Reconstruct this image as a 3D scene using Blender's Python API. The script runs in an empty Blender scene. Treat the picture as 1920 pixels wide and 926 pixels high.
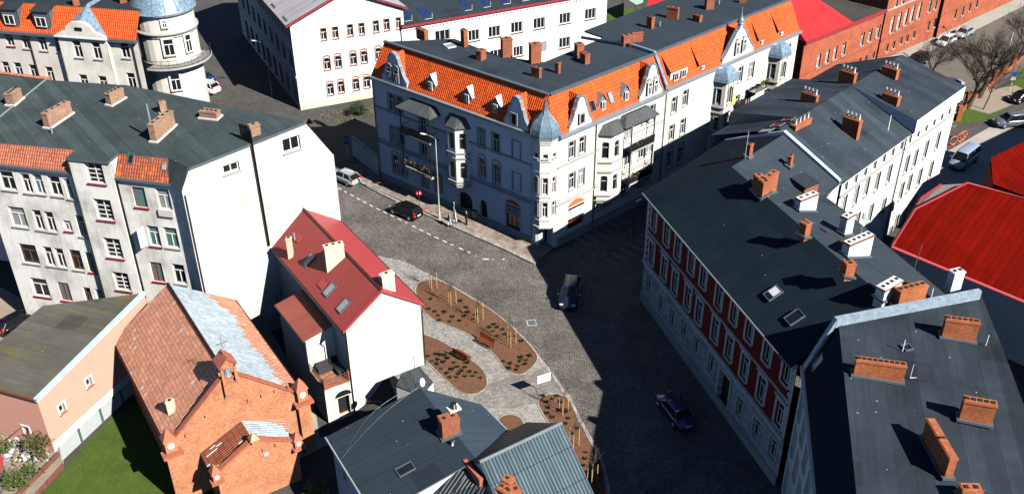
import bpy, bmesh, math, random
from math import radians, sin, cos, tan, pi, atan2, sqrt, floor
from mathutils import Vector, Matrix
random.seed(7)
SC = bpy.context.scene
COL = SC.collection
# ------------------------------------------------------------ camera
FPX, PITCH, ROLL, CAMH = 1830.0, radians(31.8), atan2(-20, 2957), 54.0
cp_, sp_ = cos(PITCH), sin(PITCH)
r0, f0, u0_ = Vector((1, 0, 0)), Vector((0, cp_, -sp_)), Vector((0, sp_, cp_))
RT = cos(ROLL)*r0 + sin(ROLL)*u0_
UP = -sin(ROLL)*r0 + cos(ROLL)*u0_
CAM = Vector((0, 0, CAMH))
cd = bpy.data.cameras.new('camera'); cam = bpy.data.objects.new('camera', cd); COL.objects.link(cam)
cam.matrix_world = Matrix(((RT.x, UP.x, -f0.x, 0), (RT.y, UP.y, -f0.y, 0), (RT.z, UP.z, -f0.z, CAMH), (0, 0, 0, 1)))
cd.sensor_fit = 'HORIZONTAL'; cd.sensor_width = 36; cd.lens = 36*FPX/1920
cd.clip_start = 0.5; cd.clip_end = 6000
SC.camera = cam
# ------------------------------------------------------------ light
SUN_AZ, SUN_EL = radians(138.6-180), radians(39.5)      # direction the sun stands in (from +x, anticlockwise)
w = bpy.data.worlds.new('World'); SC.world = w; w.use_nodes = True
nt = w.node_tree; sky = nt.nodes.new('ShaderNodeTexSky'); sky.sky_type = 'NISHITA'; sky.sun_disc = False
sky.sun_elevation = SUN_EL; sky.sun_rotation = pi/2 - SUN_AZ; sky.altitude = 3500; sky.air_density = 1.0; sky.dust_density = 0.3; sky.ozone_density = 4.0
bgn = nt.nodes['Background']; nt.links.new(sky.outputs[0], bgn.inputs[0]); bgn.inputs[1].default_value = 0.05
ld = bpy.data.lights.new('sun', 'SUN'); ld.energy = 5.0; ld.angle = radians(0.5); ld.color = (1.0, 0.955, 0.88)
lo = bpy.data.objects.new('sun', ld); COL.objects.link(lo)
sv = Vector((cos(SUN_AZ)*cos(SUN_EL), sin(SUN_AZ)*cos(SUN_EL), sin(SUN_EL)))
lo.rotation_euler = sv.to_track_quat('Z', 'Y').to_euler(); lo.location = (60, -60, 90)
SC.view_settings.view_transform = 'Standard'; SC.view_settings.look = 'None'
SC.view_settings.exposure = 0.85; SC.view_settings.gamma = 1.0
SC.cycles.use_denoising = True
SC.cycles.max_bounces = 5; SC.cycles.diffuse_bounces = 0; SC.cycles.glossy_bounces = 2
SC.cycles.sample_clamp_indirect = 4
# ------------------------------------------------------------ picking helpers: a ray through a source pixel met with a plane
def ray(x, y): return RT*((x-960)/FPX) + UP*((463-y)/FPX) + f0
def B(x, y, z=0.0):
    d = ray(x, y); return CAM + d*((z-CAMH)/d.z)
class Pl:
    def __init__(s, a, b, c): s.a = Vector(a); s.n = (Vector(b)-s.a).cross(Vector(c)-s.a).normalized()
    def hit(s, x, y):
        d = ray(x, y); return CAM + d*((s.a-CAM).dot(s.n)/d.dot(s.n))
    def z(s, x, y): return s.a.z - ((x-s.a.x)*s.n.x + (y-s.a.y)*s.n.y)/s.n.z
def flat(z): return Pl((0, 0, z), (1, 0, z), (0, 1, z))
class Wall:      # vertical plane, a -> b runs left to right seen from outside
    def __init__(s, a, b):
        s.a = Vector((a[0], a[1], 0)); e = Vector((b[0], b[1], 0))-s.a
        s.L = e.length; s.d = e.normalized(); s.n = Vector((s.d.y, -s.d.x, 0)); s.ang = atan2(s.d.y, s.d.x)
    def uz(s, x, y, out=0):
        d = ray(x, y); o = s.a + s.n*out; p = CAM + d*((o-CAM).dot(s.n)/d.dot(s.n)); return (p-s.a).dot(s.d), p.z
    def p(s, u, z, out=0): return s.a + s.d*u + s.n*out + Vector((0, 0, z))
def wdir(a, deg, L): return Wall(a, (a[0]+L*cos(radians(deg)), a[1]+L*sin(radians(deg))))
# ------------------------------------------------------------ mesh building
class MB:
    def __init__(s): s.v = []; s.f = []; s.m = []; s.sm = []
    def poly(s, pts, m=0, smooth=False):
        k = len(s.v); s.v += [Vector(p) for p in pts]; s.f.append(list(range(k, k+len(pts)))); s.m.append(m); s.sm.append(smooth); return s
    def quad(s, a, b, c, d, m=0): return s.poly([a, b, c, d], m)
    def hexa(s, b4, t4, m=0):       # bottom 4, top 4 (same order)
        s.poly(b4[::-1], m); s.poly(t4, m)
        for i in range(4): j = (i+1) % 4; s.poly([b4[i], b4[j], t4[j], t4[i]], m)
        return s
    def obox(s, o, x, y, z, m=0):   # corner + three edge vectors
        o, x, y, z = map(Vector, (o, x, y, z)); b = [o, o+x, o+x+y, o+y]
        return s.hexa(b, [p+z for p in b], m)
    def box(s, x0, x1, y0, y1, z0, z1, m=0):
        return s.obox((x0, y0, z0), (x1-x0, 0, 0), (0, y1-y0, 0), (0, 0, z1-z0), m)
    def wbox(s, W, u0, u1, z0, z1, o0, o1, m=0):   # box on a wall: from out=o0 to out=o1
        return s.obox(W.p(u0, z0, o0), W.d*(u1-u0), W.n*(o1-o0), Vector((0, 0, z1-z0)), m)
    def prism(s, pts, dz, m=0, mside=None):        # pts polygon (any plane), extruded by vector dz
        dz = Vector(dz); a = [Vector(p) for p in pts]; b = [p+dz for p in a]
        s.poly(a, m); s.poly(b[::-1], m if mside is None else mside)
        for i in range(len(a)): j = (i+1) % len(a); s.poly([a[i], a[j], b[j], b[i]], m if mside is None else mside)
        return s
    def tube(s, path, r, n=6, m=0, cap=True, r2=None):
        path = [Vector(p) for p in path]; rings = []
        for i, p in enumerate(path):
            t = (path[min(i+1, len(path)-1)]-path[max(i-1, 0)]).normalized()
            a = t.cross(Vector((0, 0, 1)) if abs(t.z) < .9 else Vector((1, 0, 0))).normalized(); b = t.cross(a)
            rr = r if r2 is None else r+(r2-r)*i/(len(path)-1)
            k = len(s.v); s.v += [p+(a*cos(2*pi*j/n)+b*sin(2*pi*j/n))*rr for j in range(n)]; rings.append(k)
        for i in range(len(rings)-1):
            for j in range(n):
                k = (j+1) % n; s.f.append([rings[i]+j, rings[i]+k, rings[i+1]+k, rings[i+1]+j]); s.m.append(m); s.sm.append(n > 4)
        if cap:
            for q in (rings[0], rings[-1]): s.f.append([q+j for j in range(n)]); s.m.append(m); s.sm.append(False)
        return s
    def lathe(s, c, prof, n=16, m=0, a0=0, smooth=True, flat_top=False):
        c = Vector(c); rings = []
        for r, z in prof:
            k = len(s.v); s.v += [c+Vector((r*cos(a0+2*pi*j/n), r*sin(a0+2*pi*j/n), z)) for j in range(n)]; rings.append(k)
        for i in range(len(rings)-1):
            for j in range(n):
                k = (j+1) % n; s.f.append([rings[i]+j, rings[i]+k, rings[i+1]+k, rings[i+1]+j]); s.m.append(m); s.sm.append(smooth)
        for q in (rings[0], rings[-1]): s.f.append([q+j for j in range(n)]); s.m.append(m); s.sm.append(False)
        return s
    def build(s, name, mats, parent=None, off=None, hd=0.0, uv=True, bevel=0):
        if not isinstance(mats, (list, tuple)): mats = [mats]
        off = Vector(off) if off is not None else (Vector(parent['_loc']) if parent is not None and '_loc' in parent else Vector())
        me = bpy.data.meshes.new(name)
        me.from_pydata([tuple(v-off) for v in s.v], [], s.f)
        for mt in mats: me.materials.append(mt)
        me.polygons.foreach_set('material_index', s.m); me.polygons.foreach_set('use_smooth', s.sm)
        if uv and s.f:
            ul = me.uv_layers.new(name='UVMap'); ch, sh = cos(hd), sin(hd)
            for pl in me.polygons:
                n = pl.normal
                if abs(n.z) > .996: t = Vector((ch, sh, 0)); b = Vector((-sh, ch, 0))
                elif n.length < .5: continue
                else:
                    t = Vector((-n.y, n.x, 0)).normalized(); b = n.cross(t)
                    if b.z < 0: b = -b
                for li in pl.loop_indices:
                    p = s.v[me.loops[li].vertex_index]; ul.data[li].uv = (p.dot(t), p.dot(b))
        me.update()
        o = bpy.data.objects.new(name, me); COL.objects.link(o)
        if parent is not None:
            o.parent = parent
        else: o.location = off
        return o
def tag(o, label=None, cat=None, group=None, kind=None):
    for k, v in (('label', label), ('category', cat), ('group', group), ('kind', kind)):
        if v: o[k] = v
    return o
def thing(name, loc, label, cat, group=None, rz=0):
    o = bpy.data.objects.new(name, None); o.empty_display_size = .5; COL.objects.link(o)
    o.location = loc; o.rotation_euler = (0, 0, rz); tag(o, label, cat, group)
    if rz == 0: o['_loc'] = tuple(loc)
    return o
def part(name, mb, mats, parent, hd=0.0):      # vertices in world space, parent = a thing's root (or a part without its own transform)
    off = parent['_loc']; o = mb.build(name, mats, None, off, hd); o.location = (0, 0, 0); o.parent = parent; o['_loc'] = off; return o
def struct(name, mb, mats, hd=0.0):
    o = mb.build(name, mats, None, (0, 0, 0), hd); o['kind'] = 'structure'; return o
def copy_tree(o, parent=None):
    c = o.copy(); COL.objects.link(c); c.parent = parent
    if parent is not None: c.matrix_parent_inverse = o.matrix_parent_inverse.copy()
    for ch in list(o.children): copy_tree(ch, c)
    return c
# ------------------------------------------------------------ materials
class NT:
    def __init__(s, name):
        s.m = bpy.data.materials.new(name); s.m.use_nodes = True; s.t = s.m.node_tree; s.b = s.t.nodes['Principled BSDF']
        s.uv = s.n('ShaderNodeUVMap').outputs[0]; s.oc = s.n('ShaderNodeTexCoord').outputs['Object']
    def n(s, ty, **kw):
        x = s.t.nodes.new(ty)
        for k, v in kw.items(): setattr(x, k, v)
        return x
    def l(s, a, b): s.t.links.new(a, b)
    def mp(s, src, scale=(1, 1, 1), rot=(0, 0, 0), loc=(0, 0, 0)):
        x = s.n('ShaderNodeMapping'); x.inputs['Scale'].default_value = scale; x.inputs['Rotation'].default_value = rot; x.inputs['Location'].default_value = loc; s.l(src, x.inputs[0]); return x.outputs[0]
    def noise(s, src, sc, det=4, ro=.6):
        x = s.n('ShaderNodeTexNoise'); x.inputs['Scale'].default_value = sc; x.inputs['Detail'].default_value = det; x.inputs['Roughness'].default_value = ro; s.l(src, x.inputs['Vector']); return x.outputs[0]
    def rng(s, v, a, b, c, d):
        x = s.n('ShaderNodeMapRange'); s.l(v, x.inputs[0])
        for i, q in enumerate((a, b, c, d)): x.inputs[i+1].default_value = q
        return x.outputs[0]
    def math(s, op, a, b=None, c=None):
        x = s.n('ShaderNodeMath', operation=op)
        for i, q in enumerate((a, b, c)):
            if q is None: continue
            if isinstance(q, (int, float)): x.inputs[i].default_value = q
            else: s.l(q, x.inputs[i])
        return x.outputs[0]
    def mix(s, f, a, b, mode='MIX'):
        x = s.n('ShaderNodeMix', data_type='RGBA', blend_type=mode)
        if isinstance(f, (int, float)): x.inputs[0].default_value = f
        else: s.l(f, x.inputs[0])
        for i, q in ((6, a), (7, b)):
            if isinstance(q, tuple): x.inputs[i].default_value = (*q[:3], 1)
            else: s.l(q, x.inputs[i])
        return x.outputs[2]
    def brick(s, src, w, h, mort, c1, c2, cm, off=.5, bias=0):
        x = s.n('ShaderNodeTexBrick', offset=off, offset_frequency=2, squash=1); s.l(src, x.inputs['Vector'])
        for k, v in (('Scale', 1), ('Mortar Size', mort), ('Mortar Smooth', .2), ('Bias', bias), ('Brick Width', w), ('Row Height', h)): x.inputs[k].default_value = v
        for k, v in (('Color1', c1), ('Color2', c2), ('Mortar', cm)): x.inputs[k].default_value = (*v, 1)
        return x
    def bump(s, h, st=.5, dist=.02):
        x = s.n('ShaderNodeBump'); x.inputs['Strength'].default_value = st; x.inputs['Distance'].default_value = dist; s.l(h, x.inputs['Height']); s.l(x.outputs[0], s.b.inputs['Normal']); return x
    def out(s, col, rough=.85, metal=0, spec=.3):
        if isinstance(col, tuple): s.b.inputs['Base Color'].default_value = (*col, 1)
        else: s.l(col, s.b.inputs['Base Color'])
        if isinstance(rough, (int, float)): s.b.inputs['Roughness'].default_value = rough
        else: s.l(rough, s.b.inputs['Roughness'])
        s.b.inputs['Metallic'].default_value = metal; s.b.inputs['Specular IOR Level'].default_value = spec
        return s.m
def sc(c, k): return tuple(min(1, x*k) for x in c)
def plain(name, c, rough=.6, metal=0, spec=.4, var=.12):
    t = NT(name); n = t.noise(t.oc, 3.1, 3)
    return t.out(t.mix(t.rng(n, .3, .7, 0, 1), sc(c, 1-var), sc(c, 1+var*.6)), rough, metal, spec)
def plaster(name, c, dirt=.25, dc=None, streak=.5):
    t = NT(name); dc = dc or sc(c, .62)
    big = t.rng(t.noise(t.oc, .35, 5, .62), .42, .68, 0, 1); st = t.rng(t.noise(t.mp(t.uv, (1.7, .16, 1)), 1.6, 4, .7), .48, .78, 0, 1)
    f = t.math('MULTIPLY', t.math('ADD', big, t.math('MULTIPLY', st, streak)), dirt*1.6)
    fine = t.rng(t.noise(t.oc, 9, 4, .7), .3, .7, .93, 1.05)
    c1 = t.mix(t.math('MINIMUM', f, 1.0), c, dc)
    x = t.n('ShaderNodeVectorMath', operation='SCALE'); t.l(c1, x.inputs[0]); t.l(fine, x.inputs['Scale'])
    t.bump(t.noise(t.oc, 24, 4, .7), .35, .02)
    return t.out(x.outputs[0], .92, 0, .15)
def brickm(name, c1, c2, cm, w=.25, h=.083, mort=.010):
    t = NT(name); b = t.brick(t.uv, w, h, mort, c1, c2, cm); n = t.rng(t.noise(t.oc, .8, 5), .3, .75, .72, 1.12)
    n2 = t.rng(t.noise(t.mp(t.uv, (4, 12, 1)), 1, 1), .3, .7, .75, 1.2)
    x = t.n('ShaderNodeVectorMath', operation='SCALE'); t.l(b.outputs[0], x.inputs[0]); t.l(t.math('MULTIPLY', n, n2), x.inputs['Scale'])
    t.bump(b.outputs['Fac'], -.6, .01)
    return t.out(x.outputs[0], .9, 0, .2)
def tilem(name, c, c2, gap, w=.24, h=.34, amp=.05, spots=None, rough=.6):
    t = NT(name); b = t.brick(t.uv, w, h, .022, c, c2, gap, off=0)
    sep = t.n('ShaderNodeSeparateXYZ'); t.l(t.uv, sep.inputs[0])
    fu = t.math('FRACT', t.math('DIVIDE', sep.outputs[0], w)); fv = t.math('FRACT', t.math('DIVIDE', sep.outputs[1], h))
    hgt = t.math('ADD', t.math('SINE', t.math('MULTIPLY', fu, pi)), t.math('MULTIPLY', t.math('SUBTRACT', 1.0, fv), .9))
    wn = t.n('ShaderNodeTexWhiteNoise', noise_dimensions='2D'); fl = t.n('ShaderNodeVectorMath', operation='FLOOR')
    t.l(t.mp(t.uv, (1/w, 1/h, 1)), fl.inputs[0]); t.l(fl.outputs[0], wn.inputs['Vector'])
    v = t.math('MULTIPLY', t.rng(wn.outputs[0], 0, 1, .8, 1.12), t.rng(t.noise(t.oc, .7, 4), .3, .7, .85, 1.1))
    # bump raises the lower lip of every course; gaps between tiles are dark
    x = t.n('ShaderNodeVectorMath', operation='SCALE'); t.l(b.outputs[0], x.inputs[0]); t.l(v, x.inputs['Scale'])
    col = x.outputs[0]
    if spots:
        col = t.mix(t.rng(wn.outputs[0], 1-spots[1], 1-spots[1]+.002, 0, 1), col, spots[0])
    t.bump(hgt, .9, amp)
    return t.out(col, rough, 0, .18)
def seamm(name, c, p=.5, rough=.45, metal=.0, amp=.03, wd=.05, var=.1, vert=True, spec=.3):
    t = NT(name); sep = t.n('ShaderNodeSeparateXYZ'); t.l(t.uv, sep.inputs[0]); s_ = sep.outputs[0 if vert else 1]
    f = t.math('FRACT', t.math('DIVIDE', s_, p)); line = t.math('LESS_THAN', f, wd/p)
    st = t.n('ShaderNodeTexWhiteNoise', noise_dimensions='1D'); t.l(t.math('FLOOR', t.math('DIVIDE', s_, p)), st.inputs['W'])
    v = t.math('MULTIPLY', t.rng(st.outputs[0], 0, 1, 1-var, 1+var), t.rng(t.noise(t.mp(t.uv, (1, .3, 1)), 1.2, 5), .3, .7, 1-var*1.6, 1+var))
    v = t.math('MULTIPLY', v, t.math('SUBTRACT', 1.0, t.math('MULTIPLY', line, .35)))
    x = t.n('ShaderNodeVectorMath', operation='SCALE'); x.inputs[0].default_value = c; t.l(v, x.inputs['Scale'])
    t.bump(line, .8, amp)
    return t.out(x.outputs[0], rough, metal, spec)
def felt(name, c, p=1.0, var=.16, stain=None, lines=.3, rough=.9, rot=0.0, spec=.08):   # bitumen roofing felt in strips
    t = NT(name); uvr = t.mp(t.uv, rot=(0, 0, rot)) if rot else t.uv
    sep = t.n('ShaderNodeSeparateXYZ'); t.l(uvr, sep.inputs[0])
    q = t.math('DIVIDE', sep.outputs[0], p)
    lapb = t.brick(t.mp(uvr, rot=(0, 0, pi/2)), 6.5, p, .028, (0, 0, 0), (0, 0, 0), (1, 1, 1), .37); f = t.math('FRACT', q); line = lapb.outputs['Fac']
    pv = t.n('ShaderNodeTexVoronoi', distance='CHEBYCHEV'); pv.inputs['Scale'].default_value = .22; t.l(uvr, pv.inputs['Vector']); ps = t.n('ShaderNodeSeparateColor'); t.l(pv.outputs['Color'], ps.inputs[0])
    patch = t.math('SUBTRACT', 1.0, t.math('MULTIPLY', t.math('MULTIPLY', t.math('LESS_THAN', pv.outputs[0], .22), t.math('GREATER_THAN', ps.outputs[0], .72)), .22))
    st = t.n('ShaderNodeTexWhiteNoise', noise_dimensions='1D'); t.l(t.math('FLOOR', q), st.inputs['W'])
    blot = t.noise(t.oc, .28, 6, .65); streak = t.noise(t.mp(uvr, (2.2, .12, 1)), 1.4, 5, .7)
    v = t.math('MULTIPLY', t.rng(st.outputs[0], 0, 1, 1-var, 1+var), t.rng(blot, .3, .7, 1-var*1.5, 1+var*1.3))
    v = t.math('MULTIPLY', v, t.rng(streak, .3, .72, .86, 1.18)); v = t.math('MULTIPLY', v, patch)
    v = t.math('MULTIPLY', v, t.math('SUBTRACT', 1.0, t.math('MULTIPLY', line, lines)))
    x = t.n('ShaderNodeVectorMath', operation='SCALE'); x.inputs[0].default_value = c; t.l(v, x.inputs['Scale'])
    col = x.outputs[0]
    if stain: col = t.mix(t.rng(t.noise(t.mp(t.uv, (.10, .5, 1)), 1.3, 3), .54, .64, 0, .7), col, stain)
    vo = t.n('ShaderNodeTexVoronoi'); vo.inputs['Scale'].default_value = 1.1; t.l(t.oc, vo.inputs['Vector'])
    sp = t.math('MULTIPLY', t.math('LESS_THAN', vo.outputs[0], .055), t.math('GREATER_THAN', t.noise(t.oc, .9, 2), .5))
    col = t.mix(sp, col, (.32, .33, .33))
    t.bump(t.math('ADD', t.noise(t.oc, 40, 2), line), .35, .015)
    return t.out(col, rough, 0, spec)
def paving(name, w, h, c1, c2, cm, mort=.015, off=.5, rot=0.0, warp=0.0, big=.2, fine=.0, rough=.85):
    t = NT(name); src = t.mp(t.uv, rot=(0, 0, rot))
    if warp:
        nz = t.n('ShaderNodeTexNoise'); nz.inputs['Scale'].default_value = .8; t.l(t.uv, nz.inputs['Vector'])
        a = t.n('ShaderNodeVectorMath', operation='MULTIPLY_ADD'); t.l(nz.outputs['Color'], a.inputs[0]); a.inputs[1].default_value = (warp, warp, 0); t.l(src, a.inputs[2]); src = a.outputs[0]
    b = t.brick(src, w, h, mort, c1, c2, cm, off)
    fl = t.n('ShaderNodeVectorMath', operation='FLOOR'); t.l(t.n('ShaderNodeVectorMath').outputs[0] if 0 else t.mp(src, (1/w, 1/h, 1)), fl.inputs[0])
    wn = t.n('ShaderNodeTexWhiteNoise', noise_dimensions='2D'); t.l(fl.outputs[0], wn.inputs['Vector'])
    v = t.math('MULTIPLY', t.rng(wn.outputs[0], 0, 1, .72, 1.22), t.rng(t.noise(t.oc, .25, 6, .65), .3, .7, 1-big, 1+big))
    v = t.math('MULTIPLY', v, t.rng(t.noise(t.oc, 2.3, 4, .7), .3, .7, .88, 1.1))
    x = t.n('ShaderNodeVectorMath', operation='SCALE'); t.l(b.outputs[0], x.inputs[0]); t.l(v, x.inputs['Scale'])
    t.bump(b.outputs['Fac'], -.5, .02)
    return t.out(x.outputs[0], rough, 0, .3)
def soil(name, c1, c2, s1=3., s2=22., c3=None, bump=.05):
    t = NT(name); a = t.rng(t.noise(t.oc, s1, 6, .7), .35, .65, 0, 1); b = t.rng(t.noise(t.oc, s2, 3, .7), .35, .65, 0, 1)
    f = t.math('ADD', t.math('MULTIPLY', a, .5), t.math('MULTIPLY', b, .5)); col = t.mix(f, c1, c2)
    if c3: col = t.mix(t.rng(t.noise(t.oc, s2*1.7, 2), .62, .68, 0, 1), col, c3)
    t.bump(b, .7, bump); return t.out(col, .95, 0, .1)
M = {}
M['glass'] = plain('window_glass', (.012, .016, .02), .07, 0, .6)
M['glass_pale'] = plain('window_glass_with_blind', (.30, .31, .30), .25, 0, .5)
M['glass_teal'] = plain('window_glass_with_curtain', (.10, .19, .18), .12, 0, .5)
M['white'] = plain('white_paint', (.78, .78, .76), .5)
M['offwhite'] = plain('offwhite_paint', (.62, .6, .55), .6)
M['black'] = plain('black_metal', (.015, .015, .017), .4)
M['darkgap'] = plain('dark_interior', (.01, .01, .01), .9)
M['gutter'] = plain('zinc_gutter', (.13, .16, .18), .45, .3)
M['zinc'] = plain('zinc_sheet', (.30, .36, .40), .38, .35)
M['zinc_light'] = plain('pale_flashing', (.50, .60, .70), .5, .1, var=.2)
M['greyslate'] = seamm('grey_sheet_roof', (.075, .08, .084), .45, .5)
M['dome'] = plain('blue_grey_dome_sheet', (.17, .25, .30), .38, .25, var=.3)
M['dome_b'] = plain('pale_blue_dome_sheet', (.24, .34, .44), .35, .25, var=.45)
M['redsill'] = plain('red_painted_sill', (.30, .03, .04), .6)
M['stone'] = plaster('grey_stone_trim', (.42, .41, .39), .3)
M['brownframe'] = plain('brown_window_frame', (.16, .06, .04), .6)
M['redframe'] = plain('red_window_frame', (.34, .05, .035), .6)
M['wood'] = plain('stained_bench_wood', (.22, .055, .02), .5, var=.25)
M['stake'] = plain('peeled_pine_stake', (.44, .27, .11), .8, var=.2)
M['bark'] = plain('dark_bark', (.055, .042, .032), .9, var=.4)
M['bark_pale'] = plain('grey_bark', (.12, .095, .075), .9, var=.3)
# chimneys
M['br_orange'] = brickm('orange_brick', (.50, .14, .05), (.40, .10, .035), (.36, .18, .11))
M['br_old'] = brickm('weathered_brick', (.42, .22, .13), (.30, .15, .09), (.42, .36, .28))
M['br_red'] = brickm('red_brick', (.40, .11, .05), (.28, .07, .035), (.30, .17, .12))
M['br_church'] = brickm('church_brick', (.60, .215, .095), (.44, .14, .06), (.54, .33, .22))
M['br_hall'] = brickm('dark_red_brick', (.50, .125, .06), (.40, .085, .04), (.34, .15, .10))
M['pot'] = plain('dark_chimney_pot', (.02, .02, .02), .8)
M['ppot'] = plain('steel_chimney_pot', (.35, .36, .36), .4, .5)
# ------------------------------------------------------------ walls, windows
def clip(poly, P):      # poly, P: lists of (u,z); P convex, counter clockwise
    for i in range(len(P)):
        a, b = P[i], P[(i+1) % len(P)]; out = []
        side = lambda q: (b[0]-a[0])*(q[1]-a[1])-(b[1]-a[1])*(q[0]-a[0])
        for j in range(len(poly)):
            c, d = poly[j], poly[(j+1) % len(poly)]; sc_, sd = side(c), side(d)
            if sc_ >= -1e-9: out.append(c)
            if (sc_ > 1e-9 and sd < -1e-9) or (sc_ < -1e-9 and sd > 1e-9):
                t = sc_/(sc_-sd); out.append((c[0]+(d[0]-c[0])*t, c[1]+(d[1]-c[1])*t))
        poly = out
        if len(poly) < 3: return []
    return poly
STY = {}
def style(name, **k):
    d = dict(bars='cross', frame='white', glass=('glass',), sill=None, sur=None, arch=0, fw=.08, rev=.2, plate=0, ped=0); d.update(k); STY[name] = d
wcache = {}
def win_mesh(key, build, mats):
    if key not in wcache:
        mb = MB(); build(mb); o = mb.build(key[0], mats, None, (0, 0, 0)); me = o.data; bpy.data.objects.remove(o); wcache[key] = me
    return wcache[key]
def add(name, me, parent, loc=None, rz=None):
    o = bpy.data.objects.new(name, me); COL.objects.link(o); o.parent = parent
    if loc is not None: o.location = loc
    if rz is not None: o.rotation_euler = (0, 0, rz)
    return o
def window(root, W, u, z, w, h, st, out=0, name='window', label=None):
    S = STY[st]; w2, h2 = w/2, h/2; fw = S['fw']; y0, y1 = S['rev']-.09, S['rev']
    def frame(mb):
        mb.box(-w2, w2, y0, y1, -h2, -h2+fw); mb.box(-w2, w2, y0, y1, h2-fw, h2)
        mb.box(-w2, -w2+fw, y0, y1, -h2+fw, h2-fw); mb.box(w2-fw, w2, y0, y1, -h2+fw, h2-fw)
        b = S['bars']; t = fw*.8; zt = h2-h*.34
        if b in ('cross', 'T', 'v', 'grid'): mb.box(-t/2, t/2, y0-.01, y1-.01, -h2+fw, (zt if b == 'T' else h2-fw))
        if b in ('cross', 'T', 'h', 'grid', 'tri'): mb.box(-w2+fw, w2-fw, y0-.02, y1-.02, zt-t/2, zt+t/2)
        if b == 'tri':
            for q in (-w/6, w/6): mb.box(q-t/2, q+t/2, y0-.01, y1-.01, -h2+fw, h2-fw)
        if b == 'v3':
            for q in (-w/6, w/6): mb.box(q-t/2, q+t/2, y0-.01, y1-.01, -h2+fw, h2-fw)
        if b == 'grid':
            for zz in (-h2+h*.22, -h2+h*.44): mb.box(-w2+fw, w2-fw, y0-.015, y1-.015, zz-.025, zz+.025)
    def pane(mb): mb.box(-w2+.02, w2-.02, y1-.035, y1+.01, -h2+.02, h2-.02)
    k = (round(w, 2), round(h, 2), st)
    loc = W.p(u, z, out)-Vector(root['_loc'])
    f = add(name, win_mesh((name+'_frame',)+k, frame, M[S['frame']]), root, loc, W.ang)
    if label: f['label'] = label
    g = random.choice(S['glass'])
    add('pane', win_mesh(('pane', g)+k, pane, M[g]), f)
    if S['sill']: add('window_sill', win_mesh(('window_sill',)+k, lambda mb: mb.box(-w2-.1, w2+.1, -.13, .1, -h2-.11, -h2-.005), M[S['sill']]), f)
    if S['sur']:
        def sur(mb):
            q = S.get('sw', .14); o_ = -.06
            mb.box(-w2-q, -w2, o_, .004, -h2, h2+q); mb.box(w2, w2+q, o_, .004, -h2, h2+q); mb.box(-w2, w2, o_, .004, h2, h2+q)
            if S['arch']:
                n = 8; R_ = w2+q
                for i in range(n):
                    a, b = pi*i/n, pi*(i+1)/n; rise = S['arch']
                    p = [(cos(a)*R_, h2+q*.6+sin(a)*rise), (cos(b)*R_, h2+q*.6+sin(b)*rise)]
                    mb.hexa([(p[0][0], o_-.01, p[0][1]), (p[1][0], o_-.01, p[1][1]), (p[1][0], .004, p[1][1]), (p[0][0], .004, p[0][1])], [(p[0][0], o_-.01, p[0][1]+.16), (p[1][0], o_-.01, p[1][1]+.16), (p[1][0], .004, p[1][1]+.16), (p[0][0], .004, p[0][1]+.16)])
            if S['ped']:
                mb.box(-w2-.3, w2+.3, -.2, .004, h2+q+.12, h2+q+.24)
                if S['ped'] == 2:
                    mb.prism([(-w2-.3, -.16, h2+q+.24), (w2+.3, -.16, h2+q+.24), (0, -.16, h2+q+.62)], (0, .16, 0))
        add('surround', win_mesh(('surround',)+k, sur, M[S['sur']]), f)
    return f
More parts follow.
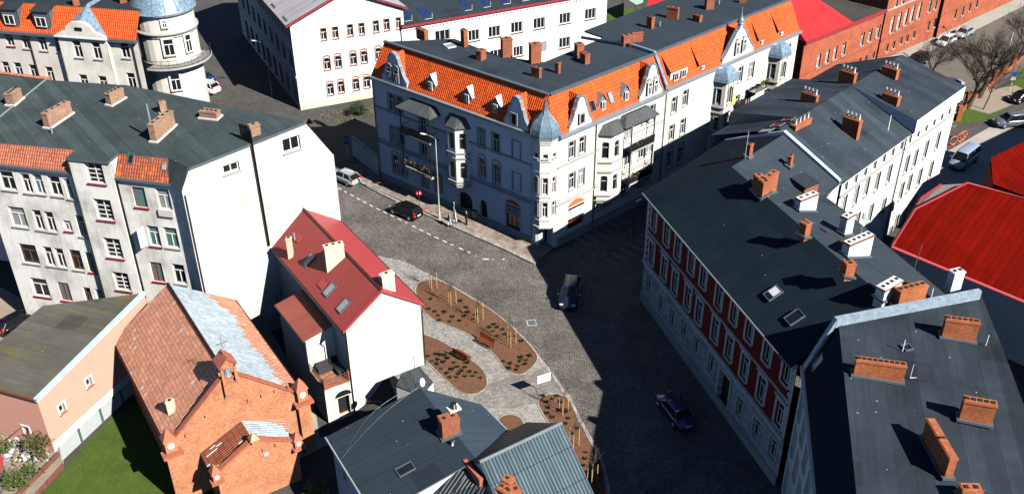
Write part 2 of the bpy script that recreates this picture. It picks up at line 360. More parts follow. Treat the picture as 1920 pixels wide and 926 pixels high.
def facade(root, W, z0, z1, mat, wins=(), u0=0, u1=None, top=None, out=0, name='wall', rev=.2, thick=None, hd=0):
    """a wall with real openings; wins: (px, py, w, h, style) or ('uz', u, z, w, h, style)"""
    u1 = W.L if u1 is None else u1
    P = top or [(u0, z0), (u1, z0), (u1, z1), (u0, z1)]
    us, zs = {min(p[0] for p in P), max(p[0] for p in P)}, {min(p[1] for p in P), max(p[1] for p in P)}; H = []
    for q in wins:
        if q[0] == 'uz': u, z, w, h, st = q[1:6]
        else: (u, z), w, h, st = W.uz(q[0], q[1], out), q[2], q[3], q[4]
        if not (min(us)+w/2+.05 < u < max(us)-w/2-.05): continue
        h = min(h, 2*(max(zs)-.12-z)) if z+h/2 > max(zs)-.12 else h
        if h < .3: continue
        if any(abs(a-u) < (w+c)/2+.02 and abs(b-z) < (h+d)/2+.02 for a, b, c, d, e in H): continue
        H.append((u, z, w, h, st))
    for u, z, w, h, st in H: us |= {u-w/2, u+w/2}; zs |= {z-h/2, z+h/2}
    us, zs = sorted(us), sorted(zs); mb = MB()
    for i in range(len(us)-1):
        if us[i+1]-us[i] < 1e-6: continue
        run = None
        for j in range(len(zs)-1):
            if zs[j+1]-zs[j] < 1e-6: continue
            cu, cz = (us[i]+us[i+1])/2, (zs[j]+zs[j+1])/2
            hole = any(abs(cu-h[0]) < h[2]/2 and abs(cz-h[1]) < h[3]/2 for h in H)
            if not hole:
                run = (run[0], zs[j+1]) if run else (zs[j], zs[j+1])
            if (hole or j == len(zs)-2) and run:
                c = clip([(us[i], run[0]), (us[i+1], run[0]), (us[i+1], run[1]), (us[i], run[1])], P)
                if c: mb.poly([W.p(a, b, out) for a, b in c])
                run = None
    for u, z, w, h, st in H:
        S = STY[st]; a, b, c, d = u-w/2, u+w/2, z-h/2, z+h/2; r = -S['rev']
        for p, q in (((a, c), (b, c)), ((b, c), (b, d)), ((b, d), (a, d)), ((a, d), (a, c))):
            mb.poly([W.p(p[0], p[1], out), W.p(q[0], q[1], out), W.p(q[0], q[1], out+r), W.p(p[0], p[1], out+r)])
        if S['arch']:        # arched head: the corners of the opening are filled by the wall
            n = 5; rise = min(S['arch'], h*.4)
            for sgn in (-1, 1):
                pts = [(u+sgn*w/2*cos(pi/2*k/n), d-rise+rise*sin(pi/2*k/n)) for k in range(n+1)]+[(u+sgn*w/2, d)]
                mb.prism([W.p(p[0], p[1], out-.002) for p in pts], -W.n*.1)
        window(root, W, u, z, w, h, st, out)
    o = part(name, mb, M[mat] if isinstance(mat, str) else mat, root, hd)
    return o
def band(root, W, z, h, dep, mat, u0=0, u1=None, name='cornice', out=0):
    mb = MB(); mb.wbox(W, u0, W.L if u1 is None else u1, z, z+h, out+.003, out+dep); return part(name, mb, M[mat], root)
def chim(root, plane, a, b, t, h, mat='br_orange', pots=3, cap='pot', lift=0, base=None, hb=.14, tilt=0):
    A_, B_ = plane.hit(*a), plane.hit(*b); d = Vector((B_.x-A_.x, B_.y-A_.y, 0)); L = d.length; d.normalize(); n = Vector((-d.y, d.x, 0))
    if tilt: d = Vector((cos(radians(tilt[0])), sin(radians(tilt[0])), 0)); L = tilt[1]; n = Vector((-d.y, d.x, 0)); B_ = A_+d*L
    zs = [plane.z(*(A_+d*x+n*y).xy) for x in (0, L) for y in (0, t)]; zb = min(zs)-.15-lift; zt = max(A_.z, B_.z)+h
    o = Vector((A_.x, A_.y, zb)); mb = MB(); mb.obox(o, d*L, n*t, (0, 0, zt-.16-zb))
    k = .04; mb.obox(Vector((A_.x, A_.y, zt-.16))-d*k-n*k, d*(L+2*k), n*(t+2*k), (0, 0, .12))
    c = part('chimney', mb, M[mat], root)
    # crumbling top course and flue openings
    m2 = MB(); m2.obox(Vector((A_.x, A_.y, zt-.04))+d*.02+n*.02, d*(L-.04), n*(t-.04), (0, 0, .04), 0)
    for i in range(pots):
        q = Vector((A_.x, A_.y, zt))+d*(L*(i+.5)/pots)+n*t/2
        if cap == 'pot': s_ = min(.11, L/pots*.3); m2.obox(q-d*s_-n*s_+Vector((0, 0, .001)), d*2*s_, n*2*s_, (0, 0, .06), 1)
        else: m2.tube([q, q+Vector((0, 0, .45))], .09, 8, 2); m2.tube([q+Vector((0, 0, .45)), q+Vector((0, 0, .6))], .15, 8, 2, r2=.05)
    cp = part('chimney_cap', m2, [M[mat], M['pot'], M['ppot']], c)
    if base:
        m3 = MB(); z0 = min(A_.z, B_.z); pts = [Vector((A_.x, A_.y, 0))-d*hb-n*hb, Vector((B_.x, B_.y, 0))+d*hb-n*hb, Vector((B_.x, B_.y, 0))+d*hb+n*(t+hb), Vector((A_.x, A_.y, 0))-d*hb+n*(t+hb)]
        lo_ = [Vector((p.x, p.y, plane.z(p.x, p.y)-.02)) for p in pts]; m3.hexa(lo_, [p+Vector((0, 0, .16)) for p in lo_])
        part('flashing', m3, M[base], c)
    return c
def slab(root, name, pts, mat, th=.18, hd=0.0, fascia=None):
    mb = MB(); mb.prism([Vector(p) for p in pts], (0, 0, -th), 0, 1); m = M[mat] if isinstance(mat, str) else mat
    return part(name, mb, [m, M[fascia] if fascia else m], root, hd)
def pipe(root, pts, r=.06, mat='gutter', name='downpipe', n=6):
    mb = MB(); mb.tube(pts, r, n); return part(name, mb, M[mat], root)
def skylight(root, pl, x, y, w=.8, h=1.2, ang=None, glass='glass', frame='gutter', blind=0, name='roof_window'):
    c = pl.hit(x, y); n = pl.n if pl.n.z > 0 else -pl.n; t = Vector((-n.y, n.x, 0))
    t = t.normalized() if t.length > .02 else Vector((1, 0, 0))
    if ang is not None and abs(n.z) > .99: t = Vector((cos(ang), sin(ang), 0))
    b = n.cross(t)
    mb = MB(); q = .06
    for (a0, a1, b0, b1) in ((-w/2-q, w/2+q, -h/2-q, -h/2), (-w/2-q, w/2+q, h/2, h/2+q), (-w/2-q, -w/2, -h/2, h/2), (w/2, w/2+q, -h/2, h/2)):
        mb.obox(c+t*a0+b*b0-n*.02, t*(a1-a0), b*(b1-b0), n*.14)
    o = part(name, mb, M[frame], root)
    m2 = MB(); m2.obox(c-t*w/2-b*h/2, t*w, b*h, n*.06); part('pane', m2, M[glass], o)
    if blind: m3 = MB(); m3.obox(c-t*w/2-b*(h/2-h*(1-blind))+n*.0, t*w, b*h*blind, n*.075); part('blind', m3, M['white'], o)
    return o
style('plain', bars='T', glass=('glass', 'glass', 'glass', 'glass_teal'))
# ------------------------------------------------------------ terrain
def sm(t): t = max(0., min(1., t)); return t*t*(3-2*t)
def gh(x, y):     # the back yards lie lower than the street
    s = (x+13.6)*.839+(y-64)*.545
    e = 1-sm((y-88)/14) if x > -60 else 1
    return -2.4*(1-sm((s-.3)/2.2))*e
M['ground'] = soil('dusty_asphalt', (.060, .056, .052), (.10, .092, .082), .5, 9., bump=.01)
xs = [-3000, -700, -200, -90]+[-70+i*1.4 for i in range(0, 65)]+[30, 60, 90, 200, 700, 3000]
ys = [-600, -100, 10]+[28+i*1.4 for i in range(0, 56)]+[115, 140, 200, 400, 1200, 4000]
mb = MB(); mb.v = [Vector((x, y, gh(x, y)-.012)) for y in ys for x in xs]; nx = len(xs)
for j in range(len(ys)-1):
    for i in range(nx-1): k = j*nx+i; mb.f.append([k, k+1, k+nx+1, k+nx]); mb.m.append(0); mb.sm.append(True)
struct('ground', mb, M['ground'])
def sheet(name, px, mat, z=0., th=0., hd=0., world=False):
    mb = MB(); pts = [Vector((*p, z)) if world else B(p[0], p[1], z) for p in px]
    if th: mb.prism(pts, (0, 0, -th))
    else: mb.poly(pts)
    return struct(name, mb, M[mat], hd)
M['setts'] = paving('granite_setts', .24, .17, (.205, .186, .168), (.150, .136, .124), (.055, .05, .046), .03, warp=.7, rot=radians(35), big=.36)
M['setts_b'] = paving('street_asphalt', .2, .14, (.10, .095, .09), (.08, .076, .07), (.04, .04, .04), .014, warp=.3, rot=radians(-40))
M['flags'] = paving('pavement_slabs', .5, .5, (.30, .235, .20), (.25, .20, .175), (.14, .12, .105), .02, off=.5, rot=radians(41), big=.2)
M['flags_lt'] = paving('light_kerb_stone', 1.0, .3, (.36, .34, .31), (.32, .30, .28), (.17, .16, .15), .02, off=.5, rot=radians(41), big=.12)
M['pathpave'] = paving('grey_path_setts', .22, .16, (.37, .35, .32), (.29, .275, .25), (.19, .18, .165), .02, warp=.4, rot=radians(20), big=.15)
M['darksett'] = paving('mixed_path_setts', .26, .2, (.27, .25, .23), (.21, .195, .18), (.13, .12, .11), .022, warp=.5, rot=radians(-20), big=.2)
M['mulch'] = soil('bark_mulch', (.12, .058, .034), (.24, .12, .07), 2.2, 18., (.42, .28, .18), .06)
M['grassy'] = soil('lawn_soil', (.048, .085, .014), (.10, .155, .028), .5, 12., (.14, .15, .05), .05)
M['dirt'] = soil('trodden_earth', (.26, .21, .16), (.36, .30, .235), .8, 14., bump=.03)
M['carpark'] = soil('car_park_asphalt', (.12, .105, .092), (.17, .15, .13), .4, 16., (.22, .20, .18), .01)
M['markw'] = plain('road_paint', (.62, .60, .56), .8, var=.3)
M['markshade'] = plain('shade_darkened_road_paint', (.17, .16, .15), .8, var=.4)  # road paint darkened to imitate the shade over the crossings
M['concrete'] = plaster('concrete_slab_paving', (.40, .37, .33), .25)
# cobbled square and street
sheet('cobbled_road', [(600, 262), (655, 330), (743, 374), (860, 424), (1000, 490), (1060, 462), (1500, 170), (1560, 230), (1540, 420), (1560, 1100), (1000, 1100), (1000, 800), (760, 520), (680, 470), (640, 430), (600, 400)], 'setts', .004)
# streets behind
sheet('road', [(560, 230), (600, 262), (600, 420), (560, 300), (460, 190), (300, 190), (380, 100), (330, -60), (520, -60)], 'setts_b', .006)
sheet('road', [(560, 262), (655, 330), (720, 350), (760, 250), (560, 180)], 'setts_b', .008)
# pavement in front of the corner tenement, real kerb step
sheet('pavement', [(640, 318), (694, 350), (743, 375), (860, 427), (940, 462), (1004, 493), (1030, 470), (1240, 318), (1500, 145), (1490, 120), (1000, 440), (690, 300)], 'flags', .13, .13)
K1 = [(641, 319), (694, 351), (743, 376), (860, 428), (940, 463), (1004, 494)]
mb = MB()
for a, b in zip(K1, K1[1:]):
    p, q = B(*a, .13), B(*b, .13); n = Vector((-(q-p).y, (q-p).x, 0)).normalized()
    mb.obox(p-n*.14-Vector((0, 0, .13)), q-p, n*.5, (0, 0, .134))
struct('kerb', mb, M['flags_lt'], radians(-41))
mb = MB()      # dark gutter rows of setts beside the kerb, laid as short blocks with gaps
for a, b in zip(K1, K1[1:]):
    p, q = B(*a, 0), B(*b, 0); L = (q-p).length; d = (q-p)/L; n = Vector((d.y, -d.x, 0)); k = 0
    while k < L-.3: mb.obox(p+d*k+n*.18+Vector((0, 0, .004)), d*.34, n*.16, (0, 0, .008)); k += .52
struct('gutter_row', mb, M['darkgap'])
def dash(px, w=.13, L=.62, gap=.42, name='lane_marking'):
    mb = MB(); P = [B(*p, .012) for p in px]; carry = 0.
    for p, q in zip(P, P[1:]):
        T = (q-p).length; d = (q-p)/T; n = Vector((-d.y, d.x, 0)); k = carry
        while k < T: mb.poly([p+d*k-n*w/2, p+d*min(k+L, T)-n*w/2, p+d*min(k+L, T)+n*w/2, p+d*k+n*w/2]); k += L+gap
        carry = k-T
    return struct(name, mb, M['markw'])
dash([(634, 352), (650, 361), (700, 388), (763, 418), (800, 437), (850, 460), (882, 474), (893, 480), (905, 485)], .16, .62, .55)
dash([(905, 485.5), (925, 486), (946, 486)], .22, .62, .4)
# pedestrian crossings in the shaded street
mb = MB()
for k in range(6):
    p = B(1105+k*14, 462-k*8, .016); d = Vector((.73, .68, 0)); n = Vector((-.68, .73, 0)); mb.poly([p, p+d*.45, p+d*.45+n*2.2, p+n*2.2])
for k in range(5):
    p = B(1160+k*15, 500-k*9, .016); mb.poly([p, p+d*.45, p+d*.45+n*2.2, p+n*2.2])
struct('crossing_marking', mb, M['markshade'])
# little park between the square and the red roofed house
sheet('park_paving', [(660, 470), (700, 478), (760, 490), (787, 505), (814, 518.6), (854, 538.6), (904, 567), (961, 610.6), (994, 644), (1014.5, 671), (1038, 701), (1054.6, 724.5), (1071, 744.5), (1083, 771), (1100, 803), (1119, 836), (1134, 870), (1150, 940), (1150, 1020), (940, 1020), (760, 780), (700, 640), (620, 520)], 'pathpave', .10, .10)
kp = [(700, 478), (760, 490), (787, 505), (814, 518.6), (854, 538.6), (904, 567), (961, 610.6), (994, 644), (1014.5, 671), (1038, 701), (1054.6, 724.5), (1071, 744.5), (1083, 771), (1100, 803), (1119, 836), (1134, 870), (1150, 940)]
mb = MB()
for a, b in zip(kp, kp[1:]):
    p, q = B(*a, .1), B(*b, .1); n = Vector(((q-p).y, -(q-p).x, 0)).normalized()
    mb.hexa([p-n*.0-Vector((0, 0, .1)), q-Vector((0, 0, .1)), q+n*.22-Vector((0, 0, .1)), p+n*.22-Vector((0, 0, .1))][::-1], [p+Vector((0, 0, .006)), q+Vector((0, 0, .006)), q+n*.22+Vector((0, 0, .006)), p+n*.22+Vector((0, 0, .006))][::-1])
struct('kerb', mb, M['flags_lt'], radians(-50))
def c5(l): return [(760+x/2.987, 470+y/2.987) for x, y in l]
sheet('park_paving', c5([(480, 740), (600, 700), (700, 690), (790, 640), (860, 760), (940, 900), (860, 800), (740, 850), (600, 880), (430, 880), (380, 820)]), 'darksett', .106)
def round_poly(px, z, it=2):
    P = [B(*p, z) for p in px]
    for _ in range(it):
        Q = []
        for i in range(len(P)): a, b = P[i], P[(i+1) % len(P)]; Q += [a*.75+b*.25, a*.25+b*.75]
        P = Q
    return P
BEDS = []
def bed(px, lab):
    P = round_poly(px, .11); mb = MB(); c = sum(P, Vector())/len(P)
    mb.poly(P); n = len(P)
    o = struct('mulch_bed', mb, M['mulch'])
    m2 = MB()     # low stone edging
    for i in range(n):
        a, b = P[i], P[(i+1) % n]; d = (b-a)
        if d.length < .01: continue
        nn = Vector((d.y, -d.x, 0)).normalized()
        m2.obox(a-nn*.05-Vector((0, 0, .01)), d, nn*.1, (0, 0, .05))
    struct('bed_edging', m2, M['flags_lt']); BEDS.append(P)
bed(c5([(60, 190), (100, 165), (170, 155), (270, 205), (400, 285), (500, 345), (600, 430), (680, 510), (745, 585), (735, 625), (690, 672), (640, 697), (590, 685), (555, 665), (530, 620), (490, 570), (400, 500), (330, 455), (230, 415), (150, 385), (90, 330), (55, 240)]), 'a')
bed(c5([(60, 465), (105, 468), (170, 490), (250, 535), (330, 590), (390, 625), (435, 665), (460, 715), (457, 760), (420, 795), (360, 808), (300, 790), (240, 735), (180, 680), (110, 610), (40, 560)]), 'b')
bed([(1006, 755), (1014, 743), (1030, 738), (1047, 738), (1062, 745), (1073, 758), (1081, 780), (1098, 812), (1117, 845), (1132, 875), (1136, 910), (1142, 960), (1125, 990), (1100, 920), (1075, 860), (1045, 815), (1020, 780)], 'c')
bed([(936, 782), (950, 776), (964, 777), (976, 783), (984, 796), (972, 815), (952, 820), (930, 800)], 'd')
# lawn, yard and paths of the low back yards
sheet('lawn', [(60, 940), (100, 905), (125, 872), (165, 828), (222, 772), (330, 700), (420, 720), (480, 1050), (40, 1050)], 'grassy', -2.39)
sheet('garden_soil', [(-30, 760), (60, 790), (112, 826), (120, 868), (60, 940), (-60, 1100), (-160, 900)], 'dirt', -2.392)
sheet('yard_paving', [(-120, 470), (40, 560), (60, 600), (20, 680), (-200, 700)], 'dirt', -2.394)
sheet('yard_paving', [(470, 560), (520, 640), (590, 760), (600, 820), (680, 800), (560, 860), (520, 700), (440, 600)], 'concrete', -2.388)
# car park, verge and footpaths at the upper right
sheet('car_park', [(1560, 190), (1600, 135), (1640, 122), (1700, 97), (1800, 55), (1990, -20), (2150, 60), (1960, 110), (1880, 150), (1790, 240), (1740, 230)], 'carpark', .004)
sheet('pavement', [(1596, 138), (1640, 118), (1800, 48), (1950, -30), (1975, -18), (1825, 58), (1655, 135), (1612, 152)], 'concrete', .12, .12)
sheet('lawn', [(1785, 235), (1812, 196), (1880, 165), (1960, 90), (2100, 90), (2100, 190), (1930, 190), (1905, 190), (1860, 222), (1810, 232)], 'grassy', .02)
sheet('garden_soil', [(1800, 200), (1850, 170), (1905, 160), (1935, 178), (1890, 200), (1855, 214)], 'dirt', .03)
sheet('road', [(1775, 262), (1850, 224), (1930, 187), (2100, 150), (2100, 330), (1900, 340), (1760, 420), (1750, 300)], 'concrete', .01)
sheet('path', [(1775, 262), (1850, 224), (1930, 187), (2100, 130), (2100, 150), (1935, 200), (1860, 236), (1776, 284)], 'setts_b', .02)
# ============================================================ A: grey tenement on the left
style('old', bars='T', sill='stone', glass=('glass', 'glass', 'glass', 'glass_teal', 'glass_pale'), rev=.24)
style('oldred', bars='T', sill='redsill', glass=('glass', 'glass', 'glass_teal'), rev=.24)
style('stair', bars='grid', sill='redsill', glass=('glass',), rev=.3)
style('brownold', bars='T', frame='brownframe', sill='stone', rev=.24)
style('redold', bars='v', frame='redframe', sill='redsill', rev=.2, glass=('glass_teal',))
style('teal', bars='none', frame='brownframe', sill='redsill', glass=('glass_teal',), rev=.22)
M['pl_grey'] = plaster('weathered_grey_render', (.84, .82, .77), .50, (.46, .44, .40), .8)
M['pl_gable'] = plaster('cream_gable_render', (.68, .655, .60), .5, (.48, .455, .405), 1.0)  # plain cream render with random dirt streaks
M['felt_a'] = felt('green_grey_roofing_felt', (.050, .066, .069), 1.0, .17, lines=.25, rot=0)
M['tile_pink'] = tilem('faded_pink_tiles', (.50, .17, .10), (.42, .13, .075), (.20, .07, .045))
M['tile_mix'] = tilem('patched_red_tiles', (.40, .11, .055), (.33, .085, .04), (.14, .05, .03), spots=((.72, .13, .03), .10))
A = thing('tenement_building', (-38, 82, 0), 'long grey rendered tenement with felt roof, brick chimneys and blank cream gable', 'building', 'town buildings')
G_ = wdir((-19.4-11*cos(radians(41)), 79.2-11*sin(radians(41))), 41, 14.9)     # gable
_b = B(49, 584, -1.2); _e = Vector((-28.75, 73.25, 0)); Fa = Wall(_b.xy, _e.xy); zA = 15.1
u1, u2 = Fa.uz(132, 300)[0], Fa.uz(214, 320)[0]
wl = [(-30, 335, 1.2, 1.8, 'old'), (14, 339, 1.5, 1.9, 'old'), (50, 344, .95, 1.95, 'old'), (73, 346, .95, 1.95, 'old'), (104, 349.5, 1.2, 1.95, 'old'), (128, 354, .6, 2., 'old'),
      (34, 407, 1.7, 2.1, 'old'), (72, 412.6, .95, 2.1, 'old'), (94.5, 416, .95, 2.1, 'old'), (127, 423.5, .8, 1.1, 'oldred'), (152, 424, .8, 2.2, 'old'),
      (55, 476, 1.8, 2.1, 'brownold'), (92, 480.6, .95, 2.1, 'old'), (113.4, 483.6, .95, 2.1, 'old'), (143.7, 487.5, 1.2, 2.2, 'brownold'), (170, 492, .8, 2.2, 'teal'),
      (75.6, 539, 1.8, 2.1, 'oldred'), (121.7, 546.8, 1.2, 2.1, 'redold'), (166, 556, .8, 2.1, 'brownold'), (188, 560, .8, 2.1, 'old'), (0, 408, 1, 2, 'old')]
facade(A, Fa, -2.6, zA, 'pl_grey', wl, 0, u1)
wm = [(178, 325.6, 1.7, 2.0, 'stair'), (195, 393.7, 1.7, 2.1, 'stair'), (212.5, 465.5, 1.7, 2.1, 'stair'), (228.5, 528, 1.6, 2.0, 'stair')]
facade(A, Fa, -2.6, 16.55, 'pl_grey', wm, u1, u2, out=.35)
mb = MB(); mb.wbox(Fa, u1, u1+.2, -2.6, 16.5, 0, .34); mb.wbox(Fa, u2-.2, u2, -2.6, 16.5, 0, .34); mb.wbox(Fa, u1, u1+.25, zA, 16.6, -1.4, .3); mb.wbox(Fa, u2-.25, u2, zA, 16.6, -1.4, .3); part('wall', mb, M['pl_grey'], A)
wr = [(230.6, 366, .9, 1.9, 'old'), (262, 370, 1.25, 2.0, 'teal'), (307, 374, 1.3, 2.0, 'old'), (247.6, 436, .9, 2.1, 'old'), (289, 443, 1.15, 2.1, 'oldred'), (321, 446, 1.35, 2.1, 'old'),
      (264.6, 505, .9, 2.1, 'old'), (295, 510, 1.2, 2.1, 'redold'), (336.5, 514, 1.2, 2.1, 'old'), (278, 566, .9, 2, 'old'), (312, 572, 1.2, 2., 'old')]
facade(A, Fa, -2.6, zA, 'pl_grey', wr, u2, Fa.L)
band(A, Fa, zA-.12, .22, .3, 'gutter', 0, u1-.05, 'gutter'); band(A, Fa, zA-.12, .22, .3, 'gutter', u2+.05, Fa.L, 'gutter')
# open casement shutter and box below a window
q = Fa.uz(275, 442); mb = MB(); mb.obox(Fa.p(q[0]-.1, q[1]-1.0, .02), Fa.d*-.05, Fa.n*.65+Fa.d*-.25, (0, 0, 2.0)); part('open_casement', mb, M['white'], A)
q = Fa.uz(313, 398); mb = MB(); mb.wbox(Fa, q[0]-.7, q[0]+.7, q[1]-.35, q[1]+.3, 0.002, .22); part('window_box', mb, M['offwhite'], A)
gc = G_.p(.1, 0); mid = Wall(Fa.p(Fa.L, 0).xy, gc.xy)
facade(A, mid, -2.6, 15.0, 'pl_grey', [])
E1, E2, PK, E3 = G_.p(.1, 15.0), G_.p(1.04, 16.95), G_.p(12.3, 17.7), G_.p(14.8, 13.6)
facade(A, G_, -2.6, 17.7, 'pl_gable', [('uz', 4.75, 15.6, 1.5, .85, 'gw'), ('uz', 10.7, 15.95, 1.75, 1.35, 'gw')] if style('gw', bars='v', sill='stone', glass=('glass',), rev=.3, fw=.12) is None else [], top=[(.1, -2.6), (14.8, -2.6), (14.8, 13.6), (12.3, 17.7), (1.04, 16.95), (.1, 15.0)])
# a few plaster seams on the gable
mb = MB()
for x, y, L in ((522, 322, .8), (532, 423, .9), (548, 535, .9), (556, 632, 1.0)):
    u, z = G_.uz(320+x/3.0875, 220+y/3.0875); mb.wbox(G_, u, u+L, z, z+.04, .002, .03)
part('plaster_ledge', mb, M['stone'], A)
ds = [G_.p(G_.uz(x, y)[0], G_.uz(x, y)[1], .12) for x, y in ((466, 243), (503, 459))]
pipe(A, [ds[0], ds[1]], .14, 'black', 'flue_pipe'); pipe(A, [G_.p(.25, 14.6, .1), G_.p(.25, 0, .1)], .07)
roofA = Pl(E2, PK, B(100, 145, 17.6))
fin = 1.0
def fr(u, o): p = Fa.p(u, 0, o); return Vector((p.x, p.y, roofA.z(p.x, p.y)))
back = [B(575, 226, 17.72), B(240, 162, 17.6), B(95, 150, 17.6), B(-120, 120, 17.6)]
back = [Vector((p.x, p.y, roofA.z(p.x, p.y))) for p in back]
PKr = Vector((PK.x, PK.y, roofA.z(PK.x, PK.y)))+G_.n*.15
E2r = E2+G_.n*.15
slab(A, 'roof', [fr(0, -fin), fr(u1, -fin), fr(u1, .5), fr(u2, .5), fr(u2, -fin), fr(Fa.L-.6, -fin), E2r, PKr, back[1], back[2], back[3]], 'felt_a', .22, radians(38), 'gutter')
mb = MB(); bk = G_.n*-9
mb.quad(PKr+Vector((0, 0, -.02)), E3+G_.n*.1, back[1]+Vector((1.0, 2.3, -4.1)), back[1]+Vector((0, 0, -.02))); part('roof_street_slope', mb, M['tile_pink'], A)
# mansard strips of tile
def mans(ua, ub, mt):
    mb = MB(); mb.quad(Fa.p(ua, zA+.06, .15), Fa.p(ub, zA+.06, .15), fr(ub, -fin)-Vector((0, 0, .12)), fr(ua, -fin)-Vector((0, 0, .12))); return part('tiled_mansard', mb, M[mt], A)
mans(0, u1, 'tile_pink'); mans(u2, Fa.L-.3, 'tile_mix')
mb = MB(); mb.poly([Fa.p(Fa.L-.3, zA+.05, .15), E1+Vector((0, 0, .05)), E2r-Vector((0, 0, .1)), fr(Fa.L-.6, -fin)-Vector((0, 0, .1))]); part('tiled_mansard', mb, M['felt_a'], A)
mp_ = Pl(Fa.p(0, zA+.06, .15), Fa.p(10, zA+.06, .15), fr(10, -fin)-Vector((0, 0, .12)))
skylight(A, mp_, 246, 297, .45, .8); skylight(A, mp_, 310, 310, .45, .8, glass='glass_pale')
# flashing ridge between the two roof sections
p, q = roofA.hit(95, 143), roofA.hit(-20, 236); mb = MB(); mb.tube([p+Vector((0, 0, .03)), q+Vector((0, 0, .03))], .11, 6); part('roof_flashing', mb, M['gutter'], A)
mb = MB(); mb.tube([back[3]+Vector((0, 0, .1)), back[2]+Vector((0, 0, .1))], .16, 6); part('ridge_tiles', mb, M['tile_pink'], A)
pipe(A, [Fa.p(u1+.05, 16.2, .42), Fa.p(u1+.05, 0, .42)], .07); pipe(A, [Fa.p(u2+.12, zA, .2), Fa.p(u2+.12, -2, .2)], .09, 'black')
for a, b, t, h in (((27.5, 198.9), (44, 185), .8, 1.1), ((94.6, 242), (136.8, 213.5), .65, 1.25), ((210, 199.8), (235, 185), .65, 1.1), ((294.5, 267.8), (329.7, 236), .6, 1.5), ((303, 216), (314.6, 212.5), .55, 1.2), ((375, 222.6), (406.7, 226), .8, .75)):
    chim(A, roofA, a, b, t, h, 'br_old', 4, base='offwhite')
chim(A, roofA, (471, 258), (490, 252), .6, 1.0, 'br_old', 1)
chim(A, roofA, (452, 262), (468, 266), .12, 1.5, 'black', 0)
p = roofA.hit(289, 262); pipe(A, [p, p+Vector((0, 0, 3.4))], .1, 'gutter', 'vent_pipe', 8)
p = roofA.hit(98, 250); pipe(A, [p, p+Vector((0, 0, .5))], .1, 'gutter', 'vent_pipe', 8)

# ============================================================ D: corner tenement with orange roof
M['tile_o'] = tilem('bright_orange_tiles', (.78, .120, .022), (.70, .10, .018), (.34, .045, .012), .26, .36, .06)
M['pl_lil'] = plaster('pale_grey_render', (.84, .83, .88), .2, (.68, .67, .72))  # cream render tinted bluish to imitate skylight on the shaded left face
M['pl_cream'] = plaster('cream_render', (.80, .78, .70), .12, (.68, .65, .58))
M['pl_cream2'] = plaster('warm_cream_render', (.80, .77, .66), .12, (.66, .62, .52))
M['felt_d'] = felt('slate_grey_flat_felt', (.034, .046, .060), 1.0, .05, lines=.08)
style('d1', bars='T', frame='white', sill='stone', sur='stone', glass=('glass', 'glass', 'glass_pale'), sw=.12, rev=.22)
style('d2', bars='T', frame='white', sill='stone', sur='stone', sw=.12, ped=2)
style('darch', bars='T', frame='white', sill='stone', sur='stone', arch=.45, sw=.12)
style('dnarrow', bars='T', frame='white', sill=None, rev=.16)
style('bsm', bars='none', frame='black', sill=None, arch=.2, rev=.2)
style('blind', bars='none', frame='stone', glass=('pl_lil',), sur='stone', rev=.08, fw=.03)
style('gate', bars='none', frame='black', glass=('darkgap',), arch=.9, rev=.45, fw=.06)
style('shop', bars='v3', frame='brownframe', glass=('glass', ), sill=None, sur='offwhite', rev=.25)
D = thing('corner_tenement', (5, 92, 0), 'cream corner tenement with orange mansard roof, blue onion capped turret and ornate gables', 'building', 'town buildings')
c0 = (3.78, 86.17); WL = Wall((-15.55, 102.85), c0); WR = wdir(c0, 43, 17.45); zD = 12.9
wl = [(733.5, 192.4, .95, 2.1, 'd1'), (748.6, 198, .95, 2.1, 'd1'), (737, 253, .95, 2.1, 'd1'), (752.4, 256.7, .95, 2.1, 'd1'), (742, 307.8, .95, 2.2, 'darch'), (758, 313.4, .95, 2.2, 'darch'),
      (746, 345, .8, .7, 'bsm'), (759, 350, .8, .7, 'bsm'), (792, 232, .95, 2.1, 'd1'), (794, 275.6, .95, 2.1, 'd1'), (797, 334, .95, 2.1, 'd1'), (823, 343, .9, 2.1, 'd1'), (799.7, 369, .9, .7, 'bsm'),
      (902.6, 258.6, .95, 2.1, 'd1'), (929.5, 268, .95, 2.1, 'd1'), (968, 283, 1.0, 2.1, 'blind'), (904.4, 315.3, .95, 2.1, 'darch'), (931, 326.7, .95, 2.1, 'darch'), (968.7, 341.8, 1.0, 2.1, 'blind'),
      (906.3, 392.8, 1.1, 2.3, 'gate'), (962, 408, 2.0, 2.9, 'shop'), (873, 388, 2.1, 3.6, 'gate')]
facade(D, WL, 0, zD, 'pl_lil', wl, 0, WL.L-1.5)
wrr = [(1072.4, 281, .9, 1.9, 'd1'), (1091.8, 272.4, .9, 1.9, 'd1'), (1072.4, 339.3, .9, 1.9, 'd1'), (1089.7, 331.8, .9, 1.9, 'd1'), (1079, 405, 2.4, 2.6, 'shop'),
       (1119, 380, 1.1, 1.9, 'd1'), (1139, 369, 1.0, 1.9, 'd1'), (1170.7, 351, 1.0, 1.9, 'd1'), (1200, 337, .8, 1.6, 'd1'), (1178, 295, 1.1, 2.0, 'd1'), (1203, 282, 1.0, 2.0, 'd1'), (1180, 241, 1.0, 1.9, 'd1'),
       (1223, 212, .85, 1.9, 'd1'), (1209.6, 217, .85, 1.9, 'd1'), (1218, 271, .95, 2.0, 'd1'), (1215, 325, .95, 2.2, 'darch'), (1170, 420, .9, .8, 'bsm'), (1200, 400, .9, .8, 'bsm')]
facade(D, WR, 0, zD, 'pl_cream', wrr, .95, WR.L)
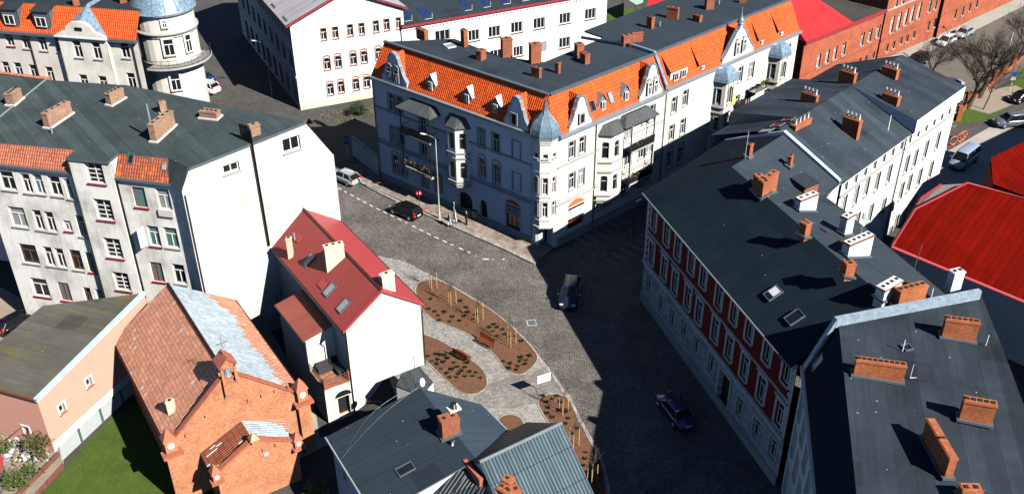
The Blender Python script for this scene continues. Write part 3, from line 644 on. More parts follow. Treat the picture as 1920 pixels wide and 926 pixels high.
for W, ua, ub in ((WL, 0, WL.L-1.6), (WR, 1.05, WR.L)):
    band(D, W, zD-.3, .32, .5, 'zinc', ua, ub); band(D, W, 4.85, .25, .14, 'stone', ua, ub, 'string_course'); band(D, W, 9.2, .2, .12, 'stone', ua, ub, 'string_course'); band(D, W, 5.25, .1, .1, 'stone', ua, ub, 'string_course')
band(D, WL, 0, .9, .08, 'stone', 0, WL.L-2.2, 'plinth'); band(D, WR, 0, 1.0, .08, 'stone', 1.4, WR.L, 'plinth')
# left end wall, rear walls
back_l = (-9.2, 109.5)
EW = Wall(back_l, WL.p(0, 0).xy); facade(D, EW, 0, zD, 'pl_cream', [])
# flat roof and mansard
zT = 16.45; IN = 1.75
def q(W, u, o, z): p = W.p(u, 0, o); return Vector((p.x, p.y, z))
corn_in = None
def isect(W1, o1, W2, o2):
    a, b = W1.p(0, 0, o1), W2.p(0, 0, o2); M2 = Matrix(((W1.d.x, -W2.d.x), (W1.d.y, -W2.d.y))); s_ = M2.inverted() @ Vector(((b-a).x, (b-a).y)); return (a+W1.d*s_[0])
ci = isect(WL, -IN, WR, -IN); ci = Vector((ci.x, ci.y, zT))
co = isect(WL, .1, WR, .1); co = Vector((co.x, co.y, zD+.05))
WR2 = wdir(WR.p(17.45, 0).xy, 43.6, 26.3)
lt = q(WL, .6, -IN, zT); rt = q(WR, WR.L, -IN, zT); r2 = q(WR2, WR2.L, -IN, zT)
mb = MB(); mb.quad(q(WL, 0, .1, zD+.05), co, ci, lt); part('tiled_mansard', mb, M['tile_o'], D)
mb = MB(); mb.quad(co, q(WR, WR.L, .1, zD+.05), rt, ci); part('tiled_mansard', mb, M['tile_o'], D)
slab(D, 'roof', [lt, ci, rt, B(1258, -6, zT), B(1140, 66, zT), B(1120, 76, zT), B(1020, 117, zT), B(937, 106, zT), B(852, 73, zT)], 'felt_d', .2, radians(43), 'gutter')
mb = MB(); mb.quad(q(WL, 0, .1, zD), lt, B(852, 73, zT), Vector((*back_l, zD))); part('roof_end_slope', mb, M['greyslate'], D)
for a, b in ((lt, ci), (ci, rt)):
    mb = MB(); d = (b-a).normalized(); n = Vector((d.y, -d.x, 0)); mb.obox(a-n*.15+Vector((0, 0, .0)), b-a, n*.4, (0, 0, .16)); part('roof_edge', mb, M['gutter'], D)
roofD = flat(zT)
for a, b, t, h in (((780.7, 70), (796.4, 77), .55, 1.1), ((864, 86), (870.5, 89.8), .5, 1.9), ((893, 113), (902, 115.5), .9, 1.1), ((938.5, 104), (943, 108.8), 1.1, 2.0), ((991, 116), (996, 121), 1.15, 2.1),
                   ((996, 143.6), (1011, 148), .4, 1.1), ((1039.7, 137.5), (1047, 139.6), .4, 1.2), ((1076, 105.4), (1082, 109.8), .8, 1.5), ((1086.5, 115.5), (1097, 122), .6, 1.1)):
    chim(D, roofD, a, b, t, h, 'br_red', 2)
skylight(D, roofD, 843, 87, .9, 1.2, glass='glass_pale', frame='white', ang=.5, name='roof_hatch')
# ornate dutch gables
PROF = [(-.5, 0), (-.5, .12), (-.44, .2), (-.36, .3), (-.30, .45), (-.27, .58), (-.20, .66), (-.17, .80), (-.11, .92), (0, .985), (.11, .92), (.17, .80), (.20, .66), (.27, .58), (.30, .45), (.36, .3), (.44, .2), (.5, .12), (.5, 0)]
TRI = [(-.5, 0), (-.5, .10), (-.36, .30), (-.12, .78), (-.07, .82), (0, .99), (.07, .82), (.12, .78), (.36, .30), (.5, .10), (.5, 0)]
def dgable(root, W, u, w, h, z0, mat, wins, prof=PROF, in_=IN, slope=None, tile='tile_o', trim='zinc'):
    slope = slope or (zT-zD)/IN
    pts = [W.p(u+a*w, z0+b*h, .12) for a, b in prof]; mb = MB(); mb.prism(pts, -W.n*.32); g = part('gable', mb, M[mat], root)
    mt = MB()      # coping over the outline
    P2 = [(u+a*w, z0+b*h) for a, b in prof[1:-1]]
    for (a, b), (c, d) in zip(P2, P2[1:]):
        e = Vector((c-a, d-b)); L = e.length; nrm = Vector((-e.y, e.x))/L*.13
        q4 = [W.p(a, b, .2), W.p(c, d, .2), W.p(c, d, -.26), W.p(a, b, -.26)]; up = W.d*nrm.x+Vector((0, 0, nrm.y))
        mt.hexa(q4, [p+up for p in q4])
    part('coping', mt, M[trim], g)
    for k, (du, dz, ww, hh, st) in enumerate(wins):
        window(root, W, u+du, z0+dz, ww, hh, st, out=.30)
    zr = min(z0+h*1.0, zT-.08); dep = (zr-zD)/slope; mb = MB(); a_ = .46
    f1, f2, ap, bk = W.p(u-a_*w, zD+.1, -.05), W.p(u+a_*w, zD+.1, -.05), W.p(u, zr, -.05), W.p(u, zr, -dep-.1)
    mb.poly([f1, ap, bk]); mb.poly([ap, f2, bk]); part('gable_roof', mb, M[tile], root)
def U(W, x, y): return W.uz(x, y)[0]
style('gablew', bars='T', frame='white', sur='stone', arch=.3, rev=.02, sw=.1)
style('gabled', bars='none', frame='stone', sur='stone', rev=.02, sw=.1, glass=('darkgap',))
dgable(D, WL, U(WL, 742, 165), 3.9, 3.6, zD, 'pl_lil', [(-.55, 1.1, .7, 1.5, 'gablew'), (.55, 1.1, .7, 1.5, 'gablew')])
dgable(D, WL, U(WL, 969, 245), 3.1, 3.3, zD, 'pl_lil', [(-.1, .9, .75, 1.2, 'gabled')])
dgable(D, WR, U(WR, 1087, 235), 3.2, 3.3, zD, 'pl_cream', [(0, .95, .7, 1.1, 'gabled')])
dgable(D, WR, U(WR, 1219, 175), 3.7, 3.7, zD, 'pl_cream', [(-.5, 1.1, .6, 1.4, 'gablew'), (.5, 1.1, .6, 1.4, 'gablew')])
def dormer(root, W, u, w=1.15, h=1.35, z0=None, o=-.35, mat='pl_lil', rmat='zinc_light', slope=None, win='dormw', peak=.9):
    z0 = zD+.35 if z0 is None else z0; slope = slope or (zT-zD)/IN
    mb = MB(); mb.prism([W.p(u-w/2, z0, o), W.p(u+w/2, z0, o), W.p(u+w/2, z0+h*.62, o), W.p(u, z0+h, o), W.p(u-w/2, z0+h*.62, o)], -W.n*.9)
    d = part('dormer', mb, M[mat], root)
    ze, zp = z0+h*.62, z0+h+peak*.35; de, dp = (ze-zD)/slope+.1, (zp-zD)/slope+.1
    mb = MB()
    for s_ in (-1, 1):
        a, b, c = W.p(u+s_*(w/2+.14), ze-.12, o+.15), W.p(u, zp, o+.15), W.p(u, zp, -max(dp, -o+.3)); d_ = W.p(u+s_*(w/2+.14), ze-.12, -max(de, -o+.2))
        mb.prism([a, b, c, d_], (0, 0, -.07))
    part('dormer_roof', mb, M[rmat], d)
    window(root, W, u, z0+h*.42, w*.5, h*.55, win, out=o+.17)
    return d
style('dormw', bars='v', frame='white', arch=.2, rev=.02, fw=.07)
for x, y in ((806, 185), (874, 207), (927, 228)): dormer(D, WL, U(WL, x, y), mat='zinc', h=1.7)
for x, y in ((1133, 222), (1176, 204)): dormer(D, WR, U(WR, x, y), mat='zinc', h=1.7, rmat='zinc')
mR = Pl(co, q(WR, WR.L, .1, zD+.05), ci)
skylight(D, mR, 1110.5, 199, .55, 1.0); skylight(D, mR, 1145, 183, .6, 1.1, glass='glass_pale')
# corner turret
TC = Vector((3.35, 87.55, 0)); NT8 = 8
tR = 1.40; mb = MB(); a0 = -pi/2+pi/8
def octp(r, z, k): a = a0+2*pi*k/8; return TC+Vector((r*cos(a), r*sin(a), z))
TW = [Wall(octp(tR, 0, k-1).xy, octp(tR, 0, k).xy) for k in range(8)]
style('tur', bars='T', frame='white', sill=None, sur='offwhite', sw=.09, rev=.16)
style('tur_s', bars='none', frame='stone', glass=('darkgap',), sill='stone', rev=.2)
for k in range(8):
    W = TW[k]; vis = k in (7, 0, 1, 2)
    ws = [('uz', W.L/2, 10.9, .5, .5, 'tur_s'), ('uz', W.L/2, 7.6, .56, 1.9, 'tur'), ('uz', W.L/2, 4.9, .56, 1.7, 'tur')] if vis else []
    facade(D, W, 2.9, 12.55, 'pl_cream', ws, name='turret_wall')
for z, r, h in ((12.45, 1.56, .22), (12.2, 1.49, .2), (10.3, 1.48, .14), (9.1, 1.46, .12), (6.3, 1.48, .16), (5.9, 1.45, .08), (3.6, 1.48, .14), (2.75, 1.54, .18)): mb = MB(); mb.lathe(TC, [(r, z), (r, z+h)], 8, 0, a0, False); part('turret_moulding', mb, M['offwhite'], D)
mb = MB(); mb.lathe(TC, [(.5, 2.3), (1.1, 2.42), (1.4, 2.62), (1.5, 2.75)], 8, 0, a0, False); part('turret_moulding', mb, M['offwhite'], D)
mb = MB(); mb.lathe(TC, [(1.62, 12.66), (1.57, 12.8), (1.60, 13.1), (1.50, 13.6), (1.20, 14.15), (.80, 14.6), (.46, 14.95), (.26, 15.3), (.14, 15.8), (.05, 16.4), (.015, 16.9)], 8, 0, a0, False); part('onion_cap', mb, M['dome'], D)
mb = MB()
for k in range(8): mb.tube([octp(r, z, k) for r, z in ((1.61, 12.8), (1.63, 13.1), (1.53, 13.6), (1.22, 14.15), (.82, 14.6), (.48, 14.95), (.28, 15.3), (.15, 15.9))], .025, 4)
part('cap_rib', mb, M['dome_b'], D)
# recessed corner entrance below the turret
mb = MB(); p1, p2 = WL.p(WL.L-1.5, 0).xy, WR.p(.95, 0).xy; CWd = Wall(p1, p2)
facade(D, Wall(p1+(-CWd.n.xy)*1.0, p2+(-CWd.n.xy)*1.0), 0, 12.9, 'pl_cream', [('uz', CWd.L*.5, 1.25, 1.0, 2.3, 'gate')])
mb = MB(); mb.wbox(CWd, 0, .22, 0, 2.9, -.4, 0); mb.wbox(CWd, CWd.L-.22, CWd.L, 0, 2.9, -.4, 0); mb.wbox(WL, WL.L-1.6, WL.L-1.49, 0, 2.9, -1.2, -.01); mb.wbox(WR, .95, 1.05, 0, 2.9, -1.2, -.01); part('entrance_pier', mb, M['pl_cream'], D)
mb = MB(); mb.poly([WL.p(WL.L-1.7, 2.9, -.9), WL.p(WL.L-1.5, 2.9, .2), CWd.p(CWd.L/2, 2.9, .6), WR.p(.95, 2.9, .2), WR.p(1.1, 2.9, -.9)]); part('entrance_soffit', mb, M['offwhite'], D)
W_ = Wall(WL.p(WL.L-2.0, 0, .06).xy, WL.p(WL.L-1.0, 0, .06).xy)
# bay on the left facade
def bay(root, W, u, wf, cheek, ang, z0, z1, mat, rows, wf_win, ch_win, roofm, roof='pav', nm='bay_wall', lc=True, mould='stone'):
    c, s_ = cos(radians(ang)), sin(radians(ang)); dep = cheek*s_; run = cheek*c
    P = [W.p(u-wf/2-run, 0, 0), W.p(u-wf/2, 0, dep), W.p(u+wf/2, 0, dep), W.p(u+wf/2+run, 0, 0)]
    for i in range(3):
        Wb = Wall(P[i].xy, P[i+1].xy); wn = wf_win if i == 1 else ch_win
        facade(root, Wb, z0, z1, mat, [('uz', Wb.L/2, z, *wn) for z in rows] if wn else [], name=nm)
        for z in [z0-.02, z1-.15]+[r-1.45 for r in rows]+[r+1.35 for r in rows[:-1]]: mb = MB(); mb.wbox(Wb, -.04, Wb.L+.04, z, z+.14, .003, .12); part('moulding', mb, M[mould], root)
    mb = MB(); mb.prism([p+Vector((0, 0, z0-.02)) for p in P], (0, 0, -.3)); part('bay_corbel', mb, M[mould], root)
    k = .22; O = [W.p(u-wf/2-run-k, z1, 0), W.p(u-wf/2-k*.5, z1, dep+k), W.p(u+wf/2+k*.5, z1, dep+k), W.p(u+wf/2+run+k, z1, 0)]
    mb = MB()
    if roof == 'pav':
        a, b = W.p(u-wf*.35, z1+.95, dep*.35), W.p(u+wf*.35, z1+.95, dep*.35); a2, b2 = W.p(u-wf*.5-run*.5, z1+.95, 0), W.p(u+wf*.5+run*.5, z1+.95, 0)
        mb.poly([O[0], O[1], a, a2]); mb.poly([O[1], O[2], b, a]); mb.poly([O[2], O[3], b2, b]); mb.poly([a2, a, b, b2]); mb.prism(O, (0, 0, -.12))
    else:
        N = 7; prev = O
        for i in range(1, N+1):
            t = i/N; f = cos(t*pi/2)**.8 if t < 1 else 0; zz = z1+1.7*sin(t*pi/2); cen = W.p(u, z1, 0)
            cur = [cen+(Vector((p.x, p.y, z1))-cen)*max(f, .04)+Vector((0, 0, zz-z1)) for p in O]
            for j in range(3): mb.poly([prev[j], prev[j+1], cur[j+1], cur[j]])
            prev = cur
    part('bay_roof', mb, M[roofm], root)
ub = U(WL, 862, 290)
bay(D, WL, ub-.1, 1.15, 1.55, 45, 4.15, 10.9, 'pl_cream', (5.9, 9.3), (.75, 1.9, 'darkw'), (.75, 1.9, 'darkw'), 'greyslate') if style('darkw', bars='h', frame='stone', rev=.2, arch=.2) is None else 0
ubr = U(WR, 1146, 300)
bay(D, WR, ubr-.4, 1.4, 1.45, 45, 3.3, 11.0, 'pl_cream', (5.3, 9.2), (.75, 1.9, 'darkw'), (.75, 1.9, 'darkw'), 'greyslate')
# long canopy roof beside the bay, over two balconies
def balcony(root, W, ua, ub_, z, dep, mat='stone', rail='black', solid=0.0, plants=0, name='balcony'):
    mb = MB(); mb.wbox(W, ua, ub_, z-.18, z, .003, dep); b = part(name, mb, M[mat], root)
    mb = MB(); H = .95
    for o, (x0, x1) in ((dep-.05, (ua, ub_)),): mb.wbox(W, x0, x1, z+H-.05, z+H, o-.03, o+.03); mb.wbox(W, x0, x1, z+.1, z+.14, o-.02, o+.02)
    for x in (ua, ub_-.05): mb.wbox(W, x, x+.05, z+H-.05, z+H, 0.01, dep-.05)
    n = int((ub_-ua)/.16)
    for i in range(n+1): x = ua+(ub_-ua-.03)*i/n; mb.wbox(W, x, x+.03, z, z+H-.05, dep-.07, dep-.04)
    if solid: mb.wbox(W, ua+.04, ub_-.04, z+.05, z+solid, dep-.035, dep-.015)
    part('balustrade', mb, M[rail], b)
    if plants:
        mb = MB(); R_ = random.Random(int(ua*100)+7)
        for i in range(plants):
            x, zz = R_.uniform(ua+.1, ub_-.1), z+H+R_.uniform(-.3, .15); c = W.p(x, zz, dep-.05+R_.uniform(-.12, .15)); r = R_.uniform(.05, .13)
            for k in range(3): a, e = Vector([R_.uniform(-1, 1) for _ in range(3)])*r*1.6, Vector([R_.uniform(-1, 1) for _ in range(3)])*r*1.6; mb.poly([c+a, c+e, c-a*.5, c-e*.6], R_.randrange(3))
        fo = part('flower_box', mb, [M['leaf'], M['leaf_dk'], M['petal']], b); fo['kind'] = 'stuff'
    return b
M['leaf'] = plain('green_leaf', (.06, .11, .025), .7, var=.4); M['leaf_dk'] = plain('dark_green_leaf', (.025, .05, .015), .7, var=.4); M['petal'] = plain('reddish_flowers', (.35, .12, .06), .7, var=.4)
ua, uc = U(WL, 770, 250), U(WL, 824, 270)
balcony(D, WL, ua, uc, 8.15, 1.5, solid=.8); balcony(D, WL, ua, uc, 3.95, 1.5, plants=60)
def canopy(W, ua, uc, z, dep, h=.75, mat='greyslate'):
    mb = MB(); O = [W.p(ua-.2, z, 0), W.p(ua-.2, z, dep), W.p(uc+.2, z, dep), W.p(uc+.2, z, 0)]; T = [W.p(ua+.6, z+h, 0), W.p(ua+.9, z+h, dep*.3), W.p(uc-.9, z+h, dep*.3), W.p(uc-.6, z+h, 0)]
    for i in range(3): mb.poly([O[i], O[i+1], T[i+1], T[i]])
    mb.poly(T); mb.prism(O, (0, 0, -.12)); part('canopy_roof', mb, M[mat], D)
canopy(WL, ua-.2, uc+.2, 11.2, 1.75)
mb = MB()
for x in (ua, uc-.1): mb.wbox(WL, x, x+.1, 4, 11.1, 1.36, 1.46)
part('canopy_post', mb, M['black'], D)
ua, uc = ubr+1.9, U(WR, 1211, 280)
balcony(D, WR, ua, uc, 8.0, 1.15, solid=.85, plants=20); balcony(D, WR, ua, uc, 4.15, 1.15, solid=.85, plants=110)
canopy(WR, ua-1.2, uc+.1, 11.25, 1.3, .85)
mb = MB(); mb.wbox(WR, ua, ua+.12, 3.2, 11.1, .9, 1.1); mb.wbox(WR, uc-.12, uc, 3.2, 11.1, .9, 1.1); part('canopy_post', mb, M['offwhite'], D)
for x, y in ((1118, 219), (1249, 172)):
    u = WR.uz(x, y)[0]; pipe(D, [WR.p(u, 12.6, .12), WR.p(u, .1, .12)], .06)
for u in (.12, WL.L-2.15): pipe(D, [WL.p(u, 12.6, .12), WL.p(u, .1, .12)], .06)
# shop fronts: painted lunettes and lettering
def lunette(W, x, y, w, h, zb, m='redframe', m2=None):
    u = W.uz(x, y)[0]; mb = MB(); n = 10; pts = [W.p(u+w/2*cos(pi*i/n), zb+h*sin(pi*i/n), .05) for i in range(n+1)]; mb.prism(pts, -W.n*.12); part('lunette', mb, M[m], D)
M['orange_paint'] = plain('orange_painted_panel', (.70, .16, .05), .6)
lunette(WR, 1079, 405, 2.5, .75, WR.uz(1079, 405)[1]+1.32, 'orange_paint'); lunette(WL, 962, 408, 2.1, .6, WL.uz(962, 408)[1]+1.47, 'redframe')
def text(root, W, x, y, s, size, mat, out=.06, name='lettering', uz=None):
    cu = bpy.data.curves.new(name, 'FONT'); cu.body = s; cu.size = size; cu.extrude = .01; cu.align_x = 'CENTER'; cu.align_y = 'CENTER'
    tmp = bpy.data.objects.new(name, cu); COL.objects.link(tmp); dg = bpy.context.evaluated_depsgraph_get(); me = bpy.data.meshes.new_from_object(tmp.evaluated_get(dg)); bpy.data.objects.remove(tmp)
    me.materials.clear(); me.materials.append(M[mat]); u, z = uz or W.uz(x, y); o = bpy.data.objects.new(name, me); COL.objects.link(o); o.parent = root
    o.matrix_local = Matrix.Translation(W.p(u, z, out)-Vector(root['_loc'])) @ Matrix(((W.d.x, 0, W.n.x, 0), (W.d.y, 0, W.n.y, 0), (0, 1, 0, 0), (0, 0, 0, 1)))
    return o
mb = MB(); u, z = WL.uz(962, 396); mb.wbox(WL, u-.95, u+.95, z-.45, z+.5, .004, .06); part('shop_sign', mb, M['stone'], D)
mb = MB(); u, z = WR.uz(1079, 398); mb.wbox(WR, u-1.2, u+1.2, z-.45, z+.55, .004, .06); part('shop_sign', mb, M['white'], D)
M['bluemark'] = plain('blue_sign_paint', (.05, .16, .40), .5)
for W, x, y, mks, m_ in ((WR, 1079, 398, ((-.85, .12, .12, .42), (-.65, .0, .1, .3), (-.3, .05, .3, .12), (.1, -.05, .12, .35), (.4, .1, .35, .1), (.7, .1, .1, .3)), 'bluemark'), (WL, 962, 396, ((-.6, -.1, .35, .3), (-.1, 0, .1, .3), (.25, -.05, .3, .25)), 'black')):
    u, z = W.uz(x, y)
    for dx, dz, ww, hh in mks: mb = MB(); mb.wbox(W, u+dx, u+dx+ww, z+dz, z+dz+hh, .064, .075); part('sign_mark', mb, M[m_], D)
mb = MB(); u, z = WR.uz(1079, 400); mb.wbox(WR, u-1.2, u+1.2, z-.85, z-.7, .004, .08); part('sign_rail', mb, M['redframe'], D)
mb = MB(); mb.wbox(WL, WL.L-2.1, WL.L-1.6, .6, 2.4, .004, .12); part('shop_panel', mb, M['white'], D)

# second house of the row, one firewall further
D2 = thing('row_house', (25, 105, 0), 'white tenement with domed bays, orange roof and central triangular gable behind the corner tenement', 'building', 'town buildings')
W2 = WR2; z2 = 13.1
w2l = [(1264, 197.5, .9, 1.9, 'd1'), (1285, 184, .9, 1.9, 'd1'), (1259, 249, .9, 1.9, 'd1'), (1280, 237.6, .9, 1.9, 'd1'), (1255, 299.6, .9, 2.0, 'darch'), (1275, 291, .9, 2.0, 'darch'),
       (1373.5, 147.8, .85, 1.9, 'd1'), (1387.8, 140, .85, 1.9, 'd1'), (1365.7, 207, .85, 1.9, 'd1'), (1381, 193, .85, 1.9, 'd1'), (1408.5, 132, 1.0, 2.0, 'd1'), (1402, 186.7, 1.0, 2.0, 'd1'),
       (1477, 97, .85, 1.9, 'd1'), (1469.5, 150, .85, 1.9, 'd1'), (1463, 197, .9, 2.1, 'bsm'), (1445, 215, 1.0, 1.3, 'bsm'), (1490, 190, .8, 1.8, 'd1')]
facade(D2, W2, 0, z2, 'pl_cream2', w2l)
band(D2, W2, z2-.3, .32, .45, 'zinc'); band(D2, W2, 0, 1.0, .08, 'stone', name='plinth')
EW2 = Wall(W2.p(W2.L, 0).xy, W2.p(W2.L, 0, -12).xy); facade(D2, EW2, 0, 16.3, 'pl_cream', [], top=[(0, 0), (12, 0), (12, 16.3), (IN, 16.3), (0, z2)])
mb = MB(); mb.quad(q(W2, .15, .1, z2), q(W2, W2.L, .1, z2), q(W2, W2.L, -IN, zT), q(W2, .15, -IN, zT)); part('tiled_mansard', mb, M['tile_o'], D2)
slab(D2, 'roof', [q(W2, .1, -IN, zT+.02), q(W2, W2.L, -IN, zT+.02), q(W2, W2.L, -13, zT+.02), q(W2, .1, -12, zT+.02)], 'felt_d', .2, radians(43), 'gutter')
mb = MB(); a, b = q(W2, 0, -IN, zT), q(W2, W2.L, -IN, zT); mb.obox(a+W2.n*.1+Vector((0, 0, .02)), b-a, W2.n*-.35, (0, 0, .16)); part('roof_edge', mb, M['gutter'], D2)
mb = MB(); mb.hexa([W2.p(-.15, z2-.1, .25), W2.p(.2, z2-.1, .25), W2.p(.2, zT-.1, -IN), W2.p(-.15, zT-.1, -IN)], [W2.p(-.15, z2+.4, .25), W2.p(.2, z2+.4, .25), W2.p(.2, zT+.35, -IN), W2.p(-.15, zT+.35, -IN)])
mb.obox(W2.p(-.15, zT, -IN), W2.d*.35, -W2.n*3.2, (0, 0, .35)); part('firewall', mb, M['dome_b'], D2)
p0 = W2.p(-.15, zT, -IN-3.2); p1 = B(1090, 74, zT); mb = MB(); mb.tube([p0+Vector((0, 0, .2)), p1+Vector((0, 0, .2))], .17, 6); part('parapet_flashing', mb, M['dome'], D2)
dgable(D2, W2, U(W2, 1381, 115), 6.2, 4.1, z2, 'pl_cream2', [(-.55, 1.25, .6, 1.5, 'gablew'), (.75, 1.25, .6, 1.5, 'gablew')], prof=TRI)
mb = MB(); u = U(W2, 1381, 115); mb.lathe(W2.p(u, z2+4.0, -.03), [(.42, 0), (.45, .25), (.3, .5), (.12, .8), (.04, 1.5), (.01, 1.9)], 8); part('finial', mb, M['dome'], D2)
# shed dormers
def shed(root, W, ua, ub_, zb, zt, mat, rmat, wins, o=-.2, top_in=IN, rise=None):
    mb = MB(); mb.wbox(W, ua, ub_, zb, zt, o-.3, o); d = part('dormer', mb, M[mat], root)
    rise = rise or (zT-.15); mb = MB()
    mb.prism([W.p(ua-.2, zt+.02, o+.2), W.p(ub_+.2, zt+.02, o+.2), W.p(ub_+.2, rise, -top_in), W.p(ua-.2, rise, -top_in)], (0, 0, .08)); 
    part('dormer_roof', mb, M[rmat], d)
    mb = MB()
    for u in (ua, ub_): mb.poly([W.p(u, zb, o), W.p(u, zt, o), W.p(u, rise, -top_in)])
    part('dormer_cheek', mb, M[mat], d)
    for u, w, h in wins: window(root, W, u, (zb+zt)/2, w, h, 'dormw2', out=o+.16)
style('dormw2', bars='v', frame='white', rev=.02, fw=.07)
ua = U(W2, 1270, 160); shed(D2, W2, ua-1.1, ua+1.9, z2+.15, z2+1.4, 'white', 'tile_o', [(ua-.3, .8, .9), (ua+1.0, .8, .9)])
for x, y in ((1318, 130), (1430, 75), (1467, 58)):
    u = U(W2, x, y); shed(D2, W2, u-.55, u+.55, z2+.1, z2+.85, 'zinc', 'tile_o', [(u, .5, .4)])
def bay2(x, y, rows):
    u = U(W2, x, y); bay(D2, W2, u, 1.9, 1.45, 72, 1.9 if rows[0] < 4 else 2.4, 11.3, 'pl_cream2', rows, (.95, 2.1, 'oval'), (.6, 1.8, 'tur'), 'dome_b', roof='dome')
style('oval', bars='v', frame='white', sur='stone', arch=.5, sill='stone', sw=.12)
bay2(1345, 215, (3.6, 6.1, 9.6)); bay2(1447, 150, (5.9, 9.6))
u = U(W2, 1365, 235); balcony(D2, W2, u-.9, u+1.3, 7.1, 1.2, solid=.85, plants=25); 
u = U(W2, 1405, 190); balcony(D2, W2, u-1.1, u+1.3, 8.2, 1.4, plants=70); balcony(D2, W2, u-1.0, u+1.3, 4.3, 1.4, solid=.8, plants=30)
M['yellow'] = plain('yellow_fabric', (.85, .72, .10), .8)
for a, b, t, h in (((1164, 85.4), (1169, 88.7), 1.0, 1.2), ((1184, 80), (1185, 81), 1.25, 1.15), ((1211.7, 52), (1221, 56), .45, 1.4), ((1249, 35), (1269.6, 38.5), .5, 1.4), ((1298, 39.5), (1311, 43.5), .5, .8), ((1320, 17), (1324, 20), 1.0, 1.3), ((1386, 6.7), (1398.5, 7.5), .4, .8)):
    chim(D2 if a[0] > 1190 else D, roofD, a, b, t, h, 'br_red', 2)
for x, y in ((1237, 50), (1348, 9)): p = roofD.hit(x, y); pipe(D2, [p, p+Vector((0, 0, .6))], .1, 'gutter', 'vent_pipe', 8)
# ============================================================ B: turreted tenement at the upper left
style('bold', bars='T', sill='stone', rev=.22)
style('bred', bars='T', sill='redsill', rev=.22)
M['pl_pink'] = plaster('stained_pinkish_render', (.74, .67, .62), .35, (.52, .47, .43), .7)
M['pl_old'] = plaster('patchy_cream_render', (.80, .77, .70), .5, (.54, .50, .43), .6)
M['felt_b'] = felt('charcoal_felt', (.028, .036, .044), 1.0, .08, lines=.15)
Bt = thing('turret_tenement', (-50, 115, 0), 'old tenement with round domed turret, curved balcony and pale blue gable roof', 'building', 'town buildings')
b0 = B(120, 66, 15.0); WBd = Vector((cos(radians(-12.5)), sin(radians(-12.5)), 0)); WB = Wall((b0-WBd*18).xy, (b0+WBd*9.5).xy)
zB = 15.0; ba, bb = U(WB, 119, 90), U(WB, 208, 90)
wl = [(-12, 70, 1.05, 1.9, 'bold'), (17.4, 73.4, 1.05, 1.95, 'bred'), (47.7, 77, 1.05, 1.95, 'bold'), (79.3, 80.8, 1.05, 1.95, 'bold'), (110, 84, .8, 1.9, 'bold'),
      (12, 130, 1.05, 1.9, 'bold'), (34.9, 132, 1.05, 1.95, 'bold'), (63.3, 136, 1.05, 1.95, 'bold'), (94, 140, 1.05, 1.95, 'bold'), (-10, 128, 1.05, 1.9, 'bold')]
facade(Bt, WB, -1, zB, 'pl_pink', wl, 0, ba)
facade(Bt, WB, -1, zB+.2, 'pl_old', [(145.5, 92.5, 1.1, 2.1, 'bold'), (181.5, 95.5, 1.1, 2.1, 'bold'), (158, 155, 1.1, 2.0, 'bold'), (194, 158, 1.1, 2.0, 'bold')], ba, bb, out=.6)
mb = MB(); mb.wbox(WB, ba, ba+.1, -1, zB, 0, .6); mb.wbox(WB, bb-.1, bb, -1, zB, 0, .6); part('wall', mb, M['pl_old'], Bt)
facade(Bt, WB, -1, zB, 'pl_old', [(234, 93.5, 1.1, 2.1, 'bold'), (246.5, 152, 1.1, 2.0, 'bold')], bb, WB.L)
band(Bt, WB, zB-.25, .3, .5, 'gutter', 0, ba-.1); band(Bt, WB, zB-.25, .3, .5, 'gutter', bb+.1, WB.L)
# curved pediment gable on the projecting bay
PB = [(-.5, 0), (-.5, .18), (-.40, .34), (-.30, .42), (-.25, .72), (-.14, .95), (0, 1), (.14, .95), (.25, .72), (.30, .42), (.40, .34), (.5, .18), (.5, 0)]
uc = (ba+bb)/2; wbw = bb-ba; style('oculus', bars='none', frame='black', glass=('darkgap',), rev=.02)
mb = MB(); mb.prism([WB.p(uc+a*wbw*.98, zB+b*2.0, .72) for a, b in PB], -WB.n*.4); gb = part('gable', mb, M['pl_old'], Bt)
window(Bt, WB, uc, zB+1.15, .9, .35, 'oculus', out=.74)
mb = MB(); mb.wbox(WB, ba-.2, bb+.2, zB+.05, zB+.2, .6, .95); part('cornice', mb, M['pl_old'], Bt)
# blue pyramid roof of the bay
ap, bk = WB.p(uc, 18.3, -2.0), WB.p(uc, 18.3, -5.2)
mb = MB(); L0, R0, Lb, Rb = WB.p(ba, zB+.1, .5), WB.p(bb, zB+.1, .5), WB.p(ba, zB+.1, -5), WB.p(bb, zB+.1, -5)
f_ = WB.p(uc, zB+1.7, .45)
mb.poly([L0, f_, ap]); mb.poly([f_, R0, ap]); mb.poly([L0, ap, bk, Lb]); mb.poly([R0, Rb, bk, ap]); part('bay_roof', mb, M['dome_b'], Bt)
INB = 1.7; zTB = 17.9
mb = MB(); mb.quad(WB.p(-5, zB+.08, .2), WB.p(WB.L, zB+.08, .2), WB.p(WB.L, zTB, -INB), WB.p(-5, zTB, -INB)); part('tiled_mansard', mb, M['tile_o'], Bt)
slab(Bt, 'roof', [WB.p(-8, zTB+.06, -INB), WB.p(WB.L, zTB+.06, -INB), WB.p(WB.L, zTB+.4, -14), WB.p(-8, zTB+.4, -14)], 'felt_b', .2, radians(-12), 'gutter')
for x in (23, 81):
    u = U(WB, x, 55); shed(Bt, WB, u-1.0, u+1.0, zB+.25, zTB-.35, 'gutter', 'felt_b', [(u, 1.35, 1.15)], o=-.1, top_in=INB, rise=zTB+.1)
for x, y in ((138, 12), (226, 8)):
    p = flat(zTB+.1); chim(Bt, p, (x, y), (x+12, y-2), .6, 1.3, 'br_red', 1)
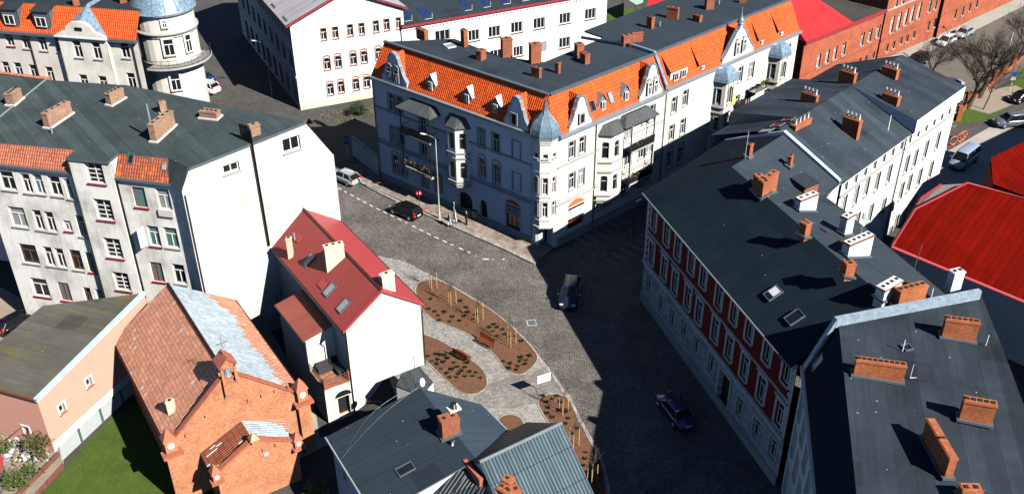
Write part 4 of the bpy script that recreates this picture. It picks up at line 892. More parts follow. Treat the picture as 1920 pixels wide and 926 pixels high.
pipe(Bt, [WB.p(U(WB, 57, 80), zB-.3, .12), WB.p(U(WB, 57, 80), 0, .12)], .08, 'gutter'); u = U(WB, 252, 100); pipe(Bt, [WB.p(u, zB-.3, .12), WB.p(u, 0, .12)], .08, 'gutter')
# the turret
rT = 3.45; TB = B(293, 62, 15.0)+Vector((.3, 2.9, 0)); TB.z = 0
def arcw(a): return TB+Vector((rT*cos(a), rT*sin(a), 0))
NS = 28; mb = MB()
hole = []
def cyl(z0, z1, mat, nm, skip=()):
    mb = MB()
    for k in range(NS):
        a, b = 2*pi*k/NS, 2*pi*(k+1)/NS
        p, q_ = arcw(a), arcw(b); mb.poly([p+Vector((0, 0, z0)), q_+Vector((0, 0, z0)), q_+Vector((0, 0, z1)), p+Vector((0, 0, z1))], 0, True)
    return part(nm, mb, M[mat], Bt)
cyl(-1, 17.3, 'pl_old', 'turret_wall')
style('turwin', bars='T', frame='white', sur='offwhite', sill='stone', rev=.02, fw=.1)
def tw(x, y, z, w, h, st='turwin'):
    best = min((abs((lambda p: (960+FPX*(p-CAM).dot(RT)/(p-CAM).dot(f0)))(arcw(a)+Vector((0, 0, z)))-x), a) for a in [radians(k) for k in range(-130, -10)])[1]
    t = Vector((-sin(best), cos(best), 0)); c = arcw(best); W = Wall((c-t*2).xy, (c+t*2).xy); window(Bt, W, 2, z, w, h, st, out=.1)
tw(308, 47, 16.2, .6, .9); tw(317, 91, 13.4, 1.25, 2.1); tw(330, 160, 9.0, 1.2, 2.1); tw(352, 88, 13.4, .9, 2.2)
for z, r, h in ((17.0, rT+.35, .3), (14.75, rT+.3, .32), (14.4, rT+.12, .2), (11.1, rT+.08, .15)): mb = MB(); mb.lathe(TB, [(r-.3, z), (r, z+.05), (r, z+h), (r-.3, z+h+.05)], 32); part('turret_moulding', mb, M['stone'], Bt)
mb = MB(); mb.lathe(TB-Vector((0, 0, 1.6)), [(rT+.45, 18.85), (rT+.38, 19.1), (rT+.05, 19.7), (rT-.35, 20.6), (rT-.9, 21.8), (rT-1.6, 23), (rT-2.5, 24.2), (.5, 25), (.3, 26.4), (.05, 28)], 32); part('dome', mb, M['dome_b'], Bt)
mb = MB()
for k in range(16):
    a = 2*pi*k/16; mb.tube([TB+Vector(((r+.02)*cos(a), (r+.02)*sin(a), z-1.6)) for r, z in ((rT+.38, 19.1), (rT+.05, 19.7), (rT-.35, 20.6), (rT-.9, 21.8), (rT-1.6, 23))], .035, 4)
part('dome_seam', mb, M['gutter'], Bt)
mb = MB(); a0_, a1_ = radians(-112), radians(25); n = 20; ro = rT+1.25; zb = 11.1
for i in range(n):
    a, b = a0_+(a1_-a0_)*i/n, a0_+(a1_-a0_)*(i+1)/n
    P4 = [TB+Vector((r*cos(t), r*sin(t), zb)) for r, t in ((rT-.1, a), (ro, a), (ro, b), (rT-.1, b))]; mb.hexa([p-Vector((0, 0, .22)) for p in P4], P4)
bl = part('balcony', mb, M['stone'], Bt)
mb = MB()
for z in (zb+.12, zb+.95): mb.tube([TB+Vector(((ro-.08)*cos(a0_+(a1_-a0_)*i/n), (ro-.08)*sin(a0_+(a1_-a0_)*i/n), z)) for i in range(n+1)], .028, 4)
for i in range(61):
    t = a0_+(a1_-a0_)*i/60; p = TB+Vector(((ro-.08)*cos(t), (ro-.08)*sin(t), zb)); mb.tube([p, p+Vector((0, 0, .95))], .014 if i % 5 else .03, 4, cap=False)
part('balustrade', mb, M['black'], bl)
# wall behind the turret towards the side street
sW = Wall((TB+Vector((2.4, 2.4, 0))).xy, (TB+Vector((2.4-9, 2.4+19, 0))).xy)
facade(Bt, sW, -1, zB, 'pl_old', [])
# ============================================================ C: white school with arched windows
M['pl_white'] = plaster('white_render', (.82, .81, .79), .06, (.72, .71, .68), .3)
M['pl_shade'] = plaster('shade_side_render', (.62, .61, .60), .15)  # greyer copy of the render, shade put into the colour of turned-away walls
M['plinth_c'] = plaster('cream_plinth', (.66, .60, .47), .3)
M['metal_lt'] = seamm('pale_standing_seam_roof', (.42, .40, .42), .45, .5, .0, .04, .06, .1)
M['brtrim'] = brickm('brick_window_trim', (.40, .16, .10), (.30, .11, .07), (.34, .2, .14))
style('sch', bars='T', frame='white', sill='brtrim', sur='brtrim', sw=.08, rev=.22)
style('scharch', bars='T', frame='white', sill='brtrim', sur='brtrim', arch=.25, sw=.10, rev=.22)
style('vent', bars='none', frame='brownframe', rev=.2)
style('shade_arch', bars='T', frame='stone', arch=.8, rev=.3)
style('arcade', bars='none', frame='black', glass=('darkgap',), arch=1.0, rev=.6)
Cb = thing('school_building', (-22, 130, 0), 'tall white building with brick trimmed arched window pairs and pale metal gable roof', 'building', 'town buildings')
cc = B(564, 207); WC = wdir(cc.xy, 25, 15.5); zC = 12.05
ux, zx = WC.uz(620, 0); zap = zC+(zx-zC)/(ux+.6)*(7.75+.6)
zapx = min(max(zap, 15.0), 18.5)
wc = [(606.6, 64.8, .72, 1.55, 'sch'), (628.7, 62, .72, 1.55, 'sch'), (656.5, 57.5, .72, 1.55, 'sch'), (678, 54.8, .72, 1.55, 'sch'), (704.9, 50.4, .72, 1.55, 'sch'), (725, 47, .72, 1.55, 'sch'), (747, 44, .6, 1.5, 'sch')]
for x, y in ((613.3, 120.7), (634, 116.5), (662.5, 111.3), (682.7, 107.6), (709.7, 101.8), (730, 98)): wc.append((x, y, .85, 1.6, 'scharch'))
for x, y in ((619.3, 168), (639.5, 163.9), (667.3, 159), (687.6, 154.7), (715, 149)): wc.append((x, y, .85, 1.6, 'scharch'))
for x, y in ((624.7, 203), (645.7, 199.8), (672, 195), (692, 191), (716, 187)): wc.append((x, y, .7, .4, 'vent'))
facade(Cb, WC, -.5, zapx, 'pl_white', wc, top=[(0, -.5), (15.5, -.5), (15.5, zC), (7.75, zapx), (0, zC)])
band(Cb, WC, -.4, 1.25, .1, 'plinth_c', name='plinth')
WCs = Wall((cc+Vector((cos(radians(116)), sin(radians(116)), 0))*34).xy, cc.xy)
ws = [('uz', 34-1.3-k*1.72, 10.2, .85, 1.5, 'sch') for k in range(18)]+[('uz', 34-2.1-k*3.45, 6.6, 1.9, 2.6, 'shade_arch') for k in range(9)]+[('uz', 34-2.1-k*3.45, 1.9, 2.2, 3.4, 'arcade') for k in range(9)]
style('sch_s', bars='T', frame='stone', rev=.2)
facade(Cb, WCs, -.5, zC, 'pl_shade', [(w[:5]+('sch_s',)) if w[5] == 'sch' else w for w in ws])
band(Cb, WCs, 4.6, .2, .12, 'pl_shade', name='string_course')
bk = Vector((cos(radians(116)), sin(radians(116)), 0)); oh = WC.n*.5
eL, eR, rd = WC.p(-.6, zC-.18, .5), WC.p(16.1, zC-.18, .5), WC.p(7.75, zapx+.2, .5)
for a, nm in ((eL, 'roof'), (eR, 'roof')):
    mb = MB(); mb.prism([a, rd, rd+bk*35, a+bk*35], (0, 0, .12)); part(nm, mb, M['metal_lt'], Cb)
mb = MB()
for a in (eL, eR):
    d = rd-a; mb.hexa([a-Vector((0, 0, .1)), rd-Vector((0, 0, .1)), rd+bk*.18-Vector((0, 0, .1)), a+bk*.18-Vector((0, 0, .1))], [a+Vector((0, 0, .2)), rd+Vector((0, 0, .2)), rd+bk*.18+Vector((0, 0, .2)), a+bk*.18+Vector((0, 0, .2))])
part('verge_trim', mb, M['redsill'], Cb)
mb = MB(); mb.tube([eL, eL+bk*35], .1, 6); part('gutter', mb, M['redsill'], Cb)
for k in (1, 7, 14, 21):
    mb = MB(); d = (rd-eL).normalized(); p = eL+bk*(k*1.0)+d*.5+Vector((0, 0, .22)); mb.obox(p, bk*2.2, d*.08, (0, 0, .12)); part('snow_guard', mb, M['gutter'], Cb)
facade(Cb, Wall(WC.p(15.5, 0).xy, (WC.p(15.5, 0)+bk*34).xy), -.5, zC, 'pl_white', [])
# ============================================================ C2: long white wing with solar panels
style('office', bars='v3', frame='white', sill='brownframe', rev=.22, fw=.1, glass=('glass',))
W5 = thing('office_wing', (0, 135, 0), 'long white flat roofed wing with red roof edge and wide tripartite windows', 'building', 'town buildings')
s0 = B(752, 48, 9.7); Wc2 = wdir(s0.xy, 27.4, 30); L5 = U(Wc2, 1137, 30)
Wc2 = wdir(s0.xy, 27.4, L5)
wo = [(830, 67, 2.3, 1.5, 'office'), (888.6, 67, 1.75, 1.6, 'office'), (927, 59.9, 1.9, 1.6, 'office'), (969, 52, 1.9, 1.6, 'office'), (1011, 44.2, 1.9, 1.6, 'office'), (1059.4, 35, 1.9, 1.6, 'office'), (1107, 26.6, 1.9, 1.6, 'office'),
      (971.7, 96.7, 1.6, 1.5, 'office'), (1058.7, 80.3, 1.9, 1.6, 'office'), (1015, 88, 1.8, 1.5, 'blindw'), (930, 104, 1.9, 1.6, 'office')]
style('blindw', bars='none', frame='stone', glass=('glass_pale',), rev=.05)
facade(W5, Wc2, -.5, 9.6, 'pl_white', wo); band(W5, Wc2, 9.3, .3, .3, 'redsill', name='roof_edge')
mb = MB()
for k in range(int(L5/.55)): mb.wbox(Wc2, .2+k*.55, .42+k*.55, 8.75, 8.95, .003, .1)
part('dentil_row', mb, M['stone'], W5); o_ = W5.children[-1]; o_['kind'] = 'stuff'
facade(W5, Wall(Wc2.p(L5, 0).xy, Wc2.p(L5, 0, -12).xy), -.5, 9.6, 'pl_white', [])
slab(W5, 'roof', [Wc2.p(0, 9.62, .25), Wc2.p(L5, 9.62, .25), Wc2.p(L5, 10.1, -14), Wc2.p(0, 10.1, -14)], 'felt_d', .2, radians(27), 'redsill')
pR = Pl(Wc2.p(0, 9.62, .25), Wc2.p(10, 9.62, .25), Wc2.p(0, 10.1, -14))
M['pv'] = paving('solar_cell_glass', .16, .16, (.02, .07, .24), (.02, .06, .20), (.12, .18, .30), .01, off=0, big=.05, rough=.25)
def array(x, y, n, lab):
    p = pR.hit(x, y); rd_ = Wc2.n*-1; t = thing('solar_array', p, lab, 'solar panels', 'solar panels on the flat roof')
    e = Wc2.d*1.0+Vector((0, 0, .0)); ax = (Wc2.d*.72+Vector((0, 0, .62))).normalized()*-1; q_ = (-Wc2.n)
    for k in range(n):
        mb = MB(); o = p+q_*(k*1.06)+Vector((0, 0, .75))+Wc2.d*.6; mb.obox(o, ax*1.8, q_*1.02, ax.cross(q_)*.04); part('solar_panel', mb, M['pv'], t)
    for k in (0, n): mb = MB(); o = p+q_*(k*1.06); mb.tube([o+Wc2.d*.6+Vector((0, 0, .72)), o+Wc2.d*.6], .03, 4); mb.tube([o-Wc2.d*.5, o+Wc2.d*.6], .03, 4); part('mounting_rail', mb, M['white'], t)
for i, (x, y, n) in enumerate(((765, 40, 4), (803, 36, 4), (878, 20, 3), (913, 14, 3), (950, 8, 3), (985, 2, 2))):
    array(x, y, n, ['tilted blue solar panel row nearest the white gable', 'second tilted blue solar panel row from the white gable', 'third blue solar panel row, after the gap on the roof', 'fourth blue solar panel row from the white gable', 'fifth blue solar panel row along the red roof edge', 'last blue solar panel row at the top edge of the photo'][i])
# ============================================================ E: long dark red brick hall
style('hall', bars='T', frame='white', sill='stone', rev=.3, fw=.11, glass=('glass', 'glass_pale'))
style('hallw', bars='T', frame='white', sill='stone', rev=.3, fw=.16, glass=('glass_pale',))
style('halls', bars='v', frame='offwhite', sill='stone', rev=.3)
E_ = thing('brick_hall', (60, 140, 0), 'long red brick building with white windows and bright red metal roof at the upper right', 'building', 'town buildings')
eo = B(1640, 118); WE = wdir((eo.x-20*cos(radians(41)), eo.y-20*sin(radians(41))), 41, 70)
we = [(x, y, .85, 2.0, 'hall') for x, y in ((1535, 114.5), (1551.4, 106.6), (1566, 99.8), (1582.5, 91.8), (1617, 73.7), (1631.5, 66.9), (1646.7, 60))]
we += [(x, y, .75, 1.1, 'halls') for x, y in ((1611.5, 116), (1623, 111), (1637.6, 104))]
facade(E_, WE, 0, 8.0, 'br_hall', we, 0, 20); band(E_, WE, 3.1, .12, .1, 'br_red', 0, 20, 'string_course'); band(E_, WE, 7.7, .5, .25, 'redsill', 0, 20, 'roof_edge')
w2 = [(x, y, .95, 2.6, 'hallw') for x, y in ((1672.7, 46.6), (1686, 39.8), (1698.8, 33), (1711, 26), (1723.8, 20.5))]+[(x, y, .8, 2.4, 'hall') for x, y in ((1744, 10), (1755.5, 4.7), (1768, -2), (1682, 0), (1695, -6))]
w2 += [(x, y, .75, 1.2, 'halls') for x, y in ((1663, 90.7), (1675.5, 85), (1689.8, 77), (1701, 72.6), (1713.6, 65.8))]+[(x, y, .7, 1.6, 'halls') for x, y in ((1741, 49), (1752.6, 42.8), (1764, 36), (1791.5, 27), (1805.7, 20.7), (1818.7, 13), (1832, 6))]
facade(E_, WE, 0, 13, 'br_hall', w2, 20, 70, out=.25); band(E_, WE, 3.3, .15, .12, 'br_red', 20, 70, 'string_course', out=.25); band(E_, WE, 7.9, .2, .15, 'stone', 20, 33, 'string_course', out=.25)
mb = MB(); mb.wbox(WE, 20, 20.2, 0, 13, -14, .24); part('wall', mb, M['br_hall'], E_)
mb = MB(); mb.wbox(WE, 36.5, 37.3, 0, 13, .24, .8); part('pilaster', mb, M['br_hall'], E_)
facade(E_, Wall(WE.p(0, 0, -14).xy, WE.p(0, 0).xy), 0, 8, 'br_hall', [])
M['metal_red'] = seamm('bright_red_metal_roof', (.60, .03, .035), .3, .7, 0, .02, .03, .1, spec=.1)
M['felt_e'] = felt('brown_grey_felt', (.06, .058, .052), 1.0, .08, lines=.1)
p1, p2, p3 = WE.p(0, 8.15, .2), WE.p(11.5, 8.15, .2), WE.p(0, 12.8, -6.6)
mb = MB(); mb.poly([p1, p2, WE.p(6.9, 12.8, -6.6), WE.p(1.2, 12.8, -6.6)]); mb.poly([p1, WE.p(1.2, 12.8, -6.6), WE.p(1.2, 12.8, -14), WE.p(0, 8.15, -14)]); part('roof', mb, M['metal_red'], E_)
slab(E_, 'roof', [WE.p(6, 8.1, .1), WE.p(20, 8.1, .1), WE.p(20, 8.5, -14), WE.p(6, 8.5, -14)], 'felt_e', .2, radians(41), 'redsill')
mb = MB(); mb.quad(WE.p(11.5, 8.15, .2), WE.p(10.5, 8.5, -14), WE.p(6.9, 12.8, -14), WE.p(6.9, 12.8, -6.6)); part('roof', mb, M['metal_red'], E_)
# ============================================================ F: white house with four broad chimneys
style('tall', bars='v', frame='white', sill='stone', sur='offwhite', sw=.1, rev=.2, fw=.1, glass=('glass', 'glass_pale'))
style('attic', bars='v', frame='offwhite', sill=None, rev=.25, glass=('glass',))
M['felt_f'] = felt('blue_grey_felt', (.038, .050, .064), 1.0, .2, lines=.12)
F_ = thing('white_tenement', (36, 93, 0), 'white tenement with dark felt roof, four broad steel capped chimneys and an attic window band', 'building', 'town buildings')
fa, fb = B(1580, 340, 12.), B(1797, 184, 12.); WF = Wall(fa.xy, fb.xy); LF = WF.L; zF = 11.9; DF = 14.0
wf = []
for x, y in ((1582, 384), (1605, 366), (1625, 350), (1645, 340), (1667, 326), (1700, 308), (1716, 297), (1736, 280), (1758, 264)): wf.append((x, y, .8, 2.1, 'tall'))
for x, y in ((1607, 415), (1632, 399), (1656, 388), (1690, 358), (1705, 343), (1724, 332), (1745, 318)): wf.append((x, y, .8, 2.1, 'tall'))
for k in range(13): wf.append(('uz', 1.0+k*(LF-2)/12.4, zF-.85, .7, .95, 'attic'))
for x, y in ((1680, 418), (1697, 402), (1712, 382), (1668, 440)): wf.append((x, y, .8, 2.1, 'tall'))
facade(F_, WF, 0, zF, 'pl_white', wf); band(F_, WF, zF-1.6, .12, .16, 'stone', name='string_course'); band(F_, WF, zF-.1, .14, .14, 'gutter', name='gutter')
facade(F_, Wall(WF.p(LF, 0).xy, WF.p(LF, 0, -DF).xy), 0, 15, 'pl_white', [], top=[(0, 0), (DF, 0), (DF, zF), (DF/2, 15), (0, zF)])
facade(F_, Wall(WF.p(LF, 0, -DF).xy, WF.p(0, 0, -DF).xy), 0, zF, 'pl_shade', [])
zR = 14.9; mb = MB()
def f(u, o, z): return WF.p(u, z, o)
mb.prism([f(0, .12, zF), f(LF+.2, .12, zF), f(LF+.2, -7, zR), f(0, -7, zR)], (0, 0, .1)); mb.prism([f(0, -7, zR), f(LF+.2, -7, zR), f(LF+.2, -DF-.3, zF), f(0, -DF-.3, zF)], (0, 0, .1)); part('roof', mb, M['felt_f'], F_)
plF = Pl(f(0, .35, zF+.1), f(5, .35, zF+.1), f(0, -7, zR+.1)); plFb = Pl(f(0, -7, zR+.1), f(5, -7, zR+.1), f(0, -DF-.3, zF+.1))
# raised dormer sections (lower pitched planes with shaded cheeks)
um = U(WF, 1705, 250)
for (ua, ub_, o1, o2, sd) in ((um+.3, LF+.2, .4, -7, 1), (3.4, 15.5, -DF-.3, -7, -1)):
    zz = zF+1.5; mb = MB()
    mb.poly([f(ua, o1, zz), f(ub_, o1, zz), f(ub_, o2, zR+.13), f(ua, o2, zR+.13)]); part('dormer_roof', mb, M['felt_f'], F_)
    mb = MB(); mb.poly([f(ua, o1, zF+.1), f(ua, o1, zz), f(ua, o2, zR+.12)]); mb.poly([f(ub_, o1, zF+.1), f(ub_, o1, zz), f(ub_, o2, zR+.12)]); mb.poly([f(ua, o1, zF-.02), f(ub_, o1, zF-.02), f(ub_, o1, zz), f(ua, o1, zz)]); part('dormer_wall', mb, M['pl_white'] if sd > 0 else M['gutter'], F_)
mb = MB(); mb.poly([f(LF+.25, .4, zF+.2), f(LF+.25, -7, zR+.3), f(LF+.5, -7, zR+.3), f(LF+.5, .4, zF+.2)]); mb.poly([f(LF+.25, -DF-.3, zF+.2), f(LF+.25, -7, zR+.3), f(LF+.5, -7, zR+.3), f(LF+.5, -DF-.3, zF+.2)]); part('verge_flashing', mb, M['black'], F_)
for a, b, t, h, P_ in (((1567, 173), (1594, 178), .55, 2.5, flat(13.6)), ((1496, 213), (1524, 218), .5, 2.4, flat(13.2)), ((1577, 240), (1611, 254), .6, 1.25, plF), ((1650, 196), (1681, 205), .6, 1.3, plF), ((1648, 152), (1681, 163), .6, 1.7, flat(14.0))):
    chim(F_, P_, a, b, t, h, 'br_orange', 4, 'steel', tilt=(-48, 1.75))
chim(F_, plF, (1491, 247), (1521, 232), .5, .55, 'br_orange', 4, 'steel')
# roof lights on the street slope
for x, y, g_ in ((1437, 246, 'glass_pale'), (1457, 236, 'redsill'), (1478, 225, 'redsill')): skylight(F_, plFb, x, y, 1.0, 1.1, glass=g_)
p = plF.hit(1665, 245); pipe(F_, [p, p+Vector((0, 0, 1.6))], .03, 'white', 'antenna_mast')
u = U(WF, 1688, 300); pipe(F_, [WF.p(u, zF-.2, .14), WF.p(u, .2, .14)], .07)
# pale parapet between this house and the next
pa, pb, pc = B(1361, 261, 12.2), B(1470.5, 251.6, 15.2), B(1573, 338.6, 12.3)
# ============================================================ G: red and white tenement with the big dark roof
M['felt_g'] = felt('shade_slope_felt', (.010, .019, .028), 1.05, .06, lines=.1)  # same roof felt, coloured darker for slopes turned from the sun
M['felt_g2'] = felt('sun_slope_felt', (.038, .050, .064), 1.3, .04, lines=.06)  # same roof felt, coloured lighter for slopes turned to the sun
M['rust'] = paving('rusticated_render', 1.6, .42, (.50, .50, .52), (.50, .50, .52), (.24, .24, .26), .05, off=.5, big=.1)
style('gw1', bars='T', frame='white', sill='offwhite', sur='offwhite', sw=.22, rev=.25, ped=1)
style('gw2', bars='T', frame='white', sill='offwhite', sur='offwhite', sw=.22, rev=.25)
style('gw3', bars='T', frame='white', sill='offwhite', sur='offwhite', sw=.16, rev=.25)
style('ggate', bars='v', frame='brownframe', glass=('darkgap',), sur='offwhite', sw=.25, rev=.5)
Gb = thing('red_white_tenement', (18, 68, 0), 'red and white tenement with quoined corners under a big dark hipped felt roof', 'building', 'town buildings')
zG = 11.5; rc = B(1205, 361, zG); WG = wdir((rc.x+.55, rc.y-.35), -73.5, 25.6)
wg = [(x, y, 1.0, 2.1, 'gw2') for x, y in ((1226.7, 410.5), (1250.5, 438.8), (1271.3, 465.3), (1297, 491.7), (1319.6, 518), (1348.7, 556), (1377, 584.3), (1406, 618), (1439.4, 658), (1475, 697))]
wg += [(x, y, 1.0, 2.2, 'gw1') for x, y in ((1222, 474.7), (1245.6, 503), (1265.6, 529.5), (1290, 557.8), (1311, 584.3), (1341, 618), (1367.6, 652), (1396, 688), (1428, 729.6), (1461.4, 776))]
wgr = [(x, y, 1.0, 1.9, 'gw3') for x, y in ((1216.5, 531.4), (1239, 569), (1260, 595.7), (1282.6, 618.3), (1305, 648.6), (1333.6, 682.6), (1387, 763.6), (1418, 803.7), (1449, 840.8))]+[(1356, 732, 1.8, 3.4, 'ggate')]
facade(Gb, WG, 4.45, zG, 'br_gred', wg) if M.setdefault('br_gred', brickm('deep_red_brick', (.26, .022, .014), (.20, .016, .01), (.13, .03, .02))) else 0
facade(Gb, WG, 0, 4.45, 'rust', wgr)
band(Gb, WG, 4.4, .3, .22, 'offwhite', name='string_course'); band(Gb, WG, 7.9, .12, .12, 'offwhite', name='string_course'); band(Gb, WG, 0, .9, .15, 'stone', name='plinth'); band(Gb, WG, zG-.3, .3, .4, 'offwhite')
for sd in (0, 1):
    mb = MB()
    for k in range(20):
        z = 4.75+k*.33; e = .55 if k % 2 else .35
        mb.wbox(WG, *((0, e) if not sd else (WG.L-e, WG.L)), z, z+.28, .003, .07)
    part('quoins', mb, M['offwhite'], Gb)
facade(Gb, Wall(B(1361, 261, 11.8).xy+Vector((.4, -.45)), WG.p(0, 0).xy), 0, zG, 'br_gred', [])
ea, eb, hp = B(1361, 261, 12.0), B(1470.5, 251.6, 15.2), B(1372, 313, 15.2)
rcz = Vector((rc.x, rc.y, zG)); ge = WG.p(WG.L, zG, .6); r2e = B(1668, 566, 15.2); ic = B(1547, 368, 12.6); ce = B(1575, 341, 12.3); be1 = B(1583, 394, 12.6); be2 = B(1790, 566, 12.6)
mb = MB(); mb.prism([rcz, hp, eb, ea], (0, 0, -.12)); part('roof', mb, M['felt_g'], Gb, radians(46))
mb = MB(); mb.prism([rcz, ge, r2e, hp], (0, 0, -.12)); part('roof', mb, M['felt_g'], Gb)
plG = Pl(rcz, ge, hp); plG2 = Pl(hp, r2e, be1)
mb = MB(); mb.poly([hp, r2e, be2, be1]); mb.poly([hp, be1, ic]); part('roof', mb, M['felt_g2'], Gb)
mb = MB(); mb.prism([hp, ic, ce, eb], (0, 0, -.1)); part('roof', mb, M['felt_g2'], Gb); plG3 = Pl(hp, ic, eb)
facade(Gb, Wall(ic.xy, ce.xy), 0, 12.2, 'pl_white', [('uz', .9, 10.2, .7, 1.4, 'tall')])
facade(Gb, Wall(be2.xy, be1.xy), 0, 12.5, 'pl_white', []); facade(Gb, Wall(be1.xy, ic.xy), 0, 12.4, 'pl_white', [])
for a, b in ((B(1361, 261, 12.2), eb+Vector((0, 0, .35))), (eb+Vector((0, 0, .35)), B(1576, 338, 12.55))):
    mb = MB(); d = (b-a); n = Vector((-d.y, d.x, 0)).normalized()*.22; mb.hexa([a-n-Vector((0, 0, .55)), b-n-Vector((0, 0, .55)), b+n-Vector((0, 0, .55)), a+n-Vector((0, 0, .55))], [a-n, b-n, b+n, a+n]); part('parapet', mb, M['zinc_light'], Gb)
mb = MB(); a, b = rcz+Vector((0, 0, -.1)), ge+Vector((0, 0, -.1)); mb.tube([a, b], .1, 6); part('gutter', mb, M['gutter'], Gb)
mb = MB(); mb.tube([ic, ce+Vector((.3, .2, 0))], .09, 6); part('gutter', mb, M['gutter'], Gb)
# small dormer on the courtyard slope
p = plG3.hit(1500, 358); q_ = plG3.hit(1532, 347); dd = (q_-p); dd.z = 0; dd.normalize(); nn = Vector((dd.y, -dd.x, 0)); base = plG3.hit(1520, 366); 
top0 = base+Vector((0, 0, 1.1)); bkp = plG3.hit(1495, 330); mb = MB()
A1, A2 = base-dd*1.0, base+dd*.9; A1.z = A2.z = base.z+.95; B1, B2 = bkp-dd*.9+Vector((0, 0, .05)), bkp+dd*.9+Vector((0, 0, .05))
mb.prism([A1+nn*.15, A2+nn*.15, B2, B1], (0, 0, .06)); dm = part('dormer', mb, M['felt_g2'], Gb)
mb = MB(); mb.poly([A1, A2, A2-Vector((0, 0, .95)), A1-Vector((0, 0, .95))]); mb.poly([A1, B1, A1-Vector((0, 0, .95))]); part('dormer_wall', mb, M['br_red'], dm)
for a, b, t, h, P_, m_, n_ in (((1409, 356), (1428, 373.4), .7, 1.5, plG, 'br_orange', 3), ((1432, 367), (1455, 360.4), .6, 1.3, plG2, 'br_orange', 3), ((1474.7, 311), (1481, 315.4), .5, 1.0, plG3, 'br_orange', 1), ((1498.4, 396.7), (1529.5, 396.7), .6, 1.05, plG2, 'wchim', 3),
                              ((1495.7, 438), (1508, 446), .65, 1.1, plG2, 'br_orange', 3), ((1583, 442), (1597, 440), .6, 1.6, plG2, 'wchim', 2), ((1589, 483.5), (1630.5, 482), .65, 1.15, plG2, 'wchim', 5), ((1575, 509), (1584, 518.5), .7, 1.0, plG2, 'br_orange', 2), ((1655, 566), (1684, 561), .7, 1.0, plG2, 'wchim', 4), ((1397, 292), (1404, 298), .5, 1.2, plG3, 'br_red', 1)):
    if m_ == 'wchim':
        c = chim(Gb, P_, a, b, t, h, 'white', n_, base='gutter')
        A_, B_ = P_.hit(*a), P_.hit(*b); zt = max(A_.z, B_.z)+h; d = Vector((B_.x-A_.x, B_.y-A_.y, 0)); n = Vector((-d.y, d.x, 0)).normalized(); d2 = d.normalized()
        mb = MB(); mb.obox(Vector((A_.x, A_.y, zt-.17))-d2*.06-n*.06, d+d2*.12, n*(t+.12), (0, 0, .13)); part('brick_cap_course', mb, M['br_red'], c)
    else: chim(Gb, P_, a, b, t, h, m_, n_, base='gutter')
skylight(Gb, plG, 1450, 550, .85, 1.15, glass='glass', blind=.65); skylight(Gb, plG, 1490, 595, .85, 1.15, glass='glass')
for x, y in ((1393, 305), (1396, 299)): pass
p = plG3.hit(1397, 296); pipe(Gb, [p, p+Vector((0, 0, 2.6))], .035, 'gutter', 'antenna_mast')
p = plG2.hit(1608, 465); pipe(Gb, [p, p+Vector((0, 0, 3.0))], .03, 'gutter', 'antenna_mast'); mb = MB(); mb.box(-.12, .12, -.12, .12, 0, .5); mb.v = [v+p+Vector((0, 0, 2.6)) for v in mb.v]; part('antenna_head', mb, M['zinc_light'], Gb)
p = plG2.hit(1702, 540); pipe(Gb, [p, p+Vector((.5, .5, 3.4))], .03, 'black', 'antenna_mast')
# ============================================================ H: block with orange chimneys at the lower right
M['felt_h'] = felt('streaked_dark_felt', (.030, .039, .050), 1.0, .2, lines=.12, rot=radians(90))
H_ = thing('chimney_block', (25, 45, 0), 'corner block with streaked grey felt roof carrying large orange brick chimneys at lower right', 'building', 'town buildings')
zH = 15.3; TL, TR = B(1572, 602, zH), B(1838, 548, 14.9); hd_ = radians(-101); dH = Vector((cos(hd_), sin(hd_), 0)); BL, BR = B(1606, 926, zH), B(1935, 790, 14.7)
BL2 = TL+(BL-TL)*1.8; BR2 = TR+(BR-TR)*2.2
slab(H_, 'roof', [TL, BL2, BR2, TR], 'felt_h', .25, radians(76), 'gutter'); plH = Pl(TL, BL, TR)
WH = wdir((20.05, 52.6), -101, 22); wh = [('uz', 1.6+k*2.5, z, 1.0, 1.9, 'gw3') for k in range(8) for z in (9.4, 6.1, 2.4)]
facade(H_, WH, 0, 11.6, 'pl_white', wh); band(H_, WH, 11.4, .25, .3, 'offwhite')
mb = MB()
a, b = WH.p(0, 11.6, .1), WH.p(22, 11.6, .1); mb.quad(a, b, BL2, TL); part('mansard_slope', mb, M['felt_g'], H_); plM = Pl(a, b, TL)
for x, y in ((1535, 680), (1552, 752), (1572, 885)): skylight(H_, plM, x, y, .7, 1.1, glass='glass_pale' if y != 752 else 'glass', frame='gutter')
M['cap_h'] = plain('weathered_zinc_capping', (.30, .38, .46), .6, .1, var=.3)
def capw(a, b, w=.32, h=.7): 
    mb = MB(); d = b-a; n = Vector((-d.y, d.x, 0)).normalized()*w/2; z = Vector((0, 0, h)); mb.hexa([a-n-z, b-n-z, b+n-z, a+n-z], [a-n, b-n, b+n, a+n]); return part('parapet', mb, M['cap_h'], H_)
a = B(1567, 596, 15.9); capw(a, B(1838, 543, 15.6), .36); capw(B(1507, 688, 11.9), a, .4, .6)
facade(H_, Wall(B(1838, 543, 15.3).xy, (20.05, 52.6)), 0, 11.4, 'br_orange', []); facade(H_, Wall(BR2.xy, TR.xy), 0, 14.8, 'br_hall', [])
mb = MB()
e0, e1 = B(1567, 596, 15.2), B(1838, 543, 14.9); mb.hexa([Vector((*WH.p(0, 0).xy, 11.3)), Vector((*e1.xy, 11.3)), Vector((*e1.xy, 11.3))+Vector((-.1, -.3, 0)), Vector((*WH.p(.3, 0).xy, 11.3))], [e0, e1, e1+Vector((-.1, -.3, 0)), e0+Vector((-.1, -.3, 0))]); part('party_wall', mb, M['pl_shade'], H_)
